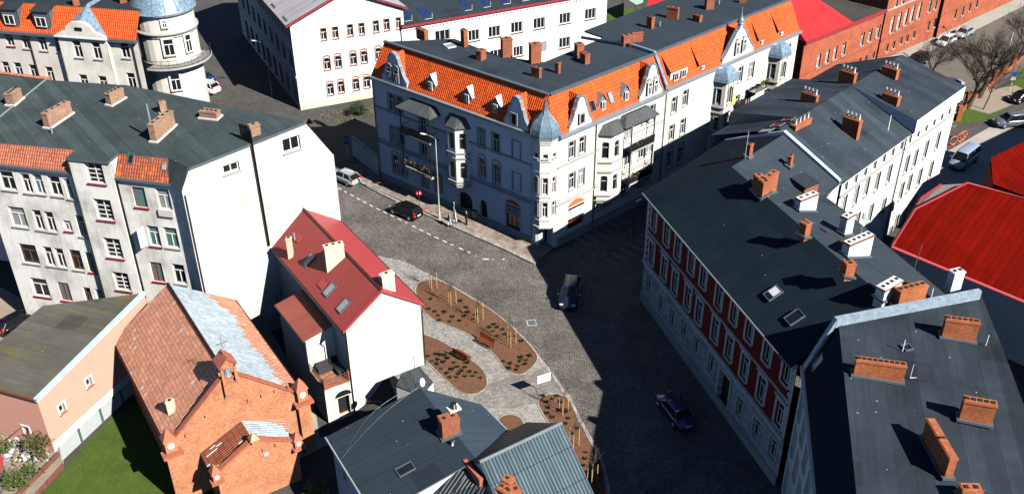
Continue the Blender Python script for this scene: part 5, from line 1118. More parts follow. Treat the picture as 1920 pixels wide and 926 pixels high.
for a, b, t, h, n_ in (((1682.5, 578), (1733, 566.4), .65, 1.35, 5), ((1765, 633.5), (1827.5, 643.6), .55, 1.5, 6), ((1599.6, 704.8), (1691.7, 720), .5, 1.25, 9), ((1797.5, 787.6), (1857.4, 800), .55, 1.5, 5), ((1770, 897), (1784.6, 897), 3.2, 1.5, 2), ((1800, 940), (1836, 942), .6, .8, 2)):
    chim(H_, plH, a, b, t, h, 'br_orange', n_, base='gutter')
chim(H_, plH, (1783, 543), (1802, 539), .6, 1.35, 'white', 2)
for x, y in ((1692, 658), (1848, 648), (1745, 560)): p = plH.hit(x, y); pipe(H_, [p, p+Vector((0, 0, .9))], .03, 'zinc', 'antenna_mast')
p = plH.hit(1706, 708); pipe(H_, [p+Vector((.45, 0, .02)), p, p+Vector((0, 0, 1.0)), p+Vector((.05, 0, 1.05))], .035, 'white', 'antenna_mast')
skylight(H_, plH, 1700, 652, .5, .5, ang=.3, name='roof_hatch'); 
# ============================================================ I: red metal roofs on the right
M['metal_dr'] = seamm('deep_red_metal_roof', (.16, .004, .001), .62, .85, 0, .03, .06, .13, spec=.05)
I_ = thing('red_roofed_hall', (42, 76, 0), 'low hall with a wide deep red sheet metal roof behind the dark roofs', 'building', 'town buildings')
za, zb_ = 6.0, 8.6
P = [B(1672, 463, za), B(1920, 565.5, za), B(2080, 632, za), B(2120, 430, zb_), B(1920, 373, zb_), B(1813, 344, zb_), B(1716, 393, 7.5)]
slab(I_, 'roof', P, 'metal_dr', .15)
mb = MB(); mb.tube([P[0], P[2]], .14, 6); part('gutter', mb, M['redsill'], I_); mb = MB(); mb.tube([P[0]+Vector((0, 0, .05)), P[6]+Vector((0, 0, .05)), P[5]+Vector((0, 0, .05))], .12, 6); part('verge_trim', mb, M['redsill'], I_)
mb = MB(); mb.tube([P[5]+Vector((0, 0, .06)), P[4]+Vector((0, 0, .06)), P[3]+Vector((0, 0, .06))], .1, 6); part('ridge_cap', mb, M['redsill'], I_)
facade(I_, Wall(P[0].xy, P[2].xy), 0, 5.9, 'pl_shade', []); facade(I_, Wall(P[6].xy, P[0].xy), 0, 6.6, 'pl_shade', [], top=[(0, 0), ((P[0]-P[6]).xy.length, 0), ((P[0]-P[6]).xy.length, 5.8), (0, 7.3)])
sl = [B(1716, 393, 7.3), B(1813, 344, 8.3), B(1764, 347, 7.4), B(1727, 372, 7.0)]; slab(I_, 'gutter_slab', sl, 'concrete', .2)
mb = MB(); a, b = B(1727, 372, 7.25), B(1764, 347, 7.6); mb.tube([a, b], .16, 6); mb.tube([a, P[0]+Vector((0, 0, .1))], .16, 6); part('verge_trim', mb, M['redsill'], I_)
mb = MB(); mb.tube([B(1690, 487, 5.0), B(1990, 606, 5.0)], .14, 6); part('canopy_gutter', mb, M['redsill'], I_)
slab(I_, 'lean_to_roof', [B(1690, 487, 5.0), B(1990, 606, 5.0), B(2000, 600, 5.4), B(1690, 475, 5.4)], 'concrete', .1)
I2 = thing('dark_red_roofed_house', (60, 78, 0), 'dark red roofed house cut off by the right edge behind the red hall', 'building', 'town buildings')
P = [B(1858, 296, 8.5), B(1862, 345, 8.0), B(2060, 420, 8.0), B(2200, 300, 8.5), B(1990, 232, 8.5)]
slab(I2, 'roof', P, 'metal_dr', .2)
for i in range(5): a, b = P[i], P[(i+1) % 5]; facade(I2, Wall(a.xy, b.xy), 0, 7.9, 'br_hall', [])
# unseen blocks added on the right, shaped to cast shade over van and yard
for nm, pts4, h, lab in (('unseen_shade_block', [(q_ + Vector((.75, -.661, 0))*14.56).xy[:] for q_ in (B(1772, 345), B(1792, 292), B(1925, 228), B(2200, 110))]+[(100, 80), (72, 72)], 12.0, 'unseen plain block added beyond the right edge to shade the van'), ('unseen_shade_block', [(52, 60), (60, 68), (76, 60), (70, 44), (56, 46)], 13.0, 'unseen plain block added beyond the lower right edge to shade the narrow yard')):
    t = thing(nm, (*pts4[0], 0), lab, 'building', 'town buildings'); n_ = len(pts4)
    for i in range(n_): a, b = pts4[i], pts4[(i+1) % n_]; W = Wall(b, a); facade(t, W, 0, h, 'pl_cream', [('uz', 2+k*3, z, 1.0, 1.6, 'plain') for k in range(int(W.L/3)) for z in (2.2, 5.4, 8.6)])
    slab(t, 'roof', [(*p, h+.05) for p in pts4], 'felt_b', .2)
# ============================================================ J: cream house with red metal roof
M['tile_metal'] = seamm('dull_red_ribbed_sheet', (.36, .058, .055), .2, .5, 0, .03, .05, .05)
M['red_sheet'] = plain('smooth_red_sheet', (.42, .06, .065), .5, var=.1)
M['pl_cream_j'] = plaster('fresh_cream_render', (.82, .79, .68), .05, (.75, .71, .58), .3)
M['seam_red'] = seamm('brown_red_profiled_sheet', (.28, .075, .055), .45, .5, 0, .03, .06, .1)
J_ = thing('red_roofed_house', (-14, 70, 0), 'cream two storey house with red metal roof, cream chimneys and side terrace beside the park', 'building', 'town buildings')
d123 = Vector((cos(radians(123)), sin(radians(123)), 0)); n33 = Vector((cos(radians(33)), sin(radians(33)), 0))
jl, jr = Vector((-13.55, 64.0, 0)), Vector((-7.8, 67.5, 0)); WJ = Wall(jl.xy, jr.xy); wJ = WJ.L; zJ = 6.7; zJr = 9.1
facade(J_, WJ, -2.5, zJr, 'pl_cream_j', [], top=[(0, -2.5), (wJ, -2.5), (wJ, zJ), (wJ/2, zJr), (0, zJ)])
lenJ = 15.6; jl2, jr2 = jl+d123*lenJ, jr+d123*17.0
facade(J_, Wall(jl2.xy, jl.xy), -2.5, zJ, 'pl_cream_j', [('uz', 2.2, 5.6, .6, .6, 'plain'), ('uz', lenJ-1.5, 2.8, .01, .01, 'plain')][:1]); facade(J_, Wall(jr.xy, jr2.xy), -.1, zJ, 'pl_cream_j', [('uz', 2+k*3, z, 1, 1.4, 'plain') for k in range(5) for z in (1.7, 4.6)])
vd = Vector((0, 0, 1)); rJ = (jl+jr)/2
a0j, r0j, b0j = jl+vd*zJ-n33*.35-d123*.15-vd*.3, rJ+vd*zJr-d123*.15+vd*.02, jr+vd*zJ+n33*.35-d123*.15-vd*.3
a1j, r1j, b1j = a0j+d123*(lenJ+.3), r0j+d123*(lenJ+1.1), b0j+d123*(lenJ+1.9)
mb = MB(); mb.prism([a0j, r0j, r1j, a1j], (0, 0, .1)); part('roof', mb, M['tile_metal'], J_); mb = MB(); mb.prism([b0j, b1j, r1j, r0j], (0, 0, .1)); part('roof', mb, M['red_sheet'], J_)
plJ = Pl(a0j+vd*.1, a1j+vd*.1, r0j+vd*.1); plJ2 = Pl(b0j+vd*.1, b1j+vd*.1, r0j+vd*.1)
mb = MB(); mb.tube([r0j+vd*.12, r1j+vd*.12], .12, 6); part('ridge_cap', mb, M['red_sheet'], J_)
mb = MB()
for a, b in ((a0j, r0j), (b0j, r0j)): mb.hexa([a-d123*.06-vd*.06, b-d123*.06-vd*.06, b+d123*.14-vd*.06, a+d123*.14-vd*.06], [a-d123*.06+vd*.16, b-d123*.06+vd*.16, b+d123*.14+vd*.16, a+d123*.14+vd*.16])
part('verge_trim', mb, M['red_sheet'], J_)
for a, b in ((a0j-n33*.06, a1j-n33*.06), (b0j+n33*.06, b1j+n33*.06)): mb = MB(); mb.tube([a, b], .09, 6); part('gutter', mb, M['black'], J_)
pipe(J_, [a0j-n33*.02+vd*-.05, jl+vd*5.9-n33*.1-d123*.1, jl-vd*2.2-n33*.1-d123*.1], .06, 'black'); pipe(J_, [b0j, jr+vd*5.9+n33*.08-d123*.1, jr+vd*.2+n33*.08-d123*.1], .06, 'black')
mb = MB(); a, b = b0j+d123*.5-n33*.35+vd*.32, b1j-d123*1.5-n33*.35+vd*.32; mb.tube([a, b], .03, 4); mb.tube([a-vd*.18+n33*.05, b-vd*.18+n33*.05], .03, 4)
for k in range(16): p = a+(b-a)*k/15; mb.tube([p, p-vd*.3+n33*.05], .025, 4)
part('snow_guard', mb, M['redsill'], J_)
M['cream_chim'] = plaster('cream_chimney_render', (.72, .66, .46), .25, (.5, .45, .33))
chim(J_, plJ, (541, 487), (549.5, 482), .5, 1.9, 'cream_chim', 1); chim(J_, plJ, (614, 512), (647, 482), .6, 1.35, 'cream_chim', 3); chim(J_, plJ2, (718, 540), (742, 547), .6, 1.1, 'cream_chim', 1)
for x, y, bl_ in ((580, 487, 0), (619, 543, 0), (645, 573, 0)): skylight(J_, plJ, x, y, .75, 1.2, glass='glass_pale', frame='gutter')
for x, y in ((605, 533), (560, 447)):
    p = plJ.hit(x, y); mb = MB(); n = plJ.n if plJ.n.z > 0 else -plJ.n; t = d123; b_ = n.cross(t); mb.obox(p-t*.5-b_*.35+n*.05, t*1.0, b_*.7, n*.05); part('roof_hatch', mb, M['red_sheet'], J_)
p = plJ.hit(553, 452); pipe(J_, [p, p+vd*.9], .08, 'gutter', 'vent_pipe', 8)
# side annex and terrace
ax0 = jl-n33*2.5; AW = Wall((ax0+d123*9.0).xy, ax0.xy)       # long outer side wall, annex + terrace
facade(J_, AW, -2.5, 4.6, 'pl_cream_j', [('uz', 5.0, 3.0, .7, 1.2, 'plain'), ('uz', 2.2, .2, .7, 1., 'plain'), ('uz', 5.0, -.6, .7, 1., 'plain')], 0, 6.0)
facade(J_, AW, -2.5, 1.35, 'pl_cream_j', [('uz', 7.4, -.6, .7, .9, 'plain')], 6.0, 9.0)
xw = Wall((ax0+d123*3.0).xy, (jl+d123*3.0).xy); facade(J_, xw, 1.2, 4.85, 'pl_cream_j', [], top=[(0, 1.2), (2.5, 1.2), (2.5, 5.1), (0, 4.6)])
fw_ = Wall(ax0.xy, jl.xy); facade(J_, fw_, -2.5, 1.35, 'pl_cream_j', [('uz', 1.55, -1.15, 1.05, 2.1, 'cellar')]) if style('cellar', bars='none', frame='orange_wood', glass=('darkgap',), rev=.5, fw=.1, arch=0) is None and M.setdefault('orange_wood', plain('orange_wooden_door_frame', (.42, .15, .04), .6)) else 0
al = 6.3; Q = [ax0+d123*2.85-n33*.25+vd*4.55, jl+d123*2.85-n33*.1+vd*5.15, jl+d123*9.2-n33*.1+vd*5.15, ax0+d123*9.2-n33*.25+vd*4.55]
mb = MB(); mb.prism(Q, (0, 0, .1)); part('annex_roof', mb, M['seam_red'], J_)
mb = MB(); mb.tube([Q[0], Q[3]], .07, 6); part('gutter', mb, M['black'], J_)
mb = MB(); mb.obox(ax0+vd*1.2, n33*2.5, d123*3.0, (0, 0, .12)); tr = part('terrace_floor', mb, M['terr'], J_) if M.setdefault('terr', paving('terracotta_terrace_tiles', .3, .3, (.40, .20, .12), (.36, .17, .10), (.2, .12, .08), .015, off=0)) else 0
mb = MB(); mb.obox(ax0+vd*1.32-d123*.02, n33*.35, d123*.3, (0, 0, 1.0)); mb.obox(ax0+vd*1.32+n33*2.2-d123*.02, n33*.22, d123*.22, (0, 0, 1.0)); mb.obox(ax0+vd*1.32-d123*.03, n33*2.5, d123*.25, (0, 0, .1)); part('terrace_pier', mb, M['br_red'], J_)
mb = MB()
for z in (.35, .6, .85): mb.obox(ax0+vd*(1.32+z)+n33*.35, n33*1.85, d123*.04, (0, 0, .07)); mb.obox(ax0+vd*(1.32+z)+d123*.3, n33*.04, d123*2.6, (0, 0, .07))
part('balustrade', mb, M['brownframe'], J_)
pipe(J_, [ax0+d123*2.95-n33*.05+vd*4.5, ax0+d123*2.9-n33*.02+vd*2.4, ax0+d123*2.9-n33*.02+vd*1.3], .05, 'white')
u_ = 1.55; mb = MB(); mb.prism([fw_.p(u_+.75*cos(pi*k/8), .02+.55*sin(pi*k/8), .06) for k in range(9)], -fw_.n*.1); part('door_arch', mb, M['black'], J_)
# ============================================================ K: brick church
M['tile_k'] = tilem('orange_brown_church_tiles', (.86, .42, .28), (.76, .34, .22), (.38, .15, .09), .24, .34, .06, spots=((.75, .68, .6), .014))
M['frost'] = tilem('silvery_weathered_tiles', (.50, .585, .65), (.47, .555, .62), (.38, .46, .53), .30, .34, .03, rough=.4)
M['coping_k'] = plain('red_clay_coping', (.42, .13, .075), .7, var=.2)
K_ = thing('brick_church', (-24, 62, -2.4), 'small brick church with tiled roof, bell turret with cross and stepped porch gable', 'church')
nK, tK = Vector((.839, .545, 0)), Vector((-.545, .839, 0))
def k(n, t, z): return nK*n+tK*t+Vector((0, 0, z))
n0, n1, t0, t1 = 8.15, 18.25, 59.2, 74.6; nm_ = (n0+n1)/2; zK, zKr = 3.45, 6.95; gz = -2.5
plK0 = None
def ktest(x, y, t):
    W = Wall(k(0, t, 0).xy, k(30, t, 0).xy); return W.uz(x, y)
WKf = Wall(k(n0, t0, 0).xy, k(n1, t0, 0).xy); wK = n1-n0
facade(K_, WKf, gz, 7.5, 'br_church', [], top=[(0, gz), (wK, gz), (wK, zK), (wK*.5+.7, 7.45), (wK*.5-.7, 7.45), (0, zK)])
facade(K_, Wall(k(n0, t1, 0).xy, k(n0, t0, 0).xy), gz, zK, 'br_church', [('uz', 2.5+i*3, .8, .8, 1.9, 'bsm') for i in range(5)]); facade(K_, Wall(k(n1, t0, 0).xy, k(n1, t1, 0).xy), gz, zK, 'br_church', [('uz', 2.5+i*3, .8, .8, 1.9, 'bsm') for i in range(5)])
facade(K_, Wall(k(n1, t1, 0).xy, k(n0, t1, 0).xy), gz, 6.9, 'br_church', [], top=[(0, gz), (wK, gz), (wK, zK), (wK/2, zKr-.1), (0, zK)])
ev = .35; sl_ = (zKr-zK)/(wK/2)
LA, LB = k(n0-ev, t0+.2, zK-ev*sl_), k(n0-ev, t1+.3, zK-ev*sl_); RA, RB = k(n1+ev, t0+.2, zK-ev*sl_), k(n1+ev, t1+.3, zK-ev*sl_); GA, GB = k(nm_, t0+.2, zKr), k(nm_, t1+.3, zKr)
mb = MB(); mb.prism([LA, GA, GB, LB], (0, 0, .12)); part('roof', mb, M['tile_k'], K_)
# right slope: bare tiles along the edges, silvery tiles across the middle with a ragged edge
mb = MB(); mb.prism([RA, RB, GB, GA], (0, 0, .12)); part('roof', mb, M['tile_k'], K_)
rs = lambda s_, t: GA+(RA-GA)*s_+(GB-GA)*t+Vector((0, 0, .135))
R_ = random.Random(3); left = [rs(.01, 0.0), rs(.01, 1.0)]; edge = []
N = 44
for i in range(N+1):
    t = 1-i/N; s_ = .74+.03*sin(t*9)-(t > .8)*(t-.8)*1.1+R_.uniform(-.05, .05); edge.append(rs(s_, t)); edge.append(rs(s_, max(0, t-1/N*.98)))
mb = MB()
for i in range(0, len(edge)-1, 2):
    a, b = edge[i], edge[i+1]; tA = 1-(i//2)/N; tB = max(0, tA-1/N)
    mb.poly([rs(.012, tA), a, b, rs(.012, tB)])
part('silvery_tiles', mb, M['frost'], K_)
mb = MB(); mb.tube([GA+vd*.14, GB+vd*.14], .14, 6); part('ridge_tiles', mb, M['coping_k'], K_)
mb = MB(); mb.tube([LA-nK*.06, LB-nK*.06], .09, 6); mb2 = MB(); mb2.tube([RA+nK*.06, RB+nK*.06], .09, 6); part('gutter', mb, M['coping_k'], K_); part('gutter', mb2, M['coping_k'], K_)
def cop(W, pts, o0=-.35, o1=.12, h=.14, root=K_):
    mb = MB()
    for (a, b), (c, d) in zip(pts, pts[1:]): q4 = [W.p(a, b, o1), W.p(c, d, o1), W.p(c, d, o0), W.p(a, b, o0)]; mb.hexa(q4, [p+Vector((0, 0, h)) for p in q4])
    return part('coping', mb, M['coping_k'], root)
cop(WKf, [(-.1, zK), (wK*.5-.7, 7.45), (wK*.5+.7, 7.45), (wK+.1, zK)])
def dentils(W, ua, ub_, fz, n, w=.08, h=.28, m='darkgap', root=K_):
    mb = MB()
    for i in range(n): u = ua+(ub_-ua)*i/(n-1); z = fz(u); mb.wbox(W, u, u+w, z, z+h, .003, .02)
    return part('weep_slot', mb, M[m], root)
dentils(WKf, 6.0, 9.2, lambda u: zK+1.15-(u-6)*.05, 4); dentils(WKf, 1.0, 4.4, lambda u: zK+.1+(u-1)*.62, 3)
def pinnacle(n, t, z0, s, hb, hr, root=K_, clock=True, mat='br_church', cap='coping_k', facew='white'):
    mb = MB(); c = k(n, t, 0)
    mb.obox(c-nK*s-tK*s+vd*z0, nK*2*s, tK*2*s, vd*hb); p = part('pinnacle', mb, M[mat], root)
    mb = MB(); q4 = [c-nK*(s+.1)-tK*(s+.1), c+nK*(s+.1)-tK*(s+.1), c+nK*(s+.1)+tK*(s+.1), c-nK*(s+.1)+tK*(s+.1)]; q4 = [a+vd*(z0+hb) for a in q4]; ap = c+vd*(z0+hb+hr)
    for i in range(4): mb.poly([q4[i], q4[(i+1) % 4], ap])
    mb.poly(q4); part('pinnacle_cap', mb, M[cap], p)
    if clock:
        mb = MB(); n_ = 14; fc = c-tK*(s+.02)+vd*(z0+hb*.55); r = s*.6; mb.prism([fc+nK*(r*cos(2*pi*i/n_))+vd*(r*1.15*sin(2*pi*i/n_)) for i in range(n_)], tK*.03); part('niche', mb, M[facew], p)
    return p
for n in (n0-.15, n1+.15):
    pinnacle(n, t0-.05, zK-.4, .42, 1.1, .95)
    mb = MB(); mb.obox(k(n-.75, t0-.75, zK-.75), nK*1.5, tK*.9, vd*.22); part('pinnacle_corbel', mb, M['coping_k'], K_)
    mb = MB(); mb.obox(k(n-.5, t0-.42, gz), nK*1.0, tK*.42, vd*(zK-.7-gz)); part('buttress', mb, M['br_church'], K_)
# bell turret
bt = k(nm_, t0+.25, 0); s_ = .58; zb0 = 7.0
mb = MB()
for a, b in ((-s_, -s_), (s_-.2, -s_), (-s_, s_-.2), (s_-.2, s_-.2)): mb.obox(bt+nK*a+tK*b+vd*zb0, nK*.2, tK*.2, vd*1.75)
mb.obox(bt-nK*s_-tK*s_+vd*(zb0-.9), nK*2*s_, tK*2*s_, vd*1.0); mb.obox(bt-nK*s_-tK*s_+vd*(zb0+1.55), nK*2*s_, tK*2*s_, vd*.2)
btt = part('bell_turret', mb, M['br_church'], K_)
mb = MB(); e_, g_ = s_+.14, s_+.14; z_e, z_r = zb0+1.7, zb0+2.45
for sg in (-1, 1): mb.prism([bt+nK*sg*e_-tK*g_+vd*z_e, bt-tK*g_+vd*z_r, bt+tK*g_+vd*z_r, bt+nK*sg*e_+tK*g_+vd*z_e], (0, 0, .08))
part('turret_roof', mb, M['coping_k'], btt)
mb = MB()
for sg in (-1, 1): mb.poly([bt+nK*-s_+tK*sg*s_+vd*z_e, bt+nK*s_+tK*sg*s_+vd*z_e, bt+tK*sg*s_+vd*(z_r-.05)])
part('turret_gable', mb, M['br_church'], btt)
mb = MB(); mb.lathe(bt+vd*(zb0+.55), [(.34, 0), (.31, .1), (.22, .3), (.19, .55), (.12, .72), (.03, .8)], 16); part('bell', mb, M['zinc'], btt)
mb = MB(); mb.tube([bt-nK*s_+vd*(zb0+1.42), bt+nK*s_+vd*(zb0+1.42)], .04, 6); part('bell_yoke', mb, M['black'], btt)
mb = MB(); c = bt+vd*z_r; mb.tube([c, c+vd*1.5], .035, 5); mb.tube([c+vd*1.05-nK*.42, c+vd*1.05+nK*.42], .03, 5)
for sg in (-1, 1):
    mb.tube([c+vd*(.55)+nK*sg*.05, c+vd*.75+nK*sg*.2, c+vd*.95+nK*sg*.28], .015, 4)
    mb.tube([c+vd*1.2+nK*sg*.05, c+vd*1.15+nK*sg*.2, c+vd*1.0+nK*sg*.42], .012, 4)
part('cross', mb, M['gutter'], btt)
c = Pl(LA+vd*.12, LB+vd*.12, GA+vd*.12); chim(K_, c, (316, 779), (328, 772), .45, 1.0, 'cream_chim', 1)
# porch with its own gable
tp = 56.3; pn0, pn1 = 10.25, 16.6
WP = Wall(k(pn0, tp, 0).xy, k(pn1, tp, 0).xy)
pr = ktest(448, 797.5, t0)[1]; pe = zK-1.9; pr = min(max(pr, 3.0), 5.2); pm = (pn0+pn1)/2; pw = pn1-pn0
facade(K_, WP, gz, pr+.3, 'br_church', [], top=[(0, gz), (pw, gz), (pw, pe), (pw/2+.3, pr+.25), (pw/2-.3, pr+.25), (0, pe)])
facade(K_, Wall(k(pn0, t0, 0).xy, k(pn0, tp, 0).xy), gz, pe, 'br_church', []); facade(K_, Wall(k(pn1, tp, 0).xy, k(pn1, t0, 0).xy), gz, pe, 'br_church', [])
g0, g1 = k(pm, tp+.2, pr-.05), k(pm, t0-.0, pr-.05)
l0, l1, q0, q1 = k(pn0-.3, tp+.2, pe-.15), k(pn0-.3, t0, pe-.15), k(pn1+.3, tp+.2, pe-.15), k(pn1+.3, t0, pe-.15)
mb = MB(); mb.prism([l0, g0, g1, l1], (0, 0, .12)); part('porch_roof', mb, M['tile_p'], K_) if M.setdefault('tile_p', tilem('grooved_clay_tiles', (.40, .13, .075), (.35, .11, .06), (.12, .04, .025), .22, .5, .07, spots=((.62, .58, .52), .06))) else 0
mb = MB(); mb.prism([q0, q1, g1, g0], (0, 0, .12)); part('porch_roof', mb, M['tile_k'], K_); mb = MB(); rs2 = lambda a, b: g0+(q0-g0)*a+(g1-g0)*b+vd*.135
mb.poly([rs2(.02, .0), rs2(.78, .05), rs2(.9, .2), rs2(.82, .4), rs2(.85, .62), rs2(.7, .8), rs2(.5, .95), rs2(.02, 1)]); part('silvery_tiles', mb, M['frost'], K_)
cop(WP, [(-.1, pe), (pw/2-.3, pr+.25), (pw/2+.3, pr+.25), (pw+.1, pe)]); dentils(WP, 3.6, 5.6, lambda u: pe+.35, 3)
pinnacle(pm, tp-.02, pr+.2, .26, .35, .6, clock=False, cap='pale_cap') if M.setdefault('pale_cap', plain('pale_clay_cap', (.60, .34, .20), .7)) else 0  # paler clay for the porch peak cap
pinnacle(pn0-.05, tp-.02, pe-.4, .3, .75, .75); pinnacle(pn1+.05, tp-.02, pe-.4, .3, .75, .75)
for n in (pn0-.05, pn1+.05): mb = MB(); mb.obox(k(n-.5, tp-.5, pe-.6), nK*1.0, tK*.7, vd*.18); part('pinnacle_corbel', mb, M['coping_k'], K_)
mb = MB(); p = WP.p(pw/2+.7, pr-1.4, .02); mb.lathe(Vector((0, 0, 0)), [(.0, 0), (.22, 0), (.22, .05)], 14); mb.v = [p+WP.d*v.x+Vector((0, 0, v.y))+WP.n*v.z for v in mb.v]; part('roundel', mb, M['stone'], K_)
style('portal', bars='v', frame='brownframe', glass=('darkgap',), arch=.9, rev=.5)
# ============================================================ L: pink rendered house with flat felt roof
M['pl_pinkh'] = plaster('salmon_pink_render', (.70, .355, .265), .12, (.60, .29, .21), .3)
M['felt_l'] = felt('mossy_brown_felt', (.095, .092, .078), 1.0, .12, stain=(.14, .115, .04), lines=.15, rot=radians(90))
M['shutter'] = seamm('grey_ribbed_shutter', (.52, .56, .55), .14, .5, 0, .05, .04, .05, vert=False)
style('pinkw', bars='none', frame='white', sill='brtrim', sur='white', sw=.16, rev=.3, fw=.06, glass=('glass',))
Lh = thing('pink_house', (-38, 65, -2.4), 'salmon pink house with flat mossy felt roof and grey garage shutters by the lawn', 'building', 'town buildings')
la = B(110, 870, -2.4); WL2 = wdir(la.xy, 70, 13.4); zl0, zl1 = 4.45, 5.75
facade(Lh, WL2, -2.5, 6, 'pl_pinkh', [(116, 765, .62, .85, 'pinkw'), (166.5, 716, .62, .85, 'pinkw')], top=[(0, -.5), (13.4, -.5), (13.4, zl1), (0, zl0)])
mb = MB(); mb.wbox(WL2, 0, 13.4, -.75, -.2, 0.003, .16); part('white_band', mb, M['white'], Lh)
for i in range(4): mb = MB(); mb.wbox(WL2, .25+i*2.6, 2.65+i*2.6, -2.4, -.75, -.1, .0); part('garage_shutter', mb, M['shutter'], Lh)
mb = MB()
for i in range(1, 4): mb.wbox(WL2, i*2.6+.05, i*2.6+.25, -2.45, -.74, -.1, .06)
part('shutter_post', mb, M['gutter'], Lh)
mb = MB(); mb.wbox(WL2, 0, .25, -2.5, -.74, -.2, .1); part('wall', mb, M['white'], Lh)
mb = MB(); mb.wbox(WL2, 10.6, 13.4, -2.5, -.5, -.1, 0); part('wall', mb, M['pl_pinkh'], Lh)
WL3 = Wall((la-Vector((cos(radians(-20)), sin(radians(-20)), 0))*9).xy, la.xy); facade(Lh, WL3, -2.5, zl0, 'pl_pinkh', [(50, 806, .6, .8, 'pinkw')])
l3 = B(0, 640, 4.7); l4 = B(80, 573, 5.5); c1, c2, c3 = WL2.p(-.1, zl0, .1), WL2.p(13.4, zl1, .1), WL3.p(0, zl0-.05, .1)
slab(Lh, 'roof', [c1, c2, l4, B(40, 606, 5.1), B(-20, 656, 4.7), c3], 'felt_l', .2, radians(-20))
mb = MB(); a, b = WL2.p(-.15, zl0+.16, .2), WL2.p(13.4, zl1+.16, .2); n = WL2.n*-.34; z = vd*.34; mb.hexa([a-z, b-z, b+n-z, a+n-z], [a, b, b+n, a+n]); part('roof_edge', mb, M['zinc_light'], Lh)
mb = MB(); a, b = WL3.p(0, zl0+.08, .18), WL3.p(9, zl0+.08, .18); n = WL3.n*-.2; z = vd*.2; mb.hexa([a-z, b-z, b+n-z, a+n-z], [a, b, b+n, a+n]); part('roof_edge', mb, M['brownframe'], Lh)
facade(Lh, Wall(c2.xy, l4.xy), -2.5, 5.2, 'pl_pinkh', [])
# ============================================================ M: dark roofed house by the park, with tiled wing
M['felt_m'] = felt('shade_slope_blue_felt', (.026, .037, .048), 1.0, .05, lines=.25)  # left slope felt, coloured darker because it tilts from the sun
M['felt_m2'] = felt('smooth_sun_slope_blue_felt', (.042, .060, .085), 3.0, .03, lines=.05)  # right slope felt, coloured lighter because it tilts to the sun
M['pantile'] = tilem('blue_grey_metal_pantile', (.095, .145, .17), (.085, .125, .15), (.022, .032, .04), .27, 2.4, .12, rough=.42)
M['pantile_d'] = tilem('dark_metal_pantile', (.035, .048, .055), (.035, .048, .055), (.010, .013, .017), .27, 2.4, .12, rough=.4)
Mh = thing('dark_roofed_house', (-7, 53, 0), 'house with blue grey felt roof, brick chimney and satellite dish at the bottom centre', 'building', 'town buildings')
lb, rb, rf = B(610, 819, 4.0), B(788, 727, 5.2), B(893, 861, 5.2); lf = rf+(lb-rb)*1.0; lf.z = 4.0
eb_, ef_ = B(904, 758, 2.4), B(950, 804, 2.4); ef2 = ef_+(ef_-eb_)*1.6
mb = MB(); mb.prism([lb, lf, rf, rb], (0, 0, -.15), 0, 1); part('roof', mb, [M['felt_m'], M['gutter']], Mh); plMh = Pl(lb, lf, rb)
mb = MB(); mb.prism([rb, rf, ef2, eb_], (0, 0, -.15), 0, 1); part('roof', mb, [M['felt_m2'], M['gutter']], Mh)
for a, b in ((lb, lf), (eb_, ef2)): mb = MB(); mb.tube([a-vd*.05, b-vd*.05], .08, 6); part('gutter', mb, M['gutter'], Mh)
ins = Vector(((rb-lb).x, (rb-lb).y, 0)).normalized()*.35; ii = Vector(((lf-lb).x, (lf-lb).y, 0)).normalized()*.3
wa, wb_, wc_, wd_ = lb+ins+ii, lf+ins-ii, ef2-ins-ii, eb_-ins+ii
M['pl_white_shaded'] = plaster('shaded_white_render', (.55, .55, .62), .08)  # white wall coloured lilac blue to imitate its shade
facade(Mh, Wall(wa.xy, wb_.xy), -2.5, 3.9, 'pl_white_shaded', [('uz', 2.0, 1.9, .8, 1.1, 'attic'), ('uz', 5.5, 1.9, .8, 1.1, 'attic')])
rm = (rf-ii); WMf = Wall(wb_.xy, rm.xy); facade(Mh, WMf, -2.5, 5.0, 'pl_white', [], top=[(0, -2.5), (WMf.L, -2.5), (WMf.L, 5.0), (0, 3.85)])
rmb = rb+ii; facade(Mh, Wall(rmb.xy, wa.xy), -2.5, 5, 'pl_white', [], top=[(0, -2.5), ((rmb-wa).xy.length, -2.5), ((rmb-wa).xy.length, 3.85), (0, 5.0)])
facade(Mh, Wall(wd_.xy, rmb.xy), -.2, 5, 'pl_white', [], top=[(0, -.2), ((rmb-wd_).xy.length, -.2), ((rmb-wd_).xy.length, 5.0), (0, 2.3)]); facade(Mh, Wall(wc_.xy, wd_.xy), -.2, 2.3, 'pl_white', [])
chim(Mh, plMh, (830.6, 826), (863, 812), .95, 1.45, 'br_red', 2, base='gutter')
p = plMh.hit(846, 805); mb = MB(); mb.obox(p+Vector((0, 0, 1.5)), (.8, .45, 0), (-.35, .6, 0), (0, 0, .14)); part('chimney_slab', mb, M['offwhite'], Mh)
mb = MB(); mb.tube([p+Vector((.2, .5, 1.6)), p+Vector((.2, .5, 2.1))], .22, 10); part('chimney_cowl', mb, M['black'], Mh)
mb = MB(); mb.tube([p+Vector((.5, .4, 1.6)), p+Vector((.5, .4, 1.95))], .12, 10, 0, True, .04); part('vent_cowl', mb, M['ppot'], Mh)
p = plMh.hit(848, 834); pipe(Mh, [p, p+vd*.35, p+vd*.4+Vector((.15, 0, 0))], .1, 'zinc', 'vent_pipe', 8)
skylight(Mh, plMh, 760, 880, .75, 1.15)
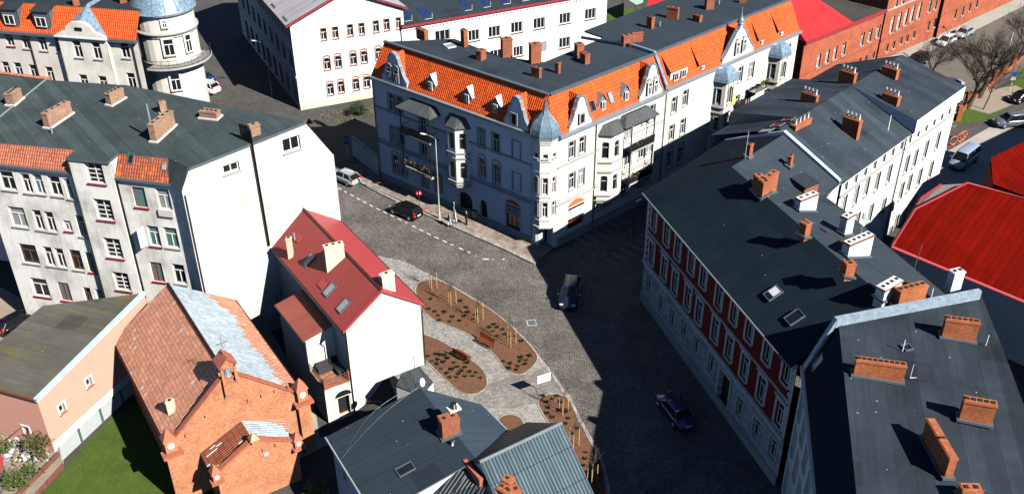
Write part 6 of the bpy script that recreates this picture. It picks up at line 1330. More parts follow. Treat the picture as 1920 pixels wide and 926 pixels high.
# satellite dish and aerial at the ridge end
p = B(787, 727, 5.3); mb = MB(); mb.tube([p+Vector((-.3, .1, -.3)), p+Vector((-.3, .1, 3.0))], .03, 6); mst = part('antenna_mast', mb, M['black'], Mh)
mb = MB(); c = p+Vector((-.3, .1, 2.9)); dv = Vector((.75, -.66, 0)); sd_ = Vector((.66, .75, 0)); mb.tube([c-dv*.9, c+dv*1.3], .018, 4)
for i in range(9): q_ = c-dv*.8+dv*.25*i; mb.tube([q_-sd_*.3, q_+sd_*.3], .01, 4)
part('yagi_antenna', mb, M['ppot'], mst)
mb = MB(); mb.lathe(Vector(), [(.02, 0), (.16, .02), (.27, .06), (.34, .11)], 20); ax = Vector((.9, -.35, .35)).normalized(); qq = ax.to_track_quat('Z', 'Y'); mb.v = [qq @ v+p+Vector((.15, 0, .55)) for v in mb.v]
sd = part('satellite_dish', mb, M['white'], mst); mb = MB(); mb.tube([p+Vector((.15, 0, .4)), p+Vector((.15, 0, .55))+ax*.5], .02, 4); mb.tube([p+Vector((-.3, .1, .3)), p+Vector((.15, 0, .55))], .03, 4); part('antenna_mast', mb, M['white'], Mh)
# slack cables across the roof
mb = MB()
for (x0, y0), (x1, y1), sg in (((785, 730), (640, 862), .5), ((745, 745), (645, 858), .9)):
    a, b = plMh.hit(x0, y0)+vd*.25, plMh.hit(x1, y1)+vd*.12; mb.tube([a+(b-a)*t-(ii*sg*sin(pi*t)*3)+vd*.0 for t in [i/12 for i in range(13)]], .008, 4)
part('cable', mb, M['gutter'], Mh)
# tiled wing
Xh = thing('tiled_wing', (3, 50, 0), 'gabled wing with ribbed blue grey metal tile roof at the bottom centre', 'building', 'town buildings')
rw, re = B(899, 866, 6.2), B(1053, 793, 6.2); ax = Vector(((re-rw).x, (re-rw).y, 0)).normalized(); dn = Vector((ax.y, -ax.x, 0))
Wv = Wall(re.xy, (re+dn*10).xy); u_, z_ = Wv.uz(1114, 926); sf = (6.2-z_)/u_; Wb = Wall((re-dn*10).xy, re.xy); ub2, zb2 = Wb.uz(988, 791); sb = (6.2-zb2)/(10-ub2)
sf = min(max(sf, .35), 1.1); sb = min(max(sb, .35), 1.1); R1, R2 = 4.4, min(10-ub2, 5)
e1, e2 = re+dn*R1-vd*R1*sf, rw+dn*R1-vd*R1*sf; e3, e4 = re-dn*R2-vd*R2*sb, rw-dn*R2-vd*R2*sb
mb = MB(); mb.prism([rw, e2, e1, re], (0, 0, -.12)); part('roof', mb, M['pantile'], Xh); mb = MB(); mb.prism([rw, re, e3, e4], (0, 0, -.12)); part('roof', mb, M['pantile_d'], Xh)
mb = MB(); mb.tube([rw+vd*.02, re+vd*.02], .13, 8); part('ridge_cap', mb, M['zinc'], Xh)
Wg_ = Wall((e1-ax*.3).xy, (e3-ax*.3).xy); Lg = Wg_.L; facade(Xh, Wg_, 0, 6, 'pl_white', [], top=[(0, 0), (Lg, 0), (Lg, e3.z-.2), (R1, 6.0), (0, e1.z-.2)])
for a, b in ((e3, e4), (e2, e1)): facade(Xh, Wall((b+(ax if 0 else vd*0)).xy, a.xy) if 0 else Wall(a.xy, b.xy) if a is e3 else Wall(a.xy, b.xy), -.5, a.z-.15, 'pl_white', [])
Ww = Wall((e4+ax*.25).xy, (e2+ax*.25).xy); facade(Xh, Ww, -2, 6, 'pl_white', [], top=[(0, -2), (Ww.L, -2), (Ww.L, e1.z-.2), (Ww.L-R1, 6.0), (0, e3.z-.2)])
# small dark tiled lean-to with brick coping, and chimneys
Sh = thing('lean_to_house', (-3, 46, 0), 'small dark pantiled roof with a pale brick coping squeezed in front of the felt roof', 'building', 'town buildings')
a, b, c, d = B(871, 862, 4.9), B(812, 930, 3.6), B(890, 960, 3.6), B(915, 900, 4.9); slab(Sh, 'roof', [a, b, c, d], 'pantile_d', .15)
a2, b2, c2_ = B(878, 852, 4.9), B(900, 866, 5.1), B(925, 898, 5.0); slab(Sh, 'roof', [a, d, c2_, a2], 'pantile_d', .15)
p, q_ = B(868, 862, 5.2), B(899, 899, 5.2); mb = MB(); dd = q_-p; nn = Vector((-dd.y, dd.x, 0)).normalized()*.3; mb.hexa([p-vd*1.2, q_-vd*1.2, q_+nn-vd*1.2, p+nn-vd*1.2], [p, q_, q_+nn, p+nn]); part('brick_coping', mb, M['coping_k'], Sh)
P = [a, b, c, d]
for i in range(3): facade(Sh, Wall(P[i].xy, P[i+1].xy), -2, 3.5, 'pl_white', [])
chim(Sh, flat(4.4), (930, 925), (950, 936), .8, .55, 'br_orange', 2, lift=3); chim(Sh, flat(4.4), (950, 938), (978, 930), .8, .5, 'br_orange', 2, lift=3); chim(Sh, flat(4.6), (938, 908), (955, 916), .7, .55, 'br_orange', 1, lift=3)
# little corrugated shed between cream house and park
Ch = thing('garden_shed', (-7, 64, 0), 'small shed with dark corrugated roof against the cream gable', 'shed')
M['corr'] = tilem('dark_corrugated_sheet', (.085, .095, .10), (.08, .09, .095), (.03, .035, .04), .16, 3., .08, rough=.5)
a, b, c, d = B(743, 722, 2.6), B(752, 700, 2.9), B(786, 686, 2.9), B(812, 716, 2.5); e = B(790, 742, 2.5)
slab(Ch, 'roof', [a, b, c, d, e], 'corr', .1)
for p, q_ in ((a, e), (e, d), (d, c)): facade(Ch, Wall(p.xy, q_.xy), -.1, 2.4, 'pl_white', [])
# ============================================================ vehicles
M['tyre'] = plain('rubber_tyre', (.015, .015, .015), .8); M['rim'] = plain('alloy_rim', (.42, .43, .44), .35, .7)
M['redlamp'] = plain('red_lamp_lens', (.65, .015, .01), .3); M['headl'] = plain('clear_lamp_lens', (.75, .78, .8), .15); M['plate'] = plain('number_plate_white', (.75, .75, .72), .5); M['carglass'] = plain('car_glass', (.010, .013, .016), .06, 0, .6)
PAINT = dict(silver=(.42, .47, .50), black=(.008, .009, .011), navy=(.015, .025, .055), blue=(.02, .05, .14), white=(.75, .76, .77), grey=(.14, .17, .20), lightblue=(.35, .45, .60))
for k_, c_ in PAINT.items(): M['paint_'+k_] = plain(k_+'_car_paint', c_, .22, .25 if k_ not in ('white',) else 0, .6, var=.03)
def loft(mb, secs, m=0, smooth=True, caps=True):
    base = len(mb.v); n = len(secs[0])
    for s_ in secs: mb.v += [Vector(p) for p in s_]
    for i in range(len(secs)-1):
        for j in range(n):
            k2 = (j+1) % n; a = base+i*n; mb.f.append([a+j, a+k2, a+n+k2, a+n+j]); mb.m.append(m); mb.sm.append(smooth)
    if caps:
        for s0 in (0, len(secs)-1): mb.f.append([base+s0*n+j for j in range(n)]); mb.m.append(m); mb.sm.append(False)
KIND = {  # length, width, belt stations (x, ztop), cabin (x_front_base, x_front_top, x_rear_top, x_rear_base, height)
    'hatch': (4.1, 1.74, [(-2.05, .62, .80), (-1.98, .92, .93), (-1.5, .98, .98), (-.4, .96, 1), (.75, .94, 1), (1.3, .84, .97), (1.85, .70, .90), (2.05, .52, .74)], (1.15, .35, -1.45, -1.98, 1.50)),
    'sedan': (4.5, 1.78, [(-2.25, .62, .80), (-2.18, .90, .93), (-1.5, .95, .98), (-.4, .93, 1), (.85, .91, 1), (1.5, .82, .97), (2.05, .70, .88), (2.25, .50, .72)], (1.15, .45, -1.0, -1.62, 1.42)),
    'suv': (4.5, 1.86, [(-2.25, .75, .84), (-2.2, 1.08, .95), (-1.5, 1.1, .99), (-.4, 1.08, 1), (.9, 1.06, 1), (1.6, .98, .97), (2.1, .86, .90), (2.25, .62, .76)], (1.2, .5, -1.75, -2.12, 1.72)),
    'van': (5.0, 1.95, [(-2.5, 1.0, .92), (-2.45, 1.2, .97), (-1.5, 1.2, 1), (-.4, 1.2, 1), (1.2, 1.18, 1), (1.8, 1.08, .97), (2.35, .9, .90), (2.5, .62, .78)], (1.75, 1.05, -2.3, -2.42, 2.0))}
def car(px, py, head, kind, paint, label, group='parked cars', z=0.0):
    p = B(px, py, z); L, Wd, st, (xf, xft, xrt, xr, H) = KIND[kind]; w2 = Wd/2
    t = thing('parked_car' if kind != 'van' else 'parked_van', p, label, 'car' if kind != 'van' else 'van', group, radians(head))
    secs = []
    for x, zt, f in st:
        w = w2*f; zl = .24 if abs(x) < L/2-.15 else .34
        secs.append([(x, -w*.86, zl), (x, -w, zl+.16), (x, -w, zt-.10), (x, -w*.90, zt), (x, 0, zt+.03), (x, w*.90, zt), (x, w, zt-.10), (x, w, zl+.16), (x, w*.86, zl)])
    mb = MB(); loft(mb, secs); mb.build('body', M['paint_'+paint], t, (0, 0, 0))
    zb = st[3][1]-.02; ins = .84; mb = MB(); wt = w2*.70; wb = w2*.9
    A4 = [(xf, -wb, zb-.02), (xf, wb, zb-.02), (xr, wb, zb+.0), (xr, -wb, zb+.0)]; T4 = [(xft, -wt, H-.05), (xft, wt, H-.05), (xrt, wt, H-.05), (xrt, -wt, H-.05)]
    mb.hexa(A4, T4); mb.build('windows', M['carglass'], t, (0, 0, 0))
    mb = MB(); loft(mb, [[(x, -wt*f-.02, z_-.02), (x, -wt*f*.8, z_+.045), (x, wt*f*.8, z_+.045), (x, wt*f+.02, z_-.02)] for x, z_, f in ((xrt-.1, H-.07, .97), (xrt+.2, H-.03, 1), ((xft+xrt)/2, H-.01, 1), (xft-.15, H-.04, 1), (xft+.1, H-.09, .96))]); mb.build('roof', M['paint_'+paint], t, (0, 0, 0))
    mb = MB()
    for sg in (-1, 1):
        for (x0, x1, r_) in ((xf, xft, .035), (xr, xrt, .05)): mb.tube([(x0, sg*wb*.985, zb), (x1, sg*(wt+.0), H-.04)], r_, 4)
        xm = (xft+xrt)/2-.05; mb.tube([(xm, sg*(wb+.0), zb), (xm-.03, sg*(wt+.01), H-.04)], .035, 4)
    mb.build('window_pillar', M['paint_'+paint], t, (0, 0, 0))
    for sx in (-L*.295, L*.305):
        for sg in (-1, 1):
            mb = MB(); mb.lathe((0, 0, 0), [(.0, -.1), (.31, -.1), (.33, -.06), (.33, .06), (.31, .1), (.0, .1)], 14); mb.v = [Vector((v.x, v.z, v.y)) for v in mb.v]
            o = mb.build('wheel', M['tyre'], t, (0, 0, 0)); o.location = (sx, sg*(w2-.09), .33)
            mb = MB(); mb.lathe((0, 0, 0), [(.0, 0), (.2, 0), (.2, .02), (0, .03)], 10); mb.v = [Vector((v.x, sg*(v.z+.095), v.y)) for v in mb.v]; mb.build('rim', M['rim'], o, (0, 0, 0))
    for sg in (-1, 1):
        x1, zz = st[-2][0], st[-2][1]; mb = MB(); mb.box(x1-.28, x1+.10, sg*w2*.62-.17, sg*w2*.62+.17, zz-.16, zz-.015); mb.build('headlight', M['headl'], t, (0, 0, 0))
        x1, zz = st[0][0], st[1][1]; mb = MB(); hh = .42 if kind in ('hatch', 'suv', 'van') else .18; mb.box(x1+.0, x1+.18, sg*w2*.80-.09, sg*w2*.80+.09, zz-.18, zz-.18+hh); mb.build('tail_light', M['redlamp'], t, (0, 0, 0))
        mb = MB(); mb.box(xf-.28, xf-.12, sg*(w2+.10)-.08, sg*(w2+.10)+.06, zb, zb+.13); mb.build('wing_mirror', M['paint_'+paint], t, (0, 0, 0))
    mb = MB(); mb.box(st[0][0]-.03, st[0][0]+.02, -.26, .26, .62, .74); mb.build('number_plate', M['plate'], t, (0, 0, 0))
    return t
G1 = 'cars parked in the street'
car(647, 340, 141, 'hatch', 'silver', 'silver hatchback parked beside the blank cream gable'); car(761, 403, 141, 'hatch', 'black', 'black hatchback with red tail light parked at the kerb near the lamp post')
car(1068, 560, -99, 'suv', 'navy', 'dark blue car on the cobbled square at the edge of the big shadow', None); car(1265, 778, 110, 'sedan', 'blue', 'dark blue saloon standing in deep shade below the red and white tenement', None)
car(1772, 84, 222, 'hatch', 'white', 'white car parked in front of the brick hall'); car(1806, 68, 222, 'sedan', 'silver', 'silver saloon parked just beyond the white car at the brick hall')
car(1717, 122, 222, 'suv', 'black', 'black car under bare branches in the car park'); car(1776, 166, 200, 'sedan', 'silver', 'silver car half hidden by the roof edge under the big bare trees')
car(1893, 236, 188, 'suv', 'grey', 'blue grey estate car on the concrete road at the right edge'); car(1915, 190, 200, 'hatch', 'black', 'black car beside the lawn at the right edge')
car(1805, 308, 225, 'van', 'lightblue', 'pale blue van in the shade beside the white tenement', None)
car(386, 172, 150, 'suv', 'white', 'white and blue car parked below the round turret balcony'); car(378, 152, 150, 'sedan', 'blue', 'dark blue car just beyond the white one below the turret')
car(38, 612, 55, 'hatch', 'black', 'black car in the back yard behind the pink house', None, z=-2.4)
# ============================================================ people
M['skin'] = plain('skin', (.50, .30, .21), .6)
for n_, c_ in (('blue_cloth', (.16, .24, .36)), ('white_cloth', (.62, .62, .60)), ('dark_cloth', (.02, .02, .025)), ('hair_brown', (.06, .035, .02)), ('hair_dark', (.02, .015, .012)), ('denim', (.10, .13, .19))): M[n_] = plain(n_, c_, .85)
def skin(name, verts, edges, rad, mat, parent, sub=2):
    me = bpy.data.meshes.new(name); me.from_pydata(verts, edges, []); o = bpy.data.objects.new(name, me); COL.objects.link(o)
    md = o.modifiers.new('s', 'SKIN'); md.use_smooth_shade = True
    sv_ = me.skin_vertices[0].data if me.skin_vertices else None
    if sv_ is None:
        bm = bmesh.new(); bm.from_mesh(me); bm.verts.layers.skin.verify(); bm.to_mesh(me); bm.free(); sv_ = me.skin_vertices[0].data
    for i, r in enumerate(rad): sv_[i].radius = (r if isinstance(r, tuple) else (r, r)); sv_[i].use_root = (i == 0)
    s2 = o.modifiers.new('d', 'SUBSURF'); s2.levels = s2.render_levels = sub
    dg = bpy.context.evaluated_depsgraph_get(); dg.update(); m2 = bpy.data.meshes.new_from_object(o.evaluated_get(dg)); bpy.data.objects.remove(o)
    m2.materials.clear(); m2.materials.append(M[mat]); o = bpy.data.objects.new(name, m2); COL.objects.link(o); o.parent = parent; return o
def person(px, py, head, label, top, legs, hair, stride=.12, z=.13):
    t = thing('person', B(px, py, z), label, 'person', None, radians(head)); s_ = stride
    V = [(0, 0, .95), (0, 0, 1.15), (0, 0, 1.38), (0, 0, 1.50), (.02, 0, 1.60), (.03, 0, 1.70),
         (0, .17, 1.40), (s_*.6, .23, 1.13), (s_*1.6, .24, .90), (s_*1.9, .24, .80), (0, -.17, 1.40), (-s_*.6, -.23, 1.13), (-s_*.8, -.24, .90), (-s_*.9, -.24, .80),
         (0, .09, .90), (-s_*.4, .10, .50), (-s_*1.2, .10, .09), (-s_*1.2+.14, .11, .04), (0, -.09, .90), (s_*.9, -.10, .50), (s_*1.1, -.10, .09), (s_*1.1+.14, -.11, .04)]
    Ed = [(0, 1), (1, 2), (2, 3), (3, 4), (4, 5), (2, 6), (6, 7), (7, 8), (8, 9), (2, 10), (10, 11), (11, 12), (12, 13), (0, 14), (14, 15), (15, 16), (16, 17), (0, 18), (18, 19), (19, 20), (20, 21)]
    R_ = [.13, .12, .13, .055, .095, .085, .055, .042, .032, .03, .055, .042, .032, .03, .085, .06, .04, .035, .085, .06, .04, .035]
    skin('body', V, Ed, R_, 'skin', t)
    q_ = 1.18; skin('jacket', [V[i] for i in (0, 1, 2, 6, 7, 8, 10, 11, 12)], [(0, 1), (1, 2), (2, 3), (3, 4), (4, 5), (2, 6), (6, 7), (7, 8)], [.16, .15, .155, .075, .06, .045, .075, .06, .045], top, t)
    skin('trousers', [V[i] for i in (0, 14, 15, 16, 18, 19, 20)], [(0, 1), (1, 2), (2, 3), (0, 4), (4, 5), (5, 6)], [.15, .105, .08, .06, .105, .08, .06], legs, t)
    skin('hair', [(-.01, 0, 1.66), (-.02, 0, 1.74)], [(0, 1)], [.10, .085], hair, t)
    for a in (16, 20): v = V[a]; mb = MB(); mb.box(v[0]-.09, v[0]+.19, v[1]-.05, v[1]+.05, 0, .09); mb.build('shoe', M['black'], t, (0, 0, 0))
    return t
person(843, 424, 35, 'person in a blue grey jacket and white trousers walking on the pavement', 'blue_cloth', 'white_cloth', 'hair_brown')
person(853.5, 418.5, 30, 'person in white clothes walking next to the one in blue grey', 'white_cloth', 'white_cloth', 'hair_brown'); person(875, 421, 200, 'person in dark clothes standing near the arched gateway', 'dark_cloth', 'dark_cloth', 'hair_dark', .02)
# ============================================================ street furniture
def lamp(px, py, h, head, arm, label, z=.13, m='zinc', hm='white'):
    p = B(px, py, z); t = thing('street_lamp', p, label, 'street lamp'); d = Vector((cos(radians(head)), sin(radians(head)), 0))
    mb = MB(); mb.tube([p, p+vd*h*.5, p+vd*h], .10, 10, r2=.05); mb.tube([p, p+vd*.9], .14, 10); part('pole', mb, M[m], t)
    mb = MB(); mb.tube([p+vd*h, p+vd*(h+.25)+d*arm*.5, p+vd*(h+.3)+d*arm], .045, 6); part('arm', mb, M[m], t)
    mb = MB(); c = p+vd*(h+.3)+d*arm; s_ = Vector((-d.y, d.x, 0)); loft(mb, [[c+d*x+s_*w+vd*zz for w, zz in ((-r, 0), (-r*.6, .09), (r*.6, .09), (r, 0), (0, -.05))] for x, r in ((-.1, .06), (.15, .15), (.6, .15), (.75, .07))]); part('lamp_head', mb, M[hm], t); return t
M['lampgrey'] = plain('galvanised_lamp_pole', (.28, .29, .27), .5, .2)
lamp(824.3, 410, 9.6, 155, 1.1, 'tall grey street lamp on the pavement between the black car and the people', m='lampgrey')
lamp(1186, 440, 3.6, 45, .3, 'short lamp with bright head in the shaded side street', m='black'); lamp(511, 180, 7.5, 160, 1.4, 'street lamp with white head in the dark street beside the arched windows', z=0, m='gutter')
lamp(1893, 86, 8.5, 200, 1.0, 'slim pale lamp pole in the car park at upper right', z=0, m='zinc')
M['blue_sign'] = plain('blue_sign_face', (.03, .14, .45), .4); M['yellow_sign'] = plain('yellow_sign_face', (.85, .48, .02), .4); M['red_sign'] = plain('red_sign_face', (.60, .03, .03), .4)
def sign(px, py, h, faces, label, head=-80, z=.13):
    p = B(px, py, z); t = thing('road_sign', p, label, 'road sign'); d = Vector((cos(radians(head)), sin(radians(head)), 0)); s_ = Vector((-d.y, d.x, 0))
    mb = MB(); mb.tube([p, p+vd*h], .035, 6); part('post', mb, M['zinc'], t)
    for zz, kind, r, m in faces:
        c = p+d*.05+vd*(h-zz); n = {'tri': 3, 'disc': 16, 'sq': 4}[kind]; a0 = {'tri': pi/2, 'disc': 0, 'sq': pi/4}[kind]
        mb = MB(); mb.prism([c+s_*(r*cos(a0+2*pi*i/n))+vd*(r*sin(a0+2*pi*i/n)) for i in range(n)], d*.02); part('sign_face', mb, M[m], t)
        if kind == 'tri' or m == 'red_sign': r2 = r*.55; mb = MB(); mb.prism([c+d*.024+s_*(r2*cos(a0+2*pi*i/n))+vd*(r2*sin(a0+2*pi*i/n)) for i in range(n)], d*.004); part('sign_symbol', mb, M['black' if kind == 'tri' else 'white'], t)
    return t
sign(787, 392, 2.4, [(.35, 'disc', .33, 'red_sign')], 'round red and white sign by the black hatchback'); sign(584, 262, 2.9, [(.4, 'tri', .62, 'yellow_sign')], 'yellow triangular warning sign behind the gable edge', -70, 0)
sign(652, 290, 2.7, [(.3, 'disc', .32, 'blue_sign'), (.95, 'sq', .4, 'blue_sign')], 'blue sign with two faces in the dark entry by the garden wall'); sign(1893, 172, 3.0, [(.4, 'sq', .5, 'blue_sign'), (1.0, 'sq', .42, 'white')], 'blue and white sign on the lawn at upper right', -100, 0)
sign(852, 413, 2.3, [(.3, 'sq', .28, 'white')], 'narrow white notice on a post behind the walking people', 0)
t = thing('litter_bin', WL.p(U(WL, 893, 410), .13, .25), 'small yellow bin on the wall right of the arched gateway', 'bin'); c = Vector(t['_loc']); mb = MB(); mb.wbox(WL, U(WL, 893, 410)-.25, U(WL, 893, 410)+.25, .5, 1.2, .01, .35); part('bin_body', mb, M['yellow'], t); mb = MB(); mb.wbox(WL, U(WL, 893, 410)-.28, U(WL, 893, 410)+.28, 1.2, 1.27, .01, .38); part('bin_lid', mb, M['black'], t)
# information board with two posts
p1, p2 = B(1007.7, 747.5, .1), B(1030.3, 740.5, .1); t = thing('notice_board', (p1+p2)/2, 'blank white board on two thin posts at the corner of the park path', 'notice board')
for p in (p1, p2): mb = MB(); mb.tube([p, p+vd*2.45], .03, 6); part('post', mb, M['gutter'], t)
mb = MB(); d = p2-p1; n = Vector((d.y, -d.x, 0)).normalized(); mb.obox(p1+vd*1.65-d*.04+n*.035, d*1.08, n*.03, (0, 0, .82)); part('panel', mb, M['white'], t)
# benches
def bench(px, py, head, label):
    t = thing('park_bench', B(px, py, .11), label, 'bench', 'benches in the little park', radians(head))
    mb = MB()
    for i in range(4): mb.box(-.9, .9, -.28+i*.14, -.17+i*.14, .42, .46)
    mb.build('seat', M['wood'], t, (0, 0, 0)); mb = MB()
    for i in range(3): a = .52+i*.15; mb.obox((-.9, .26+i*.04, a), (1.8, 0, 0), (0, .035, .12), (0, -.035, .01))
    mb.build('backrest', M['wood'], t, (0, 0, 0))
    for x in (-.75, .7): mb = MB(); mb.box(x, x+.06, -.25, -.19, 0, .42); mb.box(x, x+.06, .2, .26, 0, .46); mb.box(x, x+.06, -.25, .26, .38, .42); mb.obox((x, .22, .44), (.06, 0, 0), (0, .16, .5), (0, .05, 0)); mb.build('leg', M['black'], t, (0, 0, 0))
bench(910, 647, -42, 'wooden bench with backrest beside the long planted bed'); bench(867, 671, 138, 'wooden bench at the edge of the smaller planted bed near the cream gable')
# ============================================================ planting
def tuft(mb, c, R_, r=.2, n=26, m=2):
    for i in range(n):
        a = R_.uniform(0, 2*pi); el = R_.uniform(.2, 1.4); L = r*R_.uniform(.6, 1.2); d = Vector((cos(a)*cos(el), sin(a)*cos(el), sin(el))); s_ = Vector((-sin(a), cos(a), 0))*L*.22
        b = c+d*L*.15; mb.poly([b-s_*.5, c+d*L*.7-s_, c+d*L, c+d*L*.7+s_], R_.randrange(m))
R_ = random.Random(11); tufts = []
M['shrub_a'] = plain('low_shrub_leaf', (.045, .05, .015), .8, var=.5); M['shrub_b'] = plain('low_shrub_dark_leaf', (.025, .028, .012), .8, var=.4)
for i in range(4): mb = MB(); tuft(mb, Vector((0, 0, 0)), R_, .26, 34); o = mb.build('t', [M['shrub_a'], M['shrub_b']], None, (0, 0, 0)); tufts.append(o.data); bpy.data.objects.remove(o)
def inpoly(p, P):
    c = False; n = len(P); j = n-1
    for i in range(n):
        if ((P[i].y > p.y) != (P[j].y > p.y)) and p.x < (P[j].x-P[i].x)*(p.y-P[i].y)/(P[j].y-P[i].y)+P[i].x: c = not c
        j = i
    return c
labs = ['small dark shrub in the long mulched bed beside the cobbled street', 'small dark shrub in the mulched bed nearest the cream gable', 'small dark shrub in the mulched bed behind the notice board', 'small dark shrub in the half hidden round bed']
def c5p(x, y): return (760+x/2.987, 470+y/2.987)
pts = [c5p(*q_) for q_ in ((140, 272), (130, 328), (165, 342), (183, 366), (222, 345), (190, 392), (265, 372), (250, 398), (307, 285), (307, 395), (345, 320), (350, 348), (380, 385), (330, 370), (400, 360), (515, 430), (545, 442), (490, 452), (515, 478), (470, 430), (580, 485), (620, 480), (652, 508), (560, 470), (500, 415), (697, 590), (680, 615), (643, 620), (670, 637), (630, 650), (588, 633), (551, 620), (622, 668), (578, 658), (650, 600),
      (173, 580), (200, 585), (223, 588), (240, 605), (273, 628), (215, 625), (177, 638), (205, 663), (185, 610), (292, 653), (335, 655), (360, 680), (315, 675), (262, 668), (232, 688), (250, 711), (290, 710), (337, 705), (398, 683), (380, 705), (422, 713), (152, 620), (300, 690), (125, 592), (345, 630),
      (770, 815), (825, 830), (790, 850), (850, 815), (875, 850), (800, 880), (860, 890), (900, 900), (795, 912))]+[(860+x/5.577, 760+y/5.577) for x, y in ((930, 80), (980, 125), (1150, 135), (1120, 190), (1145, 50), (1240, 240), (1330, 490), (1325, 560), (1405, 600), (1395, 775), (1465, 720), (1310, 630), (1060, 60), (1200, 300), (1350, 700))]
nn_ = 0
for (x, y) in pts:
    p = B(x, y, .11)
    for bi, P in enumerate(BEDS):
        if inpoly(p, P):
            o = bpy.data.objects.new('low_shrub', R_.choice(tufts)); COL.objects.link(o); o.location = p; o.rotation_euler = (0, 0, R_.uniform(0, 6)); s_ = R_.uniform(.8, 1.25); o.scale = (s_, s_, s_*R_.uniform(.7, 1.1))
            tag(o, labs[bi], 'shrub', 'low shrubs in the mulched beds '+'abcd'[bi] if 0 else ['low shrubs in the long bed', 'low shrubs in the bed by the gable', 'low shrubs in the bed by the board', 'low shrubs in the round bed'][bi]); break
def twig(mb, p, d, L, r, depth, R_, spread=.5, up=.15, seg=3, kids=3, mi=0, minr=.006):
    path = [p]; q_ = p.copy(); dd = d.copy()
    for i in range(seg): dd = (dd+Vector([R_.uniform(-1, 1) for _ in range(3)])*.12+vd*up*.2).normalized(); q_ = q_+dd*L/seg; path.append(q_.copy())
    mb.tube(path, r, 5 if r > .04 else 3, mi, False, max(r*.55, minr*.6))
    if depth <= 0: return
    for k2 in range(kids):
        f_ = R_.uniform(.35, 1.0) if k2 else 1.0; idx = min(int(f_*seg), seg); b = path[idx]; a = R_.uniform(0, 2*pi)
        s1 = dd.cross(vd if abs(dd.z) < .9 else Vector((1, 0, 0))).normalized(); s2 = dd.cross(s1); sp_ = spread*R_.uniform(.6, 1.3)
        nd = (dd*cos(sp_)+(s1*cos(a)+s2*sin(a))*sin(sp_)+vd*up).normalized(); twig(mb, b, nd, L*R_.uniform(.6, .85), max(r*.55, minr), depth-1, R_, spread, up, seg, kids, mi, minr)
tl = ['young staked tree at the head of the long bed, nearest the red roof', 'young staked tree second from the red roof in the long bed', 'young staked tree in the middle of the long bed above the bench', 'young staked tree at the broad end of the long bed', 'young staked tree next to the notice board posts', 'young staked tree halfway down the roadside bed', 'young staked tree at the bottom tip of the roadside bed']
for i, (x, y) in enumerate([c5p(155, 215), c5p(262, 300), c5p(412, 395), c5p(595, 528), c5p(885, 905), (1076, 838), (1110, 905)]):
    p = B(x, y, .11); t = thing('young_tree', p, tl[i], 'young tree', 'staked young trees in the park'); R2 = random.Random(50+i)
    mb = MB(); mb.tube([p, p+vd*1.2+Vector((.02, 0, 0)), p+vd*2.0], .025, 6); part('trunk', mb, M['bark_pale'], t)
    mb = MB()
    for k2 in range(7): a = R2.uniform(0, 6.28); twig(mb, p+vd*R2.uniform(1.5, 2.0), Vector((cos(a)*.5, sin(a)*.5, 1)).normalized(), .8, .012, 2, R2, .4, .25, 2, 3, 0, .009)
    part('crown', mb, M['bark_pale'], t)
    for k2 in range(3):
        a = radians(20+120*k2); q_ = p+Vector((cos(a), sin(a), 0))*.42; mb = MB(); mb.tube([q_, q_+vd*R2.uniform(1.7, 1.9)], .03, 6); part('stake', mb, M['stake'], t)
    mb = MB(); q3 = [p+Vector((cos(radians(20+120*k2)), sin(radians(20+120*k2)), 0))*.42+vd*1.5 for k2 in range(3)]; 
    for a, b in ((0, 1), (1, 2), (2, 0)): mb.tube([q3[a], q3[b]], .015, 4)
    part('tie', mb, M['black'], t)
# big bare trees at the upper right
bl = ['large bare tree leaning over the car park, left of the brick pillars', 'largest dark bare tree in front of the brick pillar fence', 'bare tree with pale stem in the middle of the car park', 'slender dark bare tree on the trodden earth', 'bare tree at the top right corner of the photo']
for i, (x, y, h, r, dp, mt) in enumerate(((1815, 203, 4.9, .30, 5, 'bark'), (1836, 184, 5.2, .34, 5, 'bark'), (1738, 160, 3.6, .16, 5, 'bark_pale'), (1843, 206, 4.0, .10, 4, 'bark'), (1905, 120, 4.2, .22, 5, 'bark'))):
    p = B(x, y, 0); t = thing('bare_tree', p, bl[i], 'tree', 'bare trees by the car park'); R2 = random.Random(80+i); lean = Vector((.25, .15, 1)).normalized()
    top = p+lean*h*.8; mb = MB(); mb.tube([p, p+lean*h*.4+Vector((.1, 0, 0)), top], r, 8, r2=r*.7); part('trunk', mb, M[mt], t)
    mb = MB()
    for k2 in range(6): a = k2*1.05+R2.uniform(-.3, .3); twig(mb, p+lean*h*R2.uniform(.5, .8), Vector((cos(a)*.8, sin(a)*.8, 1.0)).normalized(), h*.52, r*.42, dp, R2, .44, .11, 3, 3, 0, .014)
    part('crown', mb, M[mt], t)
def bush(px, py, z, r, h, label, n=700, name='bush', mats=('leaf', 'leaf_dk'), seed=1, stems=True):
    p = B(px, py, z); t = thing(name, p, label, 'bush'); R2 = random.Random(seed); mb = MB()
    cl = [(p+Vector((R2.uniform(-.7, .7)*r, R2.uniform(-.7, .7)*r, R2.uniform(.25, .9)*h)), R2.uniform(.25, .5)*r) for _ in range(12)]
    for i in range(n):
        c, rr = R2.choice(cl); v = Vector([R2.gauss(0, .5) for _ in range(3)])*rr; a, b = Vector([R2.uniform(-1, 1) for _ in range(3)])*.11, Vector([R2.uniform(-1, 1) for _ in range(3)])*.11
        q_ = c+v; q_.z = max(q_.z, p.z+.03); mb.poly([q_-a, q_-b*.6, q_+a, q_+b*.6], R2.randrange(2))
    part('foliage', mb, [M[m] for m in mats], t); mb = MB()
    for i in range(5): mb.tube([p, p+Vector((R2.uniform(-.5, .5)*r, R2.uniform(-.5, .5)*r, h*.6))], .02, 4)
    part('stem', mb, M['bark'], t); return t
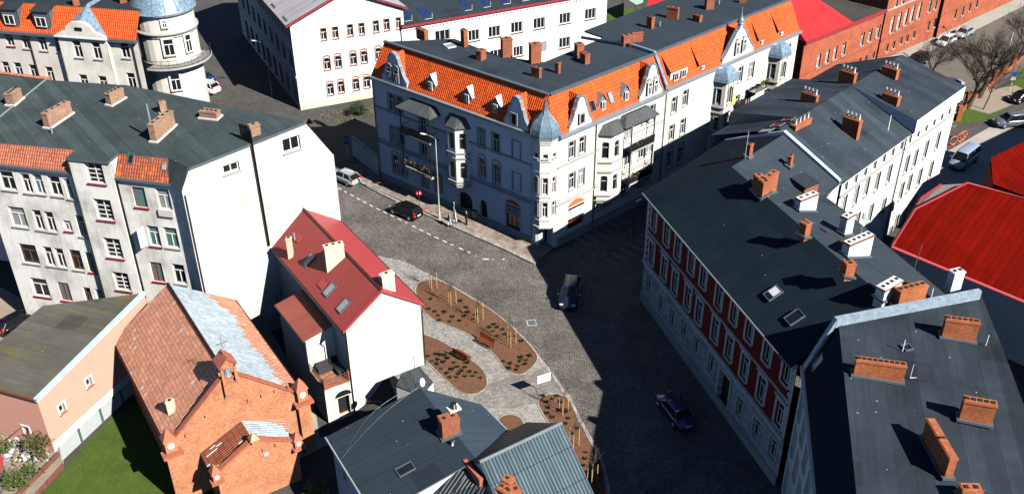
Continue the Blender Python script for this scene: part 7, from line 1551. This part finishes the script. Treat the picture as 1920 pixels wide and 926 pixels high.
M['olive'] = plain('olive_leaf', (.11, .12, .03), .8, var=.4); M['olive_d'] = plain('brownish_olive_leaf', (.10, .075, .03), .8, var=.4)
bush(78, 850, -1.0, 1.2, 2.2, 'olive brown bush at the corner of the pink house', 1300, mats=('olive', 'olive_d'), seed=3)
bush(40, 905, -1.0, 1.3, 1.2, 'low grey green bush by the brown board fence', 1100, mats=('leaf', 'olive'), seed=4); bush(8, 850, -1.0, .8, 1.0, 'small bush at the left edge among the rubble', 500, mats=('leaf', 'olive'), seed=5)
bush(672, 218, 0, 1.2, 1.6, 'dark green bush against the cream plinth of the white building', 1200, mats=('leaf_dk', 'leaf_dk'), seed=6); bush(596, 935, -2.4, 1.1, 1.7, 'yellow green bush in the shade left of the dark roofed house', 900, mats=('olive', 'leaf'), seed=7)
bush(1117, 64, 0, 1.6, 2.2, 'grey green climber at the end of the office wing', 700, mats=('olive', 'leaf'), seed=8)
# rough grass strips (nobody could count the blades)
mb = MB(); R2 = random.Random(5)
lawnP = [B(x, y, -2.39) for x, y in ((60, 940), (100, 905), (125, 872), (165, 828), (222, 772), (330, 700), (420, 720), (480, 1050), (40, 1050))]
x0, x1, y0, y1 = min(p.x for p in lawnP), max(p.x for p in lawnP), min(p.y for p in lawnP), max(p.y for p in lawnP)
for i in range(26000):
    p = Vector((R2.uniform(x0, x1), R2.uniform(y0, y1), -2.39))
    if inpoly(p, lawnP): a = R2.uniform(0, 6.28); s_ = Vector((cos(a), sin(a), 0))*.02; h = R2.uniform(.04, .11); mb.poly([p-s_, p+s_, p+Vector((R2.uniform(-.04, .04), R2.uniform(-.04, .04), h))], R2.randrange(3))
M['gr1'] = plain('grass_blade', (.075, .145, .022), .8, var=.4); M['gr2'] = plain('grass_blade_pale', (.15, .19, .045), .8, var=.4); M['gr3'] = plain('grass_blade_dark', (.03, .08, .012), .8, var=.4)
o = mb.build('grass', [M['gr1'], M['gr2'], M['gr3']], None, (0, 0, 0), uv=False); tag(o, 'short green grass of the lawn beside the pink house', 'grass', kind='stuff')
mb = MB()
for i in range(1500):
    x, y = R2.uniform(600, 700), R2.uniform(212, 236); p = B(x, y-(x-600)*.16, 0); a = R2.uniform(0, 6.28); s_ = Vector((cos(a), sin(a), 0))*.05; mb.poly([p-s_, p+s_, p+Vector((R2.uniform(-.1, .1), R2.uniform(-.1, .1), R2.uniform(.05, .22)))], R2.randrange(3))
o = mb.build('grass', [M['olive'], M['dirt'], M['olive_d']], None, (0, 0, 0), uv=False); tag(o, 'strip of rough grass along the cream plinth of the white building', 'grass', kind='stuff')
# rubble heap
mb = MB(); cols = ['offwhite', 'stone', 'br_old', 'dirt', 'zinc_light']
for i in range(420):
    x, y = R2.uniform(2, 92), R2.uniform(800, 866); p = B(x, y, -1.0+R2.uniform(0, .25)*max(0, 1-abs(x-45)/60)*3); s_ = R2.uniform(.05, .3); rot = Matrix.Rotation(R2.uniform(0, 3), 3, 'Z') @ Matrix.Rotation(R2.uniform(-.6, .6), 3, 'X')
    mb.obox(p, rot @ Vector((s_*R2.uniform(.6, 1.6), 0, 0)), rot @ Vector((0, s_, 0)), rot @ Vector((0, 0, s_*.5)), R2.randrange(5))
o = mb.build('rubble', [M[c] for c in cols], None, (0, 0, 0)); tag(o, 'pale heap of rubble and broken boards beside the pink house', 'rubble', kind='stuff')
sheet('garden_soil', [(-40, 790), (50, 793), (110, 829), (117, 866), (70, 918), (-10, 1010), (-160, 1000)], 'dirt', -1.0)
# board fence
fa_, fb_ = B(120.6, 877.6, -2.4), B(38, 962, -2.4); t = thing('board_fence', fa_, 'brown board fence running down from the corner of the pink house', 'fence'); WFn = Wall(fb_.xy, fa_.xy)
for i in range(9): mb = MB(); mb.wbox(WFn, 0, WFn.L, -2.4+i*.21, -2.4+i*.21+.2, 0, .035); part('board', mb, M['fence'], t) if M.setdefault('fence', plain('brown_stained_board', (.20, .075, .055), .7, var=.3)) else 0
for u in (.05, 3.0, 5.7): 
    if u < WFn.L: mb = MB(); mb.wbox(WFn, u, u+.12, -2.4, -.35, .035, .14); part('post', mb, M['fence'], t)
# timber frame in the garden
t = thing('washing_frame', B(62, 845, -1), 'brown timber frame standing over the rubble heap', 'frame'); a, b, c = B(64, 868, -1), B(50, 792, .9), B(-10, 845, .9)
mb = MB(); mb.tube([a, b], .06, 5); part('post', mb, M['fence'], t); mb = MB(); mb.tube([b, c], .06, 5); part('beam', mb, M['fence'], t)
t = thing('red_tarpaulin', B(2, 870, -1), 'red sheet roof corner at the bottom left edge', 'roof'); mb = MB(); mb.prism([B(-20, 830, .8), B(7, 858, .8), B(2, 885, .6), B(-20, 880, .6)], (0, 0, -.08)); part('sheet', mb, M['red_sheet'], t)
mb = MB(); a = B(4, 870, .6); mb.tube([a, a-vd*1.6], .04, 5); part('post', mb, M['black'], t)
# garden wall beside the corner tenement
wa_, wb2 = B(662, 292, 0), B(712, 333, 0); t = thing('garden_wall', wa_, 'weathered rendered wall with pale coping left of the corner tenement', 'wall'); Wg = Wall(wa_.xy, wb2.xy)
mb = MB(); mb.wbox(Wg, 0, Wg.L, 0, 2.4, -.35, 0); part('wall', mb, M['pl_grey'], t); mb = MB(); mb.wbox(Wg, 0, Wg.L, 2.4, 2.55, -.42, .07); part('coping', mb, M['stone'], t)
# brick pillar fence at the upper right
pts3 = [B(x, y, 0) for x, y in ((1795, 226), (1812, 200), (1862, 158), (1880, 142), (1898, 128), (1925, 104), (1960, 80))]; t = thing('brick_fence', pts3[0], 'orange brick fence with pillars along the lawn at upper right', 'fence')
for p in pts3: mb = MB(); mb.box(-.3, .3, -.3, .3, 0, 2.1); mb.v = [v+p for v in mb.v]; part('pillar', mb, M['br_orange'], t)
for a, b in zip(pts3, pts3[1:]):
    mb = MB(); d = b-a; n = Vector((-d.y, d.x, 0)).normalized()*.2; mb.obox(a-n*.5, d, n, (0, 0, .55)); part('low_wall', mb, M['br_orange'], t)
    mb = MB(); k2 = max(3, int(d.length/.25))
    for i in range(k2): q_ = a+d*i/k2; mb.tube([q_+vd*.5, q_+vd*1.7], .015, 3)
    part('railing', mb, M['black'], t)
# red ring shaped cycle stands
for i, (x, y) in enumerate(((1786, 272), (1799, 266), (1804, 262))):
    p = B(x, y, 0); t = thing('cycle_stand', p, ['red ring cycle stand nearest the white tenement', 'middle red ring cycle stand', 'red ring cycle stand farthest from the white tenement'][i], 'cycle stand', 'red cycle stands'); mb = MB(); mb.tube([p+Vector((.55*cos(a), .25*cos(a), .62+.55*sin(a))) for a in [2*pi*j/20 for j in range(21)]], .06, 6); part('ring', mb, M['orange_paint'], t)
    mb = MB(); mb.tube([p, p+vd*.1], .2, 8); part('foot', mb, M['orange_paint'], t)
# parasol and awning on the row house balconies
u = U(W2, 1358, 180); p = W2.p(u, 8.0, 1.0); t = thing('parasol', p, 'closed yellow parasol on a balcony of the row house', 'parasol'); mb = MB(); mb.tube([p-vd*.8, p+vd*1.9], .03, 5); part('pole', mb, M['white'], t); mb = MB(); mb.lathe(p+vd*.2, [(.5, 0), (.55, .3), (.42, .9), (.2, 1.5), (.03, 1.8)], 9, smooth=False); part('canopy', mb, M['yellow'], t)
u = U(W2, 1376, 236); mb = MB(); mb.prism([W2.p(u-.3, 6.6, .1), W2.p(u+1.8, 6.6, .1), W2.p(u+1.8, 5.6, 2.2), W2.p(u-.3, 5.6, 2.2)], (0, 0, .06)); t = thing('awning', W2.p(u, 5.6, .1), 'dark red awning low on the row house front', 'awning'); part('sheet', mb, M['red_sheet'], t); mb = MB(); mb.tube([W2.p(u-.3, 0, 2.2), W2.p(u-.3, 5.6, 2.2)], .04, 5); part('post', mb, M['black'], t); 
# small structures in the yard behind the flat roofs
t = thing('yard_shed', B(1240, 20, 3), 'deep red roofed shed seen over the flat roofs at the top', 'shed'); P = [B(1213, 12, 6), B(1222, -12, 6.4), B(1278, -8, 6.4), B(1272, 27, 5.6), B(1216, 36, 5.6)]; slab(t, 'roof', P, 'metal_red', .15)
for a, b in ((P[0], P[4]), (P[4], P[3])): facade(t, Wall(a.xy, b.xy), 0, 5.5, 'br_hall', [])
t = thing('yard_canopy', B(1180, 10, 3), 'pale green flat canopy in the yard at the top', 'canopy'); P = [B(1168, -6, 3.2), B(1192, 9, 3.2), B(1206, 4, 3.2), B(1206, -20, 3.2)]; slab(t, 'roof', P, M.setdefault('palegreen', plain('pale_green_sheet', (.40, .55, .48), .5)) and 'palegreen', .1)
for p in P[:3]: mb = MB(); mb.tube([p, Vector((p.x, p.y, 0))], .05, 5); part('post', mb, M['zinc'], t)
sheet('lawn', [(1141, 22), (1160, 12), (1215, 25), (1215, 32), (1141, 40)], 'grassy', .02)
# house beyond the left edge
t = thing('pale_house', (-56, 80, -2), 'pale pink rendered house cut off by the left edge below the tenement', 'building', 'town buildings'); W0 = Wall((-66, 92), (-53.5, 88.5)); facade(t, W0, -2.6, 7, 'pl_pinkh2', [], name='wall') if M.setdefault('pl_pinkh2', plaster('pale_pink_render', (.75, .62, .60), .1)) else 0
facade(t, Wall((-53.5, 88.5), (-51.5, 96)), -2.6, 7, 'pl_pinkh2', []); slab(t, 'roof', [(-66, 92, 7), (-53.5, 88.5, 7), (-51.5, 96, 7), (-64, 100, 7)], 'felt_b', .2)
p = B(998, 606, .02); t = thing('manhole_cover', p, 'small square metal cover set in the cobbles by the park kerb', 'manhole cover'); mb = MB(); mb.obox(p-Vector((.45, .45, 0)), (.9, .15, 0), (-.15, .9, 0), (0, 0, .02)); part('frame', mb, M['stone'], t); mb = MB(); mb.obox(p-Vector((.33, .33, 0)), (.7, .12, 0), (-.12, .7, 0), (0, 0, .026)); part('lid', mb, M['gutter'], t)
M['sofa'] = plain('dark_grey_rattan', (.045, .045, .05), .8, var=.3)
p = ax0+vd*1.34; t = thing('garden_sofa', p+n33*1.3+d123*2.0, 'dark grey corner sofa on the small terrace of the cream house', 'sofa')
for nm, o, x, y, z in (('seat', n33*.5+d123*2.0, n33*1.9, d123*.75, vd*.4), ('seat', n33*1.75+d123*.9, n33*.65, d123*1.1, vd*.4), ('backrest', n33*.5+d123*2.62, n33*1.9, d123*.14, vd*.8), ('armrest', n33*.4+d123*2.0, n33*.12, d123*.75, vd*.6)): mb = MB(); mb.obox(p+o, x, y, z); part(nm, mb, M['sofa'], t)
for o in bpy.data.objects:
    if '_loc' in o: del o['_loc']
